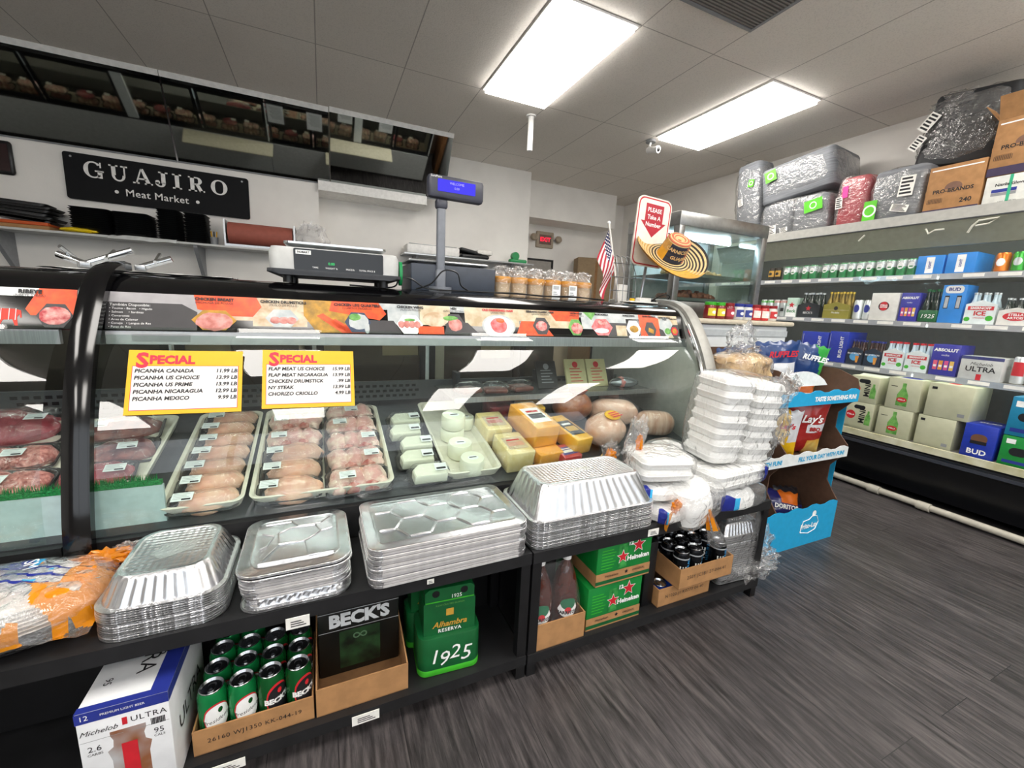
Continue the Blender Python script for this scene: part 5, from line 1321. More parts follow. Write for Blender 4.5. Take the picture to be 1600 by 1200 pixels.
t = thing('green_tape_dispenser', 'small green tape dispenser on the rear wall shelf', 'tape dispenser', (2.31, 5.06, 1.801)); GT = mat('green_plastic', '#0f8a4a', .35)
MB().rbox(.24, .08, .05, .02, GT).build('base', t); MB().rod((-.04, -.03, .085), (-.04, .03, .085), .05, GT, 20).build('tape_roll', t)

# exit sign
t = thing('exit_sign', 'red EXIT sign on the far wall under the soffit', 'exit sign', (3.175, 5.985, 2.29))
MB().rbox(.30, .05, .24, .015, mat('exit_case', '#a79a88', .5), T3(0, 0, -.12)).build('housing', t)
MB().box(-.105, -.028, -.07, .105, -.0255, .07, mat('exit_face', '#7a5a52', .5)).build('face', t)
l = MB(); l.text('EXIT', .085, emit('exit_glow', '#ff2b46', 1.3), T3(0, -.0285, 0) @ FRONT, bold=.003, spacing=1.05); l.build('lettering', t, smooth=0)
for s in (-1, 1):
    m = MB(); m.lathe([(.0, 0), (.05, .01), (.055, .05), (.03, .08)], mat('exit_case', '#a79a88'), T3(s*.215, -.03, 0) @ RX(60), 14); m.rod((s*.15, 0, 0), (s*.2, -.02, 0), .012, GREY); m.build('emergency_lamp', t)
t = thing('cardboard_sheet', 'tall brown cardboard carton standing in the far corner', 'carton', (3.95, 5.72, 0), -20); MB().rbox(.6, .3, 2.05, .01, mat('far_carton', '#8f7a5e', .8)).build('carton_body', t); MB().box(-.02, -.152, .2, .02, -.1505, 2.0, CARDK).build('tape', t)
t = thing('picture_frame', 'dark framed notice low on the far wall left of the carton', 'frame', (3.0, 5.985, 1.80)); MB().box(-.35, -.01, -.2, .35, .012, .2, BLACK).build('frame', t); MB().box(-.31, -.012, -.17, .31, -.0105, .17, mat('notice', '#9a9690', .6)).build('notice', t)

# ================================================================== on top of the deli cases  (top surface z = 1.30)
ZT = 1.301
t = thing('deli_scale', 'grey and black price-computing deli scale on the meat case', 'scale', (.06, 1.905, ZT), -1.5)
BODY = mat('scale_grey', '#b9bab8', .4); 
b = MB(); b.loft([[(x, y, z) for x, y in rrect(w, d, .03, 5)] for w, d, z in ((.40, .28, .028), (.452, .32, .04), (.455, .32, .105), (.44, .30, .125))], BODY); b.build('body', t)
for sx in (-1, 1):
    for sy in (-1, 1): MB().cyl(.018, .03, BLACK, T3(sx*.17, sy*.11, 0)).build('foot', t)
MB().loft([[(x, y, z) for x, y in rrect(w, .34, .03, 5)] for w, z in ((.43, .026), (.47, .034), (.468, .046))], DARKGREY).build('base_rim', t)
f = MB(); f.prism(rrect(.31, .076, .006, 3), .002, GLOSSBLACK, T3(.01, -.161, .083) @ FRONT); o = f.build('front_panel', t)
l = MB(); G = T3(.01, -.1635, .083) @ FRONT
l.quad(-.148, .018, -.098, .032, INKW, G, .0002); l.text('HOBART', .010, INKK, G, -.123, .025, .0006, bold=.0004)
for s, x in (('TARE', -.085), ('WEIGHT lb', -.03), ('PRICE/lb', .035), ('TOTAL PRICE $', .095)): l.text(s, .0085, INKW, G, x, -.026, .0004)
l.text('0.00', .013, emit('green_led', '#38d070', 1.5), G, -.03, -.01, .0004)
l.build('lettering', t, smooth=0)
MB().loft([[(x, y, z) for x, y in rrect(.36-2*i, .27-2*i, .02, 4)] for i, z in ((.03, .125), (.0, .140), (.0, .147), (.01, .147), (.014, .142))], CHROME).build('weighing_plate', t)
m = MB(); m.lathe([(.0, 0), (.028, .0), (.028, .012), (.0, .012)], GT, T3(.232, -.10, .06) @ RY(90) @ SV(1.7, 1, 1)); m.build('green_knob', t)

t = thing('customer_display_pole', 'grey pole with a blue lit price display on the meat case', 'price display', (.478, 1.86, ZT))
PG = mat('pole_grey', '#767a82', .4); PD = mat('display_body', '#3c3d48', .4)
MB().cyl(.05, .02, PG, T3(0, 0, 0), 20).build('base', t)
p = MB(); p.rbox(.036, .028, .36, .008, PG); p.rbox(.044, .036, .09, .008, PG, T3(0, 0, .005)); p.build('pole', t)
MB().rbox(.05, .04, .04, .01, PD, T3(0, 0, .345)).build('neck', t)
d = MB(); d.rbox(.245, .045, .092, .014, PD, T3(.055, -.01, .384)); d.build('display_body', t, rot=(0, math.radians(.5), 0))
s = MB(); s.prism(rrect(.165, .048, .003, 2), .0012, emit('display_blue', '#4a44e0', 1.1), T3(.058, -.0335, .434) @ FRONT); s.build('screen', t)
l = MB(); l.text('SurePoint', .012, INKW, T3(-.03, -.0335, .466) @ FRONT); l.build('lettering', t, smooth=0); l = MB(); l.text('WELCOME', .013, mat('screen_text', '#a9a4ff', .5), T3(.058, -.0349, .437) @ FRONT, 0, .008); l.text('0.00', .013, mat('screen_text', '#a9a4ff', .5), T3(.058, -.0349, .437) @ FRONT, 0, -.010); l.build('screen_text', t, smooth=0)

t = thing('label_printer', 'dark blue-grey printer box with flat steel plate behind the display pole', 'printer', (.545, 1.98, ZT), 0)
MB().rbox(.39, .24, .115, .006, mat('slate_blue', '#353c48', .45), T3(0, 0, 0)).build('housing', t); MB().rbox(.37, .22, .012, .01, STEEL, T3(-.02, 0, .122)).build('plate', t); MB().rbox(.3, .2, .01, .01, BLACK, T3(-.02, 0, .1135)).build('plate_support', t)

# tan food tubs in clear bags
TANF = mat('tan_food', '#b89a72', .55, col2='#c9ad86', scale=12); LIDO = mat('amber_lid', '#c88a2c', .35)
TUBT = [(.80, 1.93), (.89, 1.93), (.985, 1.93), (1.08, 1.93), (1.175, 1.925), (1.265, 1.925)]
for i, (x, y) in enumerate(TUBT):
    t = thing('bagged_food_tub', f'tan food tub in a clear bag, {("first", "second", "third", "fourth", "fifth", "sixth")[i]} from the register along the case top', 'food tub', (x, y, ZT), 0, 'bagged tan tubs on the meat case')
    t.scale = (1.08, 1.08, 1.22)
    m = MB(); m.lathe([(.036, 0), (.040, .05), (.042, .062)], TANF, None, 20); m.lathe([(.0425, .050), (.044, .054), (.044, .070), (.041, .074)], LIDO, None, 20); m.build('tub', t)
    g = MB(); R = []
    def fb(u, v, i=i):
        a = 2*PI*u; r = .046 if v < .6 else .046-.02*(v-.6)/.4+.012*mnoise.noise(Vector((u*9, v*9, i)))
        return (r*(1+.06*mnoise.noise(Vector((math.cos(a)*2, math.sin(a)*2, v*4+i*5))))*math.cos(a), r*math.sin(a), .002+.10*v+(.02*mnoise.noise(Vector((math.cos(a)*2.5, math.sin(a)*2.5, i*2))) if v > .7 else 0))
    g.grid(fb, 28, 18, FILM, None, None, True); crumple(g, 0, .03, FILM, T3(0, 0, .098), 50+i, .7, 3.2, 1.3, 1, .6); g.build('clear_bag', t)
    if i in (3, 4):
        l = MB(); l.box(-.022, -.049, .0, .022, -.0482, .055, LABEL); 
        for q in range(9): l.quad(-.016+q*.0034, .036, -.0145+q*.0034, .05, INKK, T3(0, -.0492, 0) @ FRONT)
        for q in range(3): l.quad(-.016, .008+q*.008, .014-.006*q, .011+q*.008, GREY, T3(0, -.0492, 0) @ FRONT)
        l.build('price_label', t)

# take-a-number stand with hat
t = thing('take_a_number_sign', 'white and red PLEASE Take A Number sign on a stand, case right end', 'sign', (1.63, 1.88, ZT), rot=(0, math.radians(3), 0))
MB().rbox(.12, .09, .01, .01, WHITE).build('base', t); MB().rod((0, .01, .01), (.01, .01, .24), .008, STEEL).build('post', t)
b = MB(); b.prism(rrect(.235, .36, .04, 6), .008, mat('sign_cream', '#efe7da', .45), T3(.0, .0, .38) @ FRONT)
G = T3(0, -.0085, .38) @ FRONT
b.poly(rrect(.222, .347, .035, 6), INKR, G, .0002); b.poly(rrect(.208, .333, .03, 6), mat('sign_cream', '#efe7da', .45), G, .0005)
b.poly([(-.062, .145), (.062, .145), (.062, .055), (.088, .055), (0, -.025), (-.088, .055), (-.062, .055)], mat('arrow_red', '#b3122a', .45), G, .0008); b.build('sign_plate', t, smooth=0)
l = MB()
for s, y in (('PLEASE', .114), ('Take A', .077), ('Number', .040)): l.text(s, .031, INKW, G, 0, y, .0012, bold=.0006)
l.build('lettering', t, smooth=0)

STRAW = mat('straw', '#c79a54', .75, var=.15, scale=50); STRAWL = mat('straw_pale', '#dcc08a', .75, var=.1, scale=50); HATK = mat('hat_black', '#2a2526', .75); HATR = mat('hat_red', '#c56a4c', .75); HATB = mat('hat_blue', '#2c3348', .75); HATY = mat('hat_yellow', '#e0a832', .75)
t = thing('woven_straw_hat', 'striped woven straw hat with dark lettered crown hanging on the number stand', 'hat', (1.71, 1.78, 1.555), rot=(math.radians(42), math.radians(-8), 0))
b = MB()
prof = []
for i in range(15):
    f = i/14; r = .075+.125*f; prof.append((r, -.006*math.sin(f*PI)+.035*f**2.5))
n = 48
def brim(u, v):
    f = v; r = .072+.128*f; a = 2*PI*u
    return (r*math.cos(a)*1.0, r*math.sin(a), -.008*math.sin(f*PI)+.03*f**2.5*(1+.5*math.cos(2*a)))
def brimmat(u, v):
    k = int(v*16); a = u*360
    if 95 < a < 300 and v > .35: return STRAW if k % 2 else HATY if 180 < a < 290 else STRAWL
    return HATK if k % 2 else STRAWL
b.grid(brim, 96, 32, STRAW, None, brimmat, True)
b.grid(lambda u, v: (lambda p: (p[0], p[1], p[2]-.004))(brim(1-u, v)), 60, 10, STRAW, None, None, True); b.build('brim', t)
c = MB()
def crown(u, v):
    a = 2*PI*u; z = .105*min(1, v*1.45)
    r = .074-.012*min(1, v*1.45) if v < .69 else .062*max(.004, 1-(v-.69)/.31)**.8
    if v >= .69: z = .105+.012*math.sin((v-.69)/.31*PI)-.012*(v-.69)/.31
    return (r*math.cos(a), r*math.sin(a), z)
def cmat(u, v):
    a = u*360
    if v > .62: return HATR if int(v*22) % 2 else STRAWL
    if 140 < a < 200: return HATY if v < .35 else STRAW
    if a > 285 or a < 60: return HATR if int(v*20) % 2 else HATB
    return HATB if int(v*30) % 5 else HATK
c.grid(crown, 80, 30, HATB, None, cmat, True); c.build('crown', t)
l = MB(); cyl_text(l, 'CARNICERIA', .026, STRAWL, .0675, -112, .070, .0016, bold=.0008); cyl_text(l, 'GUAJIRO', .026, STRAWL, .0715, -98, .034, .0016, bold=.0008); l.build('lettering', t, smooth=0)

# wire rack and flag
t = thing('wire_rack', 'small wire rack standing between the flag and the number sign', 'rack', (1.475, 1.90, ZT))
W = mat('wire', '#8a8c8e', .35, .9)
for i in range(5):
    x = -.085+i*.0425; MB().tube([(x, -.05, .0), (x*.95, -.045, .15), (x*.8, -.01, .235), (x*.8, .03, .25)], .0022, W).build('upright_wire', t)
for z, r in ((.06, .09), (.13, .085), (.20, .075)): MB().tube([(-r, -.046, z), (0, -.052, z), (r, -.046, z)], .0022, W).build('cross_wire', t)
MB().rbox(.06, .03, .09, .004, PAPER, T3(.02, -.01, .005)).build('paper_tickets', t)
t = thing('flag_on_stick', 'small American flag on a white stick at the right of the tubs', 'flag', (1.40, 1.86, ZT))
MB().rod((.06, 0, .0), (-.045, 0, .39), .0055, mat('stick_white', '#e9e4dc', .5)).build('stick', t); MB().blob(.009, .009, .009, INKW, T3(-.046, 0, .394), 0).build('finial', t)
f = MB(); FR = mat('flag_red', '#b41f35', .7); FW = mat('flag_white', '#eadfdd', .7); FB_ = mat('flag_blue', '#272f5c', .7)
# hangs from the stick: stripes run along u
def flag(u, v):
    s = Vector((-.040+.058*v, 0, .375-.215*v)); d = Vector((-.055, 0, -.16))
    p = s+d*u; return (p.x+.006*math.sin(v*9+u*3), p.y+.018*math.sin(v*7+u*2.5)*(.3+u), p.z)
f.grid(flag, 20, 26, FR, None, lambda u, v: FB_ if (v < .54 and u < .42) else (FR if int(v*13) % 2 == 0 else FW))
for i in range(6):
    for j in range(5):
        p = Vector(flag(.04+j*.085, .04+i*.085)); q = .0035; f.add([(p.x-q, p.y-.0015, p.z-q), (p.x+q, p.y-.0015, p.z-q), (p.x+q, p.y-.0015, p.z+q), (p.x-q, p.y-.0015, p.z+q)], [(0, 1, 2, 3)], FW)
o = f.build('flag_cloth', t)
t = thing('ticket_tray', 'flat white tray with yellow clip lying at the case right end', 'tray', (1.56, 1.80, ZT)); MB().rbox(.19, .06, .008, .004, PAPER).build('tray', t); MB().rbox(.022, .018, .014, .003, SIGNY, T3(-.06, 0, .008)).build('clip', t); MB().rbox(.08, .035, .02, .004, PAPER, T3(.02, .005, .008)).build('paper_pad', t)

CABLE = mat('cable', '#0c0c0d', .4)
def cable(label, pts, r=.0032):
    P = []
    V = [Vector(p) for p in pts]
    for i in range(len(V)-1):
        a, b, c, d = V[max(i-1, 0)], V[i], V[i+1], V[min(i+2, len(V)-1)]
        for k in range(8):
            s = k/8; P.append(.5*((2*b)+(c-a)*s+(2*a-5*b+4*c-d)*s*s+(3*b-a-3*c+d)*s**3))
    P.append(V[-1]); o = MB().tube(P, r, CABLE, 6).build('power_cable', None); tag(o, label, 'cable', 'black cables along the case top')
cable('black cable looping up between the scale and the display pole', [(.10, 1.80, 1.304), (.26, 1.79, 1.305), (.29, 1.785, 1.345), (.34, 1.785, 1.342), (.40, 1.79, 1.310), (.50, 1.79, 1.305)])
cable('black cable arching in front of the display pole', [(.36, 1.80, 1.304), (.42, 1.78, 1.33), (.47, 1.775, 1.385), (.53, 1.775, 1.38), (.55, 1.78, 1.33), (.60, 1.80, 1.305)])
cable('long black cable running below the register and tubs', [(.45, 1.77, 1.304), (.65, 1.765, 1.307), (.85, 1.775, 1.308), (1.0, 1.765, 1.305), (1.15, 1.78, 1.309), (1.3, 1.77, 1.304)])
cable('second black cable twisting below the tubs', [(.62, 1.785, 1.305), (.8, 1.765, 1.310), (.95, 1.785, 1.305), (1.1, 1.765, 1.311), (1.27, 1.785, 1.304)])
cable('black cable looping at the right end by the number sign', [(1.62, 1.80, 1.31), (1.70, 1.79, 1.35), (1.76, 1.80, 1.345), (1.74, 1.82, 1.31), (1.68, 1.82, 1.308)])
m = MB(); m.blob(.035, .02, .014, BLACK, None, .2, 2, 3); o = m.build('cable_bundle', None, (1.655, 1.83, 1.316)); tag(o, 'small black cable bundle at the foot of the number sign', 'cable')

# clutter on the left end
t = thing('plastic_sheet_pile', 'white plastic sheets lying on the left end of the case top', 'sheets', (-.55, 1.90, ZT))
def sh1(u, v): return (-.25+.5*u, -.1+.2*v, .003+.012*abs(mnoise.noise(Vector((u*5, v*4, 1)))))
MB().grid(sh1, 24, 12, mat('white_sheet', '#d6d8d8', .6)).build('sheet', t)
def clampobj(label, x, y, a, ln):
    t = thing('steel_clamp', label, 'clamp', (x, y, ZT+.022), a, 'steel clamps on the left end of the case top')
    MB().rod((-.02, 0, .0), (ln, 0, ln*.55), .011, CHROME, 12).build('tube', t); MB().rod((ln*.35, -.02, .02), (ln*.45, .03, .05), .006, CHROME).build('cross_bolt', t); MB().rbox(.03, .03, .02, .004, STEEL, T3(-.02, 0, -.012)).build('jaw', t)
clampobj('long steel tube clamp pointing up right on the left case end', -.68, 1.86, 4, .10); clampobj('small steel clamp at the far left of the clamp group', -.73, 1.88, 170, .05); clampobj('shorter steel tube clamp right of the long one', -.54, 1.86, 6, .065)
# ================================================================== wall cooler
t = cooler = thing('open_wall_cooler', 'long black and grey open wall cooler of beer along the right wall', 'cooler', (0, 0, 0))
CY0, CY1 = -1.2, 3.35
DKB = mat('cooler_black', '#0f1014', .3, var=.2); CG = mat('cooler_grey', '#b3b2ac', .5); CO = mat('cooler_olive', '#8f9080', .35, var=.06)
def yz(prof, y0, y1, mt, mb=None):
    mb = mb or MB(); mb.loft([[(x, y0, z) for x, z in prof], [(x, y1, z) for x, z in prof]], mt); return mb
yz([(3.86, .06), (4.6, .06), (4.6, .40), (3.74, .40), (3.715, .385), (3.71, .36), (3.76, .335), (3.80, .22)], CY0, CY1, DKB).build('base_cabinet', t)
MB().box(3.702, CY0, .352, 3.716, CY1, .372, mat('bumper', '#3a3b42', .3)).build('bumper', t)
MB().box(3.72, CY0, .40, 3.745, CY1, .445, mat('cooler_lip', '#d9d6bd', .4, col2='#b9b48c', scale=9)).build('front_lip', t)
MB().box(4.55, CY0, .40, 4.60, CY1, 2.0, mat('cooler_back', '#6a6d6c', .5)).build('back_panel', t)
yz([(3.93, 1.99), (4.6, 1.99), (4.6, 1.93), (3.93, 1.93)], CY0, CY1, CG).build('roof', t)
yz([(3.86, 2.03), (3.93, 2.03), (3.93, 1.96), (3.86, 1.96)], CY0, CY1, CG).build('top_rail', t)
yz([(3.865, 1.955), (3.93, 1.955), (3.97, 1.80), (3.94, 1.80)], CY0, CY1, CO).build('canopy', t)
MB().box(3.858, CY0, 1.953, 3.868, CY1, 1.960, DARKGREY).build('canopy_seam', t)
for y in (CY0, CY1-.03): yz([(3.76, .40), (4.6, .40), (4.6, 1.99), (3.93, 1.99), (3.93, .9), (3.76, .44)], y, y+.03, CG).build('end_panel', t)
TUBE = emit('cooler_tube', '#f6fff2', COOLER_LIGHT)
MB().rod((4.02, CY0+.1, 1.90), (4.02, CY1-.1, 1.90), .015, TUBE).build('light_tube', t)
MB().rod((3.905, CY0+.1, 1.582), (3.905, CY1-.1, 1.582), .008, TUBE).build('light_tube', t)
MB().rod((3.905, CY0+.1, 1.252), (3.905, CY1-.1, 1.252), .008, TUBE).build('light_tube', t)
MB().rod((3.855, CY0+.1, .897), (3.855, CY1-.1, .897), .008, TUBE).build('light_tube', t)
RAIL = mat('price_rail', '#c9cdd2', .25, .5)
for z, nm in ((1.60, 'a'), (1.27, 'b'), (.915, 'c')):
    x0 = 3.87 if z > 1 else 3.82
    for y0, y1 in ((CY0+.03, .28), (.29, 1.50), (1.51, CY1-.03)):
        m = MB(); m.box(x0+.02, y0, z-.006, 4.55, y1, z+.006, CG); o = m.build('shelf', t)
        r = MB(); r.box(x0, y0, z-.03, x0+.02, y1, z+.008, RAIL)
        for q in range(int((y1-y0)/.16)): r.box(x0-.001, y0+.03+q*.16, z-.02, x0, y0+.13+q*.16, z+.002, PAPER)
        r.build('price_rail', o)
MB().box(3.80, CY0+.03, .425, 4.55, CY1-.03, .436, CG).build('deck', t)
# clear night curtain hanging in front of the shelves
g = MB()
def curt(u, v):
    y = 3.0-2.6*u; return (3.845-.05*v+.004*math.sin(u*60)+.006*mnoise.noise(Vector((u*12, v*5, 0))), y, 1.93-1.36*v)
g.grid(curt, 160, 24, film('curtain_film', haze=.015, bump=.25, bscale=6, rough=.05, ior=1.35, gain=.8)); g.build('clear_curtain', t)

m = MB()
for pts in ([(3.852, 1.62, 1.915), (3.850, 1.60, 1.88), (3.851, 1.57, 1.90), (3.850, 1.52, 1.90)], [(3.851, 1.40, 1.86), (3.850, 1.385, 1.90), (3.851, 1.36, 1.93), (3.850, 1.27, 1.935), (3.851, 1.31, 1.905), (3.850, 1.37, 1.90)], [(3.850, 2.02, 1.88), (3.851, 1.985, 1.92)]):
    m.tube(pts, .006, mat('pale_ribbon', '#d8d6c8', .4), 6)
m.build('pale_ribbon_marks', cooler)  # pale ribbon-shaped marks in front of the canopy
PIPEW = mat('pvc_pipe', '#b9b4a6', .5)
t = thing('drain_pipe', 'pale drain pipe lying along the floor in front of the cooler', 'pipe', (0, 0, 0))
MB().rod((3.68, -1.0, .035), (3.74, 1.95, .035), .022, PIPEW, 12).build('pipe', t)
for y in (1.54, 1.25): MB().rod((3.732-.0203*(1.95-y)-.0, y-.035, .035), (3.732-.0203*(1.95-y), y+.035, .035), .029, PIPEW, 14).build('coupling', t)

# ---- stock on the cooler shelves.  Fronts face -X, so each item is built facing -Y and turned -90 degrees
def cool(name, label, cat, x, y, z, group=None, w=.15):
    return thing(name, label, cat, (x, y, z), -90, group)
def cbox(label, y0, y1, z, hgt, d, mt, x=3.905, deco=None, group=None, name='drink_carton', cat='drink box'):
    w = y1-y0-.006
    t = cool(name, label, cat, x+d/2, (y0+y1)/2, z, group)
    b = MB(); b.rbox(w, d, hgt, .004, mt, None, .003, 2); l = MB()
    F = dict(F=T3(0, -d/2, 0) @ FRONT, T=T3(0, 0, hgt), R=T3(w/2, 0, 0) @ RIGHT, L=T3(-w/2, 0, 0) @ LEFT)
    if deco: deco(b, l, w, d, hgt, F)
    finish(t, b, l); return t
def canrow(t, n, r, hgt, mt, deco=None, rows=1, w=None):
    o0 = None
    for k in range(n):
        for q in range(rows):
            b = MB(); b.lathe([(r*.8, 0), (r, .008), (r, hgt-.014), (r*.82, hgt-.002), (r*.74, hgt-.004)], mt, None, 16)
            if deco: deco(b, r, hgt)
            b.build('can', t, (-(n-1)*r*1.02+k*r*2.04, q*r*2.05, 0))
def bottles(t, n, r, hgt, mt, cap, w, y=0.0, z0=.003, rows=1):
    for k in range(n):
        for q in range(rows):
            b = MB(); b.lathe([(r*.9, 0), (r, .006), (r, hgt*.5), (r*.85, hgt*.6), (r*.42, hgt*.78), (r*.38, hgt*.93)], mt, None, 14); b.lathe([(r*.46, hgt*.93), (r*.46, hgt)], cap, None, 12)
            b.build('bottle', t, (-w/2+w*(k+.5)/n, y+q*r*2.1, z0))
CW = mat('can_white', '#d7dcdc', .25, .5); CGW = mat('can_green_white', '#2b9a55', .25, .4)
def deco_gw(b, r, h):
    on_cyl(b, r, -180, 180, h*.55, h*.92, CW, 16); on_cyl(b, r, -130, -50, h*.40, h*.80, INKW, 8, ell, .0008); on_cyl(b, r, -110, -70, h*.5, h*.58, GRN, 6, None, .0012)
ZS1, ZS2, ZS3, ZS0 = 1.608, 1.278, .923, .438
t = cool('can_pack', 'two yellow and black cans at the far left of the cooler top shelf', 'cans', 3.95, 2.72, ZS1); canrow(t, 2, .031, .122, mat('can_yellow_black', '#2a2620', .3, .4), lambda b, r, h: (on_cyl(b, r, -150, -30, h*.3, h*.75, GOLDP, 8), on_cyl(b, r, -120, -60, h*.4, h*.62, INKK, 8, ell, .0008)))
for i, (y0, y1) in enumerate(((2.50, 2.64), (2.32, 2.49), (2.165, 2.31), (2.05, 2.16), (1.915, 2.045), (1.785, 1.91), (1.655, 1.78))):
    t = cool('can_pack', f'green and white can pack on the top shelf, {("first", "second", "third", "fourth", "fifth", "sixth", "seventh")[i]} right of the yellow cans', 'can pack', 3.945, (y0+y1)/2, ZS1, 'green and white can packs on the top shelf')
    n = 2; r = .031
    canrow(t, n, r, .122, CGW, deco_gw, 2)
    g = MB(); g.rbox(y1-y0-.004, .14, .128, .02, WRAP, T3(0, .03, .0), .012, 4); g.build('shrink_wrap', t)
def blue_d(b, l, w, d, h, F):
    b.quad(-.022, .01, .022, h-.012, INKW, F['F'], .0006); l.text('MODELO' if False else 'LIGHT', .018, NAVY, F['F'] @ RZ(90), h*.5, .0, .001, bold=.0008); b.quad(-.022, -.03, .022, .03, INKW, F['T'], .0006)
    b.disc(.0, .06, .025, NAVY, F['T'], .0008)
BLUEB = mat('box_sky_blue', '#2c86d8', .4, var=.05)
cbox('left sky-blue can box on the cooler top shelf', 1.50, 1.652, ZS1, .13, .25, BLUEB, deco=blue_d, group='sky-blue can boxes'); cbox('right sky-blue can box on the cooler top shelf', 1.342, 1.495, ZS1, .135, .25, BLUEB, deco=blue_d, group='sky-blue can boxes')
t = cool('drink_can', 'single orange can on the cooler top shelf right of the blue boxes', 'can', 3.95, 1.238, ZS1); canrow(t, 1, .034, .122, mat('can_orange', '#e07a24', .25, .5), lambda b, r, h: on_cyl(b, r, -125, -55, h*.3, h*.7, INKW, 8, ell, .0008))
for i, y in enumerate((1.165, 1.095)):
    t = cool('drink_can', ('bright green can beside the orange can', 'green can at the right edge of the cooler top shelf')[i], 'can', 3.95, y, ZS1, 'bright green cans on the top shelf'); canrow(t, 1, .034, .122, mat('can_lime', '#3aa03a', .25, .5), lambda b, r, h: on_cyl(b, r, -125, -55, h*.3, h*.7, CW, 8, ell, .0008))
# second shelf
for i, y in enumerate((2.75, 2.62)):
    t = cool('can_pack', ('white and green can pair at the far left of the second shelf', 'white and pink can pair second on the second shelf')[i], 'cans', 3.95, y, ZS2, 'white can pairs on the second shelf'); canrow(t, 2, .031, .155, CW, lambda b, r, h: (on_cyl(b, r, -180, 180, h*.8, h*.93, LIME if i == 0 else PINK, 14), on_cyl(b, r, -120, -60, h*.3, h*.5, INKK, 6)))
def heinC(b, l, w, d, h, F):
    b.quad(-w/2, 0, w/2, h*.55, INKW, F['F'], .0006); b.star(.0, h*.62, .035, INKW, F['F'], .0009); b.star(0, h*.62, .03, INKR, F['F'], .0013); l.text('Beck', .04, GRN, F['F'], 0, h*.3, .001, bold=.001)
cbox('green and white bottle carton with red star on the second shelf', 2.44, 2.54, ZS2, .17, .2, mat('carton_white_green', '#bcd6c6', .4), deco=heinC)
DGB = mat('dark_glass', '#12241a', .12, coat=.5); BRB = mat('brown_glass', '#3a1d12', .12, coat=.5)
def sixpack(label, y0, y1, z, hb, hs, glass, cap, sleeve, deco, group=None, n=3, r=.029, x=3.97):
    w = y1-y0-.006
    t = cool('bottle_pack', label, 'bottle pack', x, (y0+y1)/2, z, group)
    bottles(t, n, min(r, w/n/2-.001), hb, glass, cap, w-.006, -.033, .004, 2)
    b = MB(); l = MB(); d = .135
    P = [(-w/2, 0), (w/2, 0), (w/2, hs*.82), (0, hs), (-w/2, hs*.82)]
    b.prism(P, .003, sleeve, T3(0, -d/2+.003, 0) @ FRONT); b.box(-w/2, -d/2+.003, 0, -w/2+.003, d/2, hs*.7, sleeve); b.box(w/2-.003, -d/2+.003, 0, w/2, d/2, hs*.7, sleeve); b.box(-w/2, d/2-.003, 0, w/2, d/2, hs*.7, sleeve); b.box(-w/2+.003, -d/2+.004, 0, w/2-.003, d/2-.003, .003, sleeve)
    F = T3(0, -d/2, 0) @ FRONT
    deco(b, l, w, hs, F); b.build('sleeve', t, smooth=30)
    if l.v: l.build('lettering', t, smooth=0)
    return t
sixpack('dark bottle pack with a red star on the second shelf', 2.245, 2.435, ZS2, .21, .13, DGB, SILV, mat('dark_sleeve', '#20262a', .4), lambda b, l, w, h, F: (b.star(0, h*.6, .025, INKR, F, .001), l.text("BECK'S", .026, INKW, F, 0, h*.3, .001)))
sixpack('gold-topped bottle pack in an olive gold sleeve on the second shelf', 2.02, 2.22, ZS2, .215, .135, mat('gold_foil_bottle', '#8a7430', .25, .4), mat('gold_foil', '#d9b94a', .3, .7), mat('gold_sleeve', '#8c8434', .4), lambda b, l, w, h, F: (b.disc(0, h*.62, .016, INKK, F, .001), l.text('Modelo', .02, INKW, F, 0, h*.35, .001), b.quad(-w/2, h*.5, w/2, h*.52, CREAM, F, .0008)), n=4)
t = cool('can_pack', 'two tall silver cans beside the gold bottle pack', 'cans', 3.95, 1.945, ZS2); canrow(t, 2, .034, .155, CW, lambda b, r, h: on_cyl(b, r, -125, -55, h*.35, h*.75, NAVY, 8, ell, .0008))
def stella(b, l, w, d, h, F):
    b.disc(0, h*.52, .034, INKK, F['F'], .0006); b.disc(0, h*.52, .026, INKR, F['F'], .001, ry=.034); l.text('STELLA\nARTOIS', .014, INKW, F['F'], 0, h*.52, .0014, bold=.0006)
cbox('white bottle box with a red and black round emblem on the second shelf', 1.705, 1.885, ZS2, .205, .2, mat('box_offwhite', '#dcdad4', .5), deco=stella)
PURP = mat('box_violet_blue', '#34359a', .4)
def absol(b, l, w, d, h, F):
    for k, c in enumerate(('#e0607a', '#e89a3c', '#d0508a', '#e8c060')): b.quad(-w*.38+k*w*.2, h*.18, -w*.38+k*w*.2+w*.15, h*.48, mat('absolut_'+str(k), c, .4), F['F'], .0006); b.quad(-w*.36+k*w*.2, h*.27, -w*.38+k*w*.2+w*.13, h*.34, INKW, F['F'], .001)
    l.text('ABSOLUT', w*.2, INKW, F['F'], 0, h*.82, .001, bold=.0012); l.text('vodka', w*.12, INKW, F['F'], 0, h*.66, .001)
cbox('violet-blue box with four coloured cans printed, on the second shelf beside the white box', 1.585, 1.70, ZS2, .205, .2, PURP, deco=absol)
t = cool('bottle_pack', 'dark green bottle pack with white numerals on the second shelf', 'bottle pack', 3.965, 1.53, ZS2); bottles(t, 2, .027, .225, DGB, DKG, .105, -.03, .004, 2); b = MB(); b.rbox(.108, .125, .085, .012, DKG); b.build('sleeve', t); l = MB(); l.text('1925', .04, INKW, T3(0, -.0632, .04) @ FRONT, shear=.2); l.build('lettering', t, smooth=0)
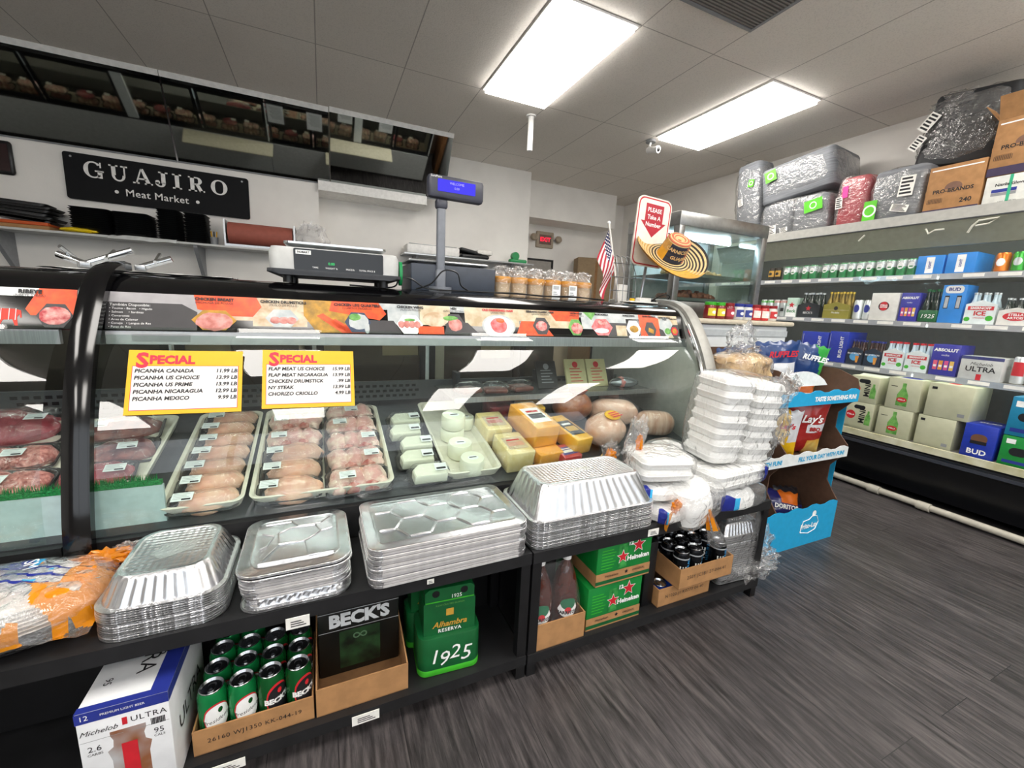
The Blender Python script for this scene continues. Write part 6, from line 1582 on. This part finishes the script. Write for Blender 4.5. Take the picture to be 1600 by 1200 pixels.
def tallblue(b, l, w, d, h, F):
    b.loft([[(px*.9, py, 0) for px, py in rrect(w*.85, .05, .02, 4)], [(px*.9, py, .0006) for px, py in rrect(w*.85, .05, .02, 4)]], INKW, F['F'] @ T3(0, h*.88, 0)); l.text('BUD', .03, NAVY, F['F'], 0, h*.88, .0014, bold=.001)
    for s in (-1, 1): b.quad(s*w*.25-.012, h*.38, s*w*.25+.012, h*.72, INKK, F['F'], .0006); b.quad(s*w*.25-.009, h*.4, s*w*.25+.009, h*.68, SILV, F['F'], .0009)
    l.text('LIGHT', .03, INKW, F['L'] @ RZ(90), h*.5, 0, .001)
cbox('tall sky-blue bottle carton leaning on the second shelf', 1.352, 1.478, ZS2, .255, .16, BLUEB, deco=tallblue)
def smirdec(b, l, w, h, F):
    b.quad(-w*.42, h*.58, w*.42, h*.74, INKR, F, .0008); l.text('SMIRNOFF', w*.145, INKW, F, 0, h*.66, .0013, bold=.0006); l.text('ICE', w*.27, INKR, F, 0, h*.44, .0013, bold=.0015); b.disc(w*.33, h*.25, w*.12, LIME, F, .0008); b.disc(-w*.38, h*.2, w*.10, LIME, F, .0008); l.text('ORIGINAL', w*.085, INKR, F, 0, h*.26, .001)
ICEG = mat('clear_ice_bottle', '#c7dbe4', .15, coat=.5); SMS = mat('smirnoff_sleeve', '#dde6e6', .4)
sixpack('white bottle pack with red banner and lime, on the second shelf', 1.195, 1.345, ZS2, .20, .155, ICEG, CW, SMS, smirdec, 'white red-banner bottle packs')
sixpack('white bottle pack with red oval emblem at the right edge of the second shelf', 1.03, 1.19, ZS2, .165, .11, DGB, CW, mat('box_offwhite', '#dcdad4', .5), lambda b, l, w, h, F: (b.disc(0, h*.5, w*.36, INKR, F, .0008, ry=h*.24), l.text('STELLA\nARTOIS', w*.13, INKW, F, 0, h*.5, .0013, bold=.0006)))
# third shelf
def budl(b, l, w, d, h, F):
    l.text('BUD LIGHT', .034, INKW, F['F'] @ RZ(90), h*.5, -w*.2, .001, bold=.001); l.text('BUD LIGHT', .03, INKW, F['L'] @ RZ(90), h*.5, 0, .001, bold=.001)
    b.quad(-w*.45, .02, -w*.43, h-.02, SILV, F['F'], .0006)
ROYB = mat('box_royal_blue', '#2339a8', .35, var=.08)
cbox('wide royal blue beer box at the left of the third shelf', 2.115, 2.335, ZS3, .235, .26, ROYB, 3.87, budl, 'royal blue beer boxes'); cbox('narrow royal blue beer box second on the third shelf', 1.965, 2.11, ZS3, .25, .26, ROYB, 3.865, budl, 'royal blue beer boxes')
def moon(b, l, w, h, F):
    b.disc(0, h*.45, w*.3, mat('moon_blue', '#5aa6d8', .4), F, .0008); b.poly([(w*.12, h*.12), (w*.24, h*.12), (w*.3, h*.5), (w*.06, h*.5)], mat('moon_orange', '#e39a3c', .4), F, .0012); l.text('BLUE MOON', w*.15, INKW, F, -w*.02, h*.62, .0016, bold=.0004)
MS = mat('moon_sleeve', '#1c2a3e', .4)
sixpack('left blue moon-print bottle pack on the third shelf', 1.845, 1.96, ZS3, .19, .14, BRB, NAVY, MS, moon, 'dark blue moon-print packs', x=3.93); sixpack('right blue moon-print bottle pack on the third shelf', 1.725, 1.84, ZS3, .19, .14, BRB, NAVY, MS, moon, 'dark blue moon-print packs', x=3.93)
sixpack('left white red-banner bottle pack on the third shelf', 1.585, 1.72, ZS3, .20, .155, ICEG, INKR, SMS, smirdec, 'white red-banner bottle packs', x=3.925); sixpack('right white red-banner bottle pack on the third shelf', 1.445, 1.58, ZS3, .20, .155, ICEG, INKR, SMS, smirdec, 'white red-banner bottle packs', x=3.92)
cbox('violet-blue box with four coloured cans printed, on the third shelf', 1.293, 1.44, ZS3, .21, .2, PURP, 3.85, absol)
def mich(b, l, w, d, h, F):
    b.quad(-w/2, h-.02, w/2, h, mat('mich_band', '#3a3f78', .4), F['F'], .0006); l.text('Michelob', .028, INKK, F['F'], 0, h*.68, .001, shear=.35); l.text('ULTRA', .045, INKK, F['F'], 0, h*.45, .001, bold=.001); b.quad(-.012, .0, .012, h*.25, INKR, F['F'], .0008)
    l.text('ULTRA', .03, GREY, F['R'], 0, h*.6, .001)
cbox('silver white beer box with black lettering on the third shelf', 1.085, 1.285, ZS3, .15, .2, mat('box_silver_white', '#c9cbc8', .4), 3.84, mich)
t = cool('can_pack', 'red and white can pack at the right edge of the third shelf', 'can pack', 3.90, 1.0, ZS3); canrow(t, 2, .033, .17, CW, lambda b, r, h: on_cyl(b, r, -140, -40, h*.3, h*.8, INKR, 8))
# deck
def mini(b, l, w, d, h, F):
    b.disc(-w*.28, h*.5, w*.17, INKR, F['F'], .0008, ry=h*.16); l.text('STELLA', w*.085, INKW, F['F'], -w*.28, h*.5, .0012, bold=.0005); l.text('MINI', h*.26, INKK, F['F'] @ RZ(90), h*.5, -w*.14, .001, bold=.001)
    b.lathe([(.018, 0), (.018, .06), (.007, .09), (.007, .11)], GREENP, F['F'] @ T3(w*.34, h*.2, 0) @ RX(-90) @ SV(1, .05, 1), 12); b.loft([[(x, y, .0) for x, y in rrect(w*.4, .03, .014, 4)], [(x, y, .0012) for x, y in rrect(w*.4, .03, .014, 4)]], INKK, F['F'] @ T3(0, h*.82, 0))
def sbig(b, l, w, d, h, F):
    b.lathe([(.032, 0), (.032, .08), (.011, .13), (.011, .165)], GREENP, F['F'] @ T3(0, h*.12, 0) @ RX(-90) @ SV(1, .04, 1), 12); b.disc(0, h*.32, .03, INKR, F['F'], .003, ry=.018); l.text('STELLA', .013, INKW, F['F'], 0, h*.32, .0034, bold=.0004); b.quad(-w*.4, h*.72, -w*.2, h*.74, INKK, F['F'], .0008); b.quad(-w*.3, -.08, w*.3, .08, NAVY, F['T'], .0006)
def plain(b, l, w, d, h, F):
    b.quad(-w*.42, h*.82, -w*.3, h*.9, INKK, F['F'], .0008); b.quad(w*.25, h*.1, w*.4, h*.2, GREY, F['F'], .0008); b.quad(-w*.2, -.05, w*.0, .05, INKR, F['T'], .0006)
PALEB = mat('box_pale_olive', '#c4c4a8', .5, col2='#b4b598', scale=8)
tf = cbox('open-flapped pale beer box, upper left on the cooler deck', 1.66, 1.85, ZS0+.212, .20, .26, PALEB, 3.775, mini, 'pale beer boxes on the cooler deck')
f = MB(); f.box(-.09, -.13, 0, .09, .02, .003, mat('flap_white', '#dedcd2', .5)); o = f.build('box_flap', tf, (0, 0, .204), (math.radians(12), 0, 0))
cbox('pale beer box with small bottle print under the open-flapped one', 1.66, 1.85, ZS0, .21, .26, PALEB, 3.775, mini, 'pale beer boxes on the cooler deck')
cbox('tall pale box with big green bottle print, on the cooler deck stack', 1.415, 1.61, ZS0+.212, .225, .26, PALEB, 3.77, sbig, 'pale beer boxes on the cooler deck'); cbox('pale bottle-print box under the tall bottle-print box', 1.43, 1.635, ZS0, .21, .26, PALEB, 3.77, sbig, 'pale beer boxes on the cooler deck')
cbox('plain pale box, top right of the deck stacks', 1.155, 1.385, ZS0+.212, .225, .26, PALEB, 3.77, plain, 'pale beer boxes on the cooler deck'); cbox('plain pale box under the top right plain box', 1.205, 1.405, ZS0, .21, .26, PALEB, 3.77, plain, 'pale beer boxes on the cooler deck')
def budd(b, l, w, d, h, F):
    b.loft([[(x, y, 0) for x, y in rrect(w*.5, .06, .028, 4)], [(x, y, .0015) for x, y in rrect(w*.5, .06, .028, 4)]], mat('handle_hole', '#6a4630', .7), F['F'] @ T3(0, h*.58, 0)); b.quad(-w*.25, h*.42, w*.25, h*.52, INKK, F['F'], .0025); l.text('BUD', .045, INKW, F['F'], 0, h*.18, .001, bold=.001); l.text('BUD', .05, INKW, F['T'], 0, 0, .001, bold=.001)
cbox('royal blue box with a handle hole at the front of the cooler deck', 1.01, 1.165, ZS0, .215, .24, ROYB, 3.762, budd)
def handle(b, l, w, d, h, F): b.loft([[(x, y, 0) for x, y in rrect(w*.4, .05, .024, 4)], [(x, y, .0015) for x, y in rrect(w*.4, .05, .024, 4)]], INKK, F['F'] @ T3(-w*.1, h*.5, 0)); b.quad(-w*.4, h*.75, -w*.2, h*.9, INKW, F['F'], .0008); b.quad(-w*.4, h*.1, w*.4, h*.2, NAVY, F['F'], .0008)
cbox('teal twelve-pack box stacked at the right edge of the cooler deck', .80, .998, ZS0+.188, .235, .24, mat('box_teal', '#1f7fa6', .4), 3.77, handle); cbox('green twelve-pack box under the teal box', .80, .998, ZS0, .185, .24, mat('box_green', '#1f8a3c', .4), 3.77, handle)

# ---- on the cooler roof
GF = mat('grey_foam', '#84878c', .6, col2='#6a6d73', scale=5, stretch=(1, 1, 22), bump=.3, bscale=20)
GFW = film('bundle_film', haze=.06, bump=1.0, bscale=26, rough=.14, ior=1.6, gain=1.9, distance=.02)
GSTK = mat('green_sticker', '#5cc328', .5); PINKS = mat('pink_sticker', '#e0409a', .5)
def bundle(label, x, y, z, w, d, hgt, mt, stick=(), seed=0, rot=(0, 0, 0), e=.42, amp=.05, cols=1, group='plastic-wrapped bundles on the cooler roof'):
    t = thing('wrapped_tray_bundle', label, 'wrapped bundle', (x, y, z), rot=(math.radians(rot[0]), math.radians(rot[1]), math.radians(-90+rot[2])), group=group)
    for c in range(cols):
        m = MB(); ww = (w-.03)/cols; m.rbox(ww-.008, d-.03, hgt-.025, .06, mt, T3(-(w-.03)/2+ww*(c+.5), 0, .006), .03, 5); m.build('tray_stack', t)
    g = MB(); bag(g, w, d, hgt, GFW, None, amp, seed, e, 8, 56, 36); g.build('plastic_wrap', t)
    for (sx, sz, sw, sh_, sm, *tx) in stick:
        l = MB(); l.box(-sw/2, -.001, -sh_/2, sw/2, .001, sh_/2, sm); G = T3(0, -.0013, 0) @ FRONT
        if sm is GSTK: l.disc(0, 0, sh_*.3, INKW, G, .0002); l.disc(0, 0, sh_*.22, GSTK, G, .0005)
        elif sm is PAPER or sm is INKW:
            for q in range(5): l.quad(-sw*.4, -sh_*.4+q*sh_*.18, sw*(.4-.1*(q % 3)), -sh_*.4+q*sh_*.18+sh_*.1, INKK, G, .0004)
        l.build('sticker', t, (sx, -d/2*(1.03), sz), (0, math.radians(tx[0] if tx else 0), 0))
    return t
ZR = 2.005
bundle('upright wrapped grey tray bundle at the far left of the cooler roof', 4.14, 3.17, ZR+.12, .30, .28, .70, GF, [(.06, .46, .06, .07, GSTK, 10), (-.05, .30, .05, .07, PAPER, -10)], 3, (0, -6, 0), .5, .07)
bundle('low wrapped grey bundle under the far left upright one', 4.12, 3.14, ZR, .36, .3, .14, GF, [], 4, (0, 0, 0))
bundle('huge wrapped grey tray bundle lying on top, with a green sticker', 4.24, 2.70, ZR+.36, .66, .56, .36, GF, [(-.20, .25, .10, .10, GSTK, -8)], 5, (0, -9, 6), .42, .05)
bundle('wrapped twin grey tray bundle under the huge one, with green sticker', 4.14, 2.66, ZR, .64, .40, .35, GF, [(.20, .23, .15, .10, GSTK, -8), (-.17, .08, .11, .08, PAPER, -4), (-.04, .065, .07, .04, PAPER, -10)], 6, (0, -2, 0), .3, .04, 2)
bundle('small wrapped bundle with red packs and a pink sticker', 4.10, 2.20, ZR, .26, .26, .44, mat('red_packs', '#b01c30', .4), [(-.045, .30, .04, .09, PINKS, -4), (-.08, .22, .05, .09, PAPER, -4)], 7, (0, 0, 0), .4, .06)
bundle('bulging wrapped grey bundle with green sticker and barcodes beside the brown box', 4.10, 1.89, ZR, .37, .32, .42, GF, [(-.14, .11, .085, .15, GSTK, 0), (.07, .25, .09, .14, PAPER, 2), (.05, .10, .11, .05, PAPER, 14)], 8, (0, 0, 0), .5, .07)
bundle('tall clear-wrapped bundle of black trays rising to the ceiling', 4.26, 1.66, ZR+.37, .50, .40, .50, mat('black_trays', '#26282b', .5, stretch=(1, 1, 20), bump=.3), [(-.20, .30, .07, .12, PAPER, 30), (-.23, .17, .06, .1, PAPER, 30)], 9, (0, 8, 0), .45, .10)
t = thing('loose_plastic', 'crumpled clear plastic gathered on top of the tall black tray bundle', 'plastic', (4.12, 1.70, 2.74)); g = MB(); crumple(g, 0, .1, GFW, T3(0, 0, .06), 33, .5, 2.6, .8, 1.3, .7); g.build('film', t)
def pro(label, x, y, z, num):
    t = thing('shipping_carton', label, 'carton', (x, y, z), -90, 'brown printed cartons on the cooler roof')
    w, d, h_ = .285, .30, .335
    b = MB(); b.rbox(w, d, h_, .004, CARD, None, .002, 2); F = T3(0, -d/2, 0) @ FRONT
    b.quad(-w/2, 0, w/2, .05, mat('carton_violet', '#3a2f4c', .5), F, .0006); b.disc(.0, .185, .045, mat('print_brown', '#7a5a4a', .6), F, .0005, ry=.035); b.quad(-w/2, .155, w/2, .175, CARD, F, .0007); b.quad(-.12, .09, -.05, .125, CARDK, F, .0006); b.quad(-w*.45, h_-.03, w*.45, h_-.022, INKW, F, .0006)
    b.build('carton_body', t, smooth=30)
    l = MB(); l.text('PRO-BRANDS', .034, INKK, F, 0, .165, .0012, bold=.001); l.text(num, .04, INKK, F, .075, .09, .0012, bold=.001); l.text('|||||||||||', .03, INKK, F, -.085, .108, .001); l.build('lettering', t, smooth=0)
    return t
pro('lower brown printed carton marked 240 on the cooler roof', 4.09, 1.558, ZR, '240')
tp = pro('upper brown printed carton with an open flap at the right edge', 4.09, 1.265, ZR+.205, '240')
f = MB(); f.box(-.14, 0, 0, .14, .004, .14, CARD); f.build('open_flap', tp, (0, -.15, .335), (math.radians(25), 0, 0)); f = MB(); f.box(0, -.15, 0, .004, .15, .13, CARD); f.build('open_flap', tp, (-.142, 0, .335), (0, math.radians(-35), 0))
t = thing('glove_carton', 'white nitrile gloves carton with green tape under the upper brown carton', 'carton', (4.10, 1.255, ZR), -90)
b = MB(); b.rbox(.29, .32, .20, .004, mat('carton_white', '#d4d5d0', .5), None, .002, 2); F = T3(0, -.16, 0) @ FRONT; b.quad(-.11, .10, -.0, .12, NAVY, F, .0006); b.quad(-.11, .08, .0, .098, GREY, F, .0006); b.quad(-.04, .02, -.025, .2, mat('tape_green', '#2fa67c', .5), F, .001); b.build('carton_body', t, smooth=30)
l = MB(); l.text('Nitrile Gloves', .024, INKK, F, -.03, .145, .0012, bold=.0006); l.text('NSF-18-PF-XL', .014, INKK, F, -.03, .04, .0012); l.build('lettering', t, smooth=0)

# ================================================================== hot food case on a white cabinet
t = thing('white_cabinet', 'white cabinet fridge under the steel hot food case', 'cabinet', (2.52, 2.19, 0))
MB().rbox(.86, .62, 1.17, .02, mat('fridge_white', '#d5d9da', .4, var=.02), T3(0, 0, .03), .01).build('body', t); MB().rbox(.90, .68, .03, .012, mat('worktop_cream', '#cfc4ae', .5), T3(0, 0, 1.203)).build('worktop', t); MB().box(-.4, -.28, 0, .4, .28, .03, BLACK).build('plinth', t)
b = MB(); b.box(-.44, -.316, 1.13, .42, -.311, 1.17, mat('grey_strip', '#b7bcbe', .4)); b.build('handle_strip', t)
t = thing('wood_post', 'brown wooden board standing between the meat case and white cabinet', 'board', (2.02, 2.02, 0)); MB().rbox(.08, .3, 1.2, .005, mat('wood_brown', '#9a6a42', .6, col2='#7d5230', scale=6, stretch=(8, 8, 1))).build('board', t)
t = hot = thing('hot_food_case', 'steel and glass hot food display case on the white cabinet', 'food warmer', (2.50, 2.36, 1.236))
W_, D_, H_ = .84, .50, .66
hs = mat('warmer_steel', '#9a9a98', .3, .85, var=.08)
fr = MB()
for sx in (-1, 1):
    for sy in (-1, 1): MB().rbox(.05, .05, H_, .004, hs, T3(sx*(W_/2-.025), sy*(D_/2-.025), 0), .002, 2).build('corner_post', t)
MB().rbox(W_, D_, .10, .004, hs, T3(0, 0, 0), .002, 2).build('base', t); MB().rbox(W_+.004, D_+.004, .085, .004, hs, T3(0, 0, H_-.085), .002, 2).build('top', t)
MB().box(-W_/2+.05, D_/2-.03, .10, W_/2-.05, D_/2-.02, H_-.085, mat('warmer_back', '#cfd8dc', .4)).build('back_wall', t)
g = MB(); g.box(-W_/2+.05, -D_/2+.012, .10, W_/2-.05, -D_/2+.016, H_-.085, GLASS); g.build('front_glass', t); g = MB(); g.box(-W_/2+.012, -D_/2+.05, .10, -W_/2+.016, D_/2-.05, H_-.085, GLASS); g.build('side_glass', t); g = MB(); g.box(W_/2-.016, -D_/2+.05, .10, W_/2-.012, D_/2-.05, H_-.085, GLASS); g.build('side_glass', t)
for z in (.115, .275): 
    m = MB(); m.box(-W_/2+.03, -D_/2+.04, z, W_/2-.03, D_/2-.04, z+.006, hs); m.box(-W_/2+.03, -D_/2+.03, z-.006, W_/2-.03, -D_/2+.04, z+.014, hs); m.build('shelf', t)
MB().rod((-W_/2+.08, 0, H_-.10), (W_/2-.08, 0, H_-.10), .018, emit('warmer_tube', '#d8ecff', HOT_LIGHT)).build('lamp', t)
for i, (z, mt, nm) in enumerate(((.283, mat('fried_food', '#b98a58', .6, col2='#e0c090', scale=40), 'pile of golden fried pieces on the upper shelf of the hot case'), (.123, mat('fried_meat', '#6e3626', .6, col2='#9a5438', scale=40), 'pile of dark fried meat chunks on the lower shelf of the hot case'))):
    m = MB(); rnd = random.Random(i+5)
    for k in range(60):
        a, r = rnd.random()*2*PI, math.sqrt(rnd.random()); m.blob(.028, .022, .02, mt, T3(-.08+.26*r*math.cos(a), -.06+.11*r*math.sin(a), .016+.05*(1-r)*rnd.random()) @ RZ(rnd.random()*180), .35, 2, k, 8, 6)
    o = m.build('fried_food', None, (2.50, 2.36, 1.236+z)); tag(o, nm, 'food', kind='stuff')
m = MB(); m.rbox(.5, .24, .012, .01, hs, None); o = m.build('food_tray', None, (2.42, 2.30, 1.352)) if False else None
t = thing('red_package', 'small bright red package on top of the hot food case', 'package', (2.62, 2.34, 1.8965), 10); MB().rbox(.2, .12, .045, .01, mat('bright_red_pack', '#e0331c', .4)).build('pack', t); m = MB(); m.disc(-.05, .025, .016, INKW, T3(0, -.0602, 0) @ FRONT); m.build('emblem', t); g = MB(); crumple(g, 0, .04, FILM, T3(.13, 0, .03), 4, .5, 3, 1, .8, .6); g.build('film_end', t)
# jars in front of the hot case
JARS = [(2.27, '#7e1c22', LIME, '#e0d23c'), (2.355, '#7e1c22', LIME, '#e0d23c'), (2.44, '#84202c', mat('lid_red', '#8a1a22', .4), '#b03040'), (2.53, '#cfd0cc', NAVY, '#2c3c8c'), (2.615, '#cfd0cc', NAVY, '#2c3c8c'), (2.70, '#c02a2a', mat('lid_red', '#8a1a22', .4), '#e8e0d8'), (2.785, '#c02a2a', mat('lid_red', '#8a1a22', .4), '#e8e0d8'), (2.87, '#d8d4cc', mat('lid_red', '#8a1a22', .4), '#c02a2a')]
JN = ['first', 'second', 'third', 'fourth', 'fifth', 'sixth', 'seventh', 'eighth']
for i, (x, bc_, lid, lb) in enumerate(JARS):
    kind = ('dark red jar with green lid', 'dark red jar with green lid', 'dark red jar with red lid', 'white and blue jar', 'white and blue jar', 'red and white jar', 'red and white jar', 'white jar with red label')[i]
    t = thing('condiment_jar', f'{kind}, {JN[i]} from left before the hot food case', 'jar', (x, 1.965, 1.2345), group='jars in front of the hot food case')
    m = MB(); m.lathe([(.034, 0), (.038, .006), (.038, .075), (.031, .086)], mat('jar_'+bc_, bc_, .25, coat=.4), None, 18); m.build('jar', t)
    m = MB(); m.lathe([(.033, .085), (.034, .088), (.034, .103), (.031, .105)], lid, None, 18); m.build('lid', t)
    m = MB(); on_cyl(m, .038, -150, -30, .018, .065, mat('jarlabel_'+lb, lb, .5), 10); on_cyl(m, .038, -115, -65, .03, .05, INKW, 8, ell, .0008); m.build('paper_label', t)

# added dark counter block to darken the view through the case's rear doors
t = thing('added_dark_counter', 'added dark counter block that darkens the view through the case rear doors', 'counter', (-.7, 4.6, 0))
MB().box(-3.3, -.28, .05, 3.2, .28, 1.14, mat('backdrop_body', '#35383a', .5, .2)).build('cabinet', t); MB().rbox(6.6, .62, .04, .01, mat('backdrop_top', '#5a5d5f', .35, .5), T3(0, 0, 1.141)).build('worktop', t); MB().box(-3.2, -.22, 0, 3.1, .25, .05, BLACK).build('plinth', t)

# ================================================================== cardboard chip display
t = disp = thing('chip_display', 'blue and white cardboard chip display at the end of the meat case', 'display stand', (0, 0, 0))
DB = mat('stand_blue', '#1f9fd0', .5, var=.04); DW = mat('stand_white', '#dfe3e2', .5); BR = mat('stand_brown', '#5a4030', .8, var=.1)
X0, X1, YF, YB = 1.82, 2.70, 1.27, 1.68
PS = [(YB, 0), (YF+.006, 0), (YF+.006, .235), (YF+.035, .27), (YF+.075, .33), (YF+.075, .42), (YF+.03, .485), (YF+.006, .50), (YF+.006, .565), (YF+.03, .59), (YF+.085, .65), (YF+.085, .74), (YF+.03, .805), (YF+.006, .825), (YF+.006, .90), (YF+.02, .945), (YF+.12, .985), (YB, 1.0)]
def side(x, mt, nm):
    m = MB(); m.loft([[(x-.004, y, z) for y, z in PS], [(x+.004, y, z) for y, z in PS]], mt); m.build(nm, t)
side(X0, BR, 'side_panel'); side(X1, BR, 'side_panel'); side(2.16, BR, 'divider_panel')
m = MB(); m.box(X0-.0065, YF+.05, 0, X0-.0045, YB, .9, DB); m.build('outer_left_face', t); m = MB(); m.box(X1+.0045, YF+.05, 0, X1+.0065, YB, .9, DB); m.build('outer_right_face', t)
MB().box(X0, YB, 0, X1, YB+.006, 1.08, BR).build('back_panel', t)
for z in (.05, .50, .82): MB().box(X0+.004, YF+.02, z, X1-.004, YB, z+.006, DW if z > .8 else BR).build('shelf', t)
def lip(z0, z1, mt, txts, tm):
    m = MB(); P = [(X0, z0)]
    P += [(X1, z0)]
    n = 22
    for i in range(n+1):
        x = X1-(X1-X0)*i/n; P.append((x, z1+(.012 if (i % 4) in (1, 2) else 0)))
    m.prism(P, .004, mt, T3(0, YF+.004, 0) @ FRONT); o = m.build('front_lip', t, smooth=30)
    l = MB()
    for s, x, z, sz in txts: l.text(s, sz, tm, T3(x, YF-.0008, z) @ FRONT, bold=.0015)
    l.build('lettering', o, smooth=0)
lip(.82, .885, DB, [('TASTE SOMETHING FUN!', 2.49, .85, .033), ('TASTE', 1.98, .85, .03)], INKW)
lip(.50, .556, DW, [('FILL YOUR DAY WITH FUN!', 2.46, .527, .033), ('DAY WITH FUN!', 2.0, .527, .033)], DB)
lip(0, .228, DB, [('Frito-Lay', 2.46, .115, .042), ('Frito-Lay', 1.98, .115, .042)], INKW)
m = MB()
for cx in (2.46, 1.98):
    P = [(cx-.075, .085), (cx-.06, .15), (cx-.01, .155), (cx+.02, .175), (cx+.06, .165), (cx+.08, .13), (cx+.06, .085), (cx, .07)]
    for i in range(len(P)):
        a, b = P[i], P[(i+1) % len(P)]; m.rod((a[0], YF-.0012, a[1]), (b[0], YF-.0012, b[1]), .002, INKW, 6)
    m.disc(cx+.03, .185, .018, INKW, T3(0, YF-.0010, 0) @ FRONT)
m.build('logo_outline', t, smooth=0)
m = MB()
def hump(x0, x1):
    P = [(x0, .0)]+[(x0+(x1-x0)*i/12, .085*math.sin(PI*i/12)**.7) for i in range(13)]+[(x1, 0)]
    m.prism([p for p in P], .004, DW, T3(0, YF+.16, .885) @ FRONT)
hump(2.2, 2.68); m.build('upper_hump', t)

# chip bags
def chipbag(label, x, y, z, w, hgt, th, matfn, texts, rot=(0, 0, 0), seed=0):
    t = thing('chip_bag', label, 'chip bag', (x, y, z), rot=tuple(math.radians(q) for q in rot), group='bags in the chip display')
    b = MB()
    for s in (-1, 1):
        def fn(u, v, s=s):
            e = math.sin(PI*min(1, max(0, v)))**.55; ed = math.sin(PI*u)**.6
            k = th/2*e*ed*(1+.25*mnoise.noise(Vector((u*4, v*4, seed))))
            wv = w*(1-.06*math.sin(PI*v)); xx = (u-.5)*wv
            return (xx, s*k+.004*mnoise.noise(Vector((u*9, v*9, seed+3))), v*hgt+.006*math.sin(u*26)*(1 if v in (0, 1) else 0))
        f = (lambda u, v: (u, v)) if s < 0 else (lambda u, v: (1-u, v))
        b.grid(lambda u, v: fn(*f(u, v)), 20, 26, INKW, None, matfn if s < 0 else (lambda u, v: matfn(.02, v)))
    b.build('bag', t)
    if texts:
        l = MB()
        for s, sx, sz, sy, mt, sh in texts: l.text(s, sz, mt, T3(0, -th/2-.004, 0) @ FRONT, sx, sy, .0, bold=.0016, shear=sh)
        l.build('lettering', t, smooth=0)
    return t
def cm_(n, c, c2=None): return mat('bag_'+n, c, .28, col2=c2, var=.08, scale=14, bump=.35, bscale=22, coat=.3)
LR, LY, LG, RB, RW, OR_, GN = cm_('red', '#a3201e'), cm_('yellow', '#e8b81c'), cm_('chips', '#d9a23a', '#e8cf7a'), cm_('ruffles_blue', '#17386e'), cm_('white', '#dcdde0'), cm_('orange', '#e07020'), cm_('green', '#2f9a3c')
chipbag('red bag of barbecue chips on the middle shelf of the chip display', 2.44, 1.40, .508, .25, .31, .10, lambda u, v: RW if (.45 < v < .62 and u > .45) else LG if v < .30 and u > .55 else LR, [("Lay's", .0, .06, .225, INKW, .2), ('BBQ', .03, .03, .165, LR, 0)], (8, 0, -22), 3)
chipbag('yellow chip bag beside the red one on the middle shelf', 2.275, 1.40, .508, .17, .27, .08, lambda u, v: RW if u > .6 and v > .35 else LG if .45 < v < .7 else LY, [("Lay's", .0, .04, .19, INKR, .2)], (8, 0, -34), 5)
chipbag('blue ridged-chip bag leaning left in the top of the display', 2.02, 1.52, .83, .19, .28, .09, lambda u, v: RB if v > .55 else cm_('bbq', '#8a2f22') if v > .32 else RW if v > .2 else cm_('blk', '#26262c'), [('RUFFLES', .0, .034, .21, INKW, .15)], (6, -12, -20), 7)
chipbag('blue and white chip bag in the middle of the display top', 2.34, 1.53, .83, .27, .30, .10, lambda u, v: RW if (.22 < v < .62 and .18 < u < .88) else RB, [('RUFFLES', .0, .046, .235, INKR, .15), ('ORIGINAL', .04, .026, .04, INKW, 0)], (4, -4, -18), 9)
chipbag('blue, green and orange chip bag at the right of the display top', 2.56, 1.53, .83, .21, .29, .10, lambda u, v: GN if u+.5*v > 1.05 else OR_ if v < .35 else RB, [('RUFFLES', -.0, .040, .215, INKW, .15)], (4, 10, -24), 11)
chipbag('purple blue chip bag slumped on the bottom shelf of the display', 2.42, 1.40, .06, .26, .20, .10, lambda u, v: cm_('purple', '#2a2a6a') if v < .6 or u < .4 else OR_, [('DORITOS', 0, .035, .1, INKW, .1)], (-28, 10, -20), 13)
chipbag('black and orange chip bag behind the purple one on the bottom shelf', 2.34, 1.47, .06, .24, .26, .10, lambda u, v: OR_ if abs(u-.6) < .18 and v > .35 else cm_('blk', '#26262c'), [], (-20, -14, -6), 15)
chipbag('dark chip bag at the right of the bottom display shelf', 2.58, 1.43, .06, .2, .19, .09, lambda u, v: cm_('blk', '#26262c') if v > .4 else cm_('purple', '#2a2a6a'), [], (-30, 6, -8), 17)
t = thing('brown_snack_bag', 'crumpled clear bag of golden tortilla chips at the left of the display top', 'snack bag', (1.955, 1.46, .90), group=None)
g = MB(); bag(g, .30, .2, .17, cm_('tortilla', '#a87f48', '#d6b682'), None, .13, 3, .6, 26, 60, 40); g.build('chips', t); g = MB(); bag(g, .32, .22, .185, FILM, T3(0, 0, -.003), .09, 5, .6, 9); crumple(g, 0, .08, FILM, T3(-.02, 0, .22), 8, .6, 3, .9, .7, 1.2); crumple(g, 0, .06, FILM, T3(.06, .02, .18), 9, .6, 3, 1.4, .7, .7); g.build('clear_bag', t)
t = thing('clear_bag_end', 'clear bag with orange print slumped against the blue display base', 'bag', (1.93, 1.21, .0), 0)
g = MB(); crumple(g, 0, .085, FILM, T3(.0, 0, .13) @ RY(20), 41, .5, 2.4, .9, .55, 1.2); g.build('film', t); g = MB(); crumple(g, 0, .05, FORANGE, T3(-.03, 0, .19), 43, .5, 2.4, .9, .6, .8); g.build('orange_print', t)
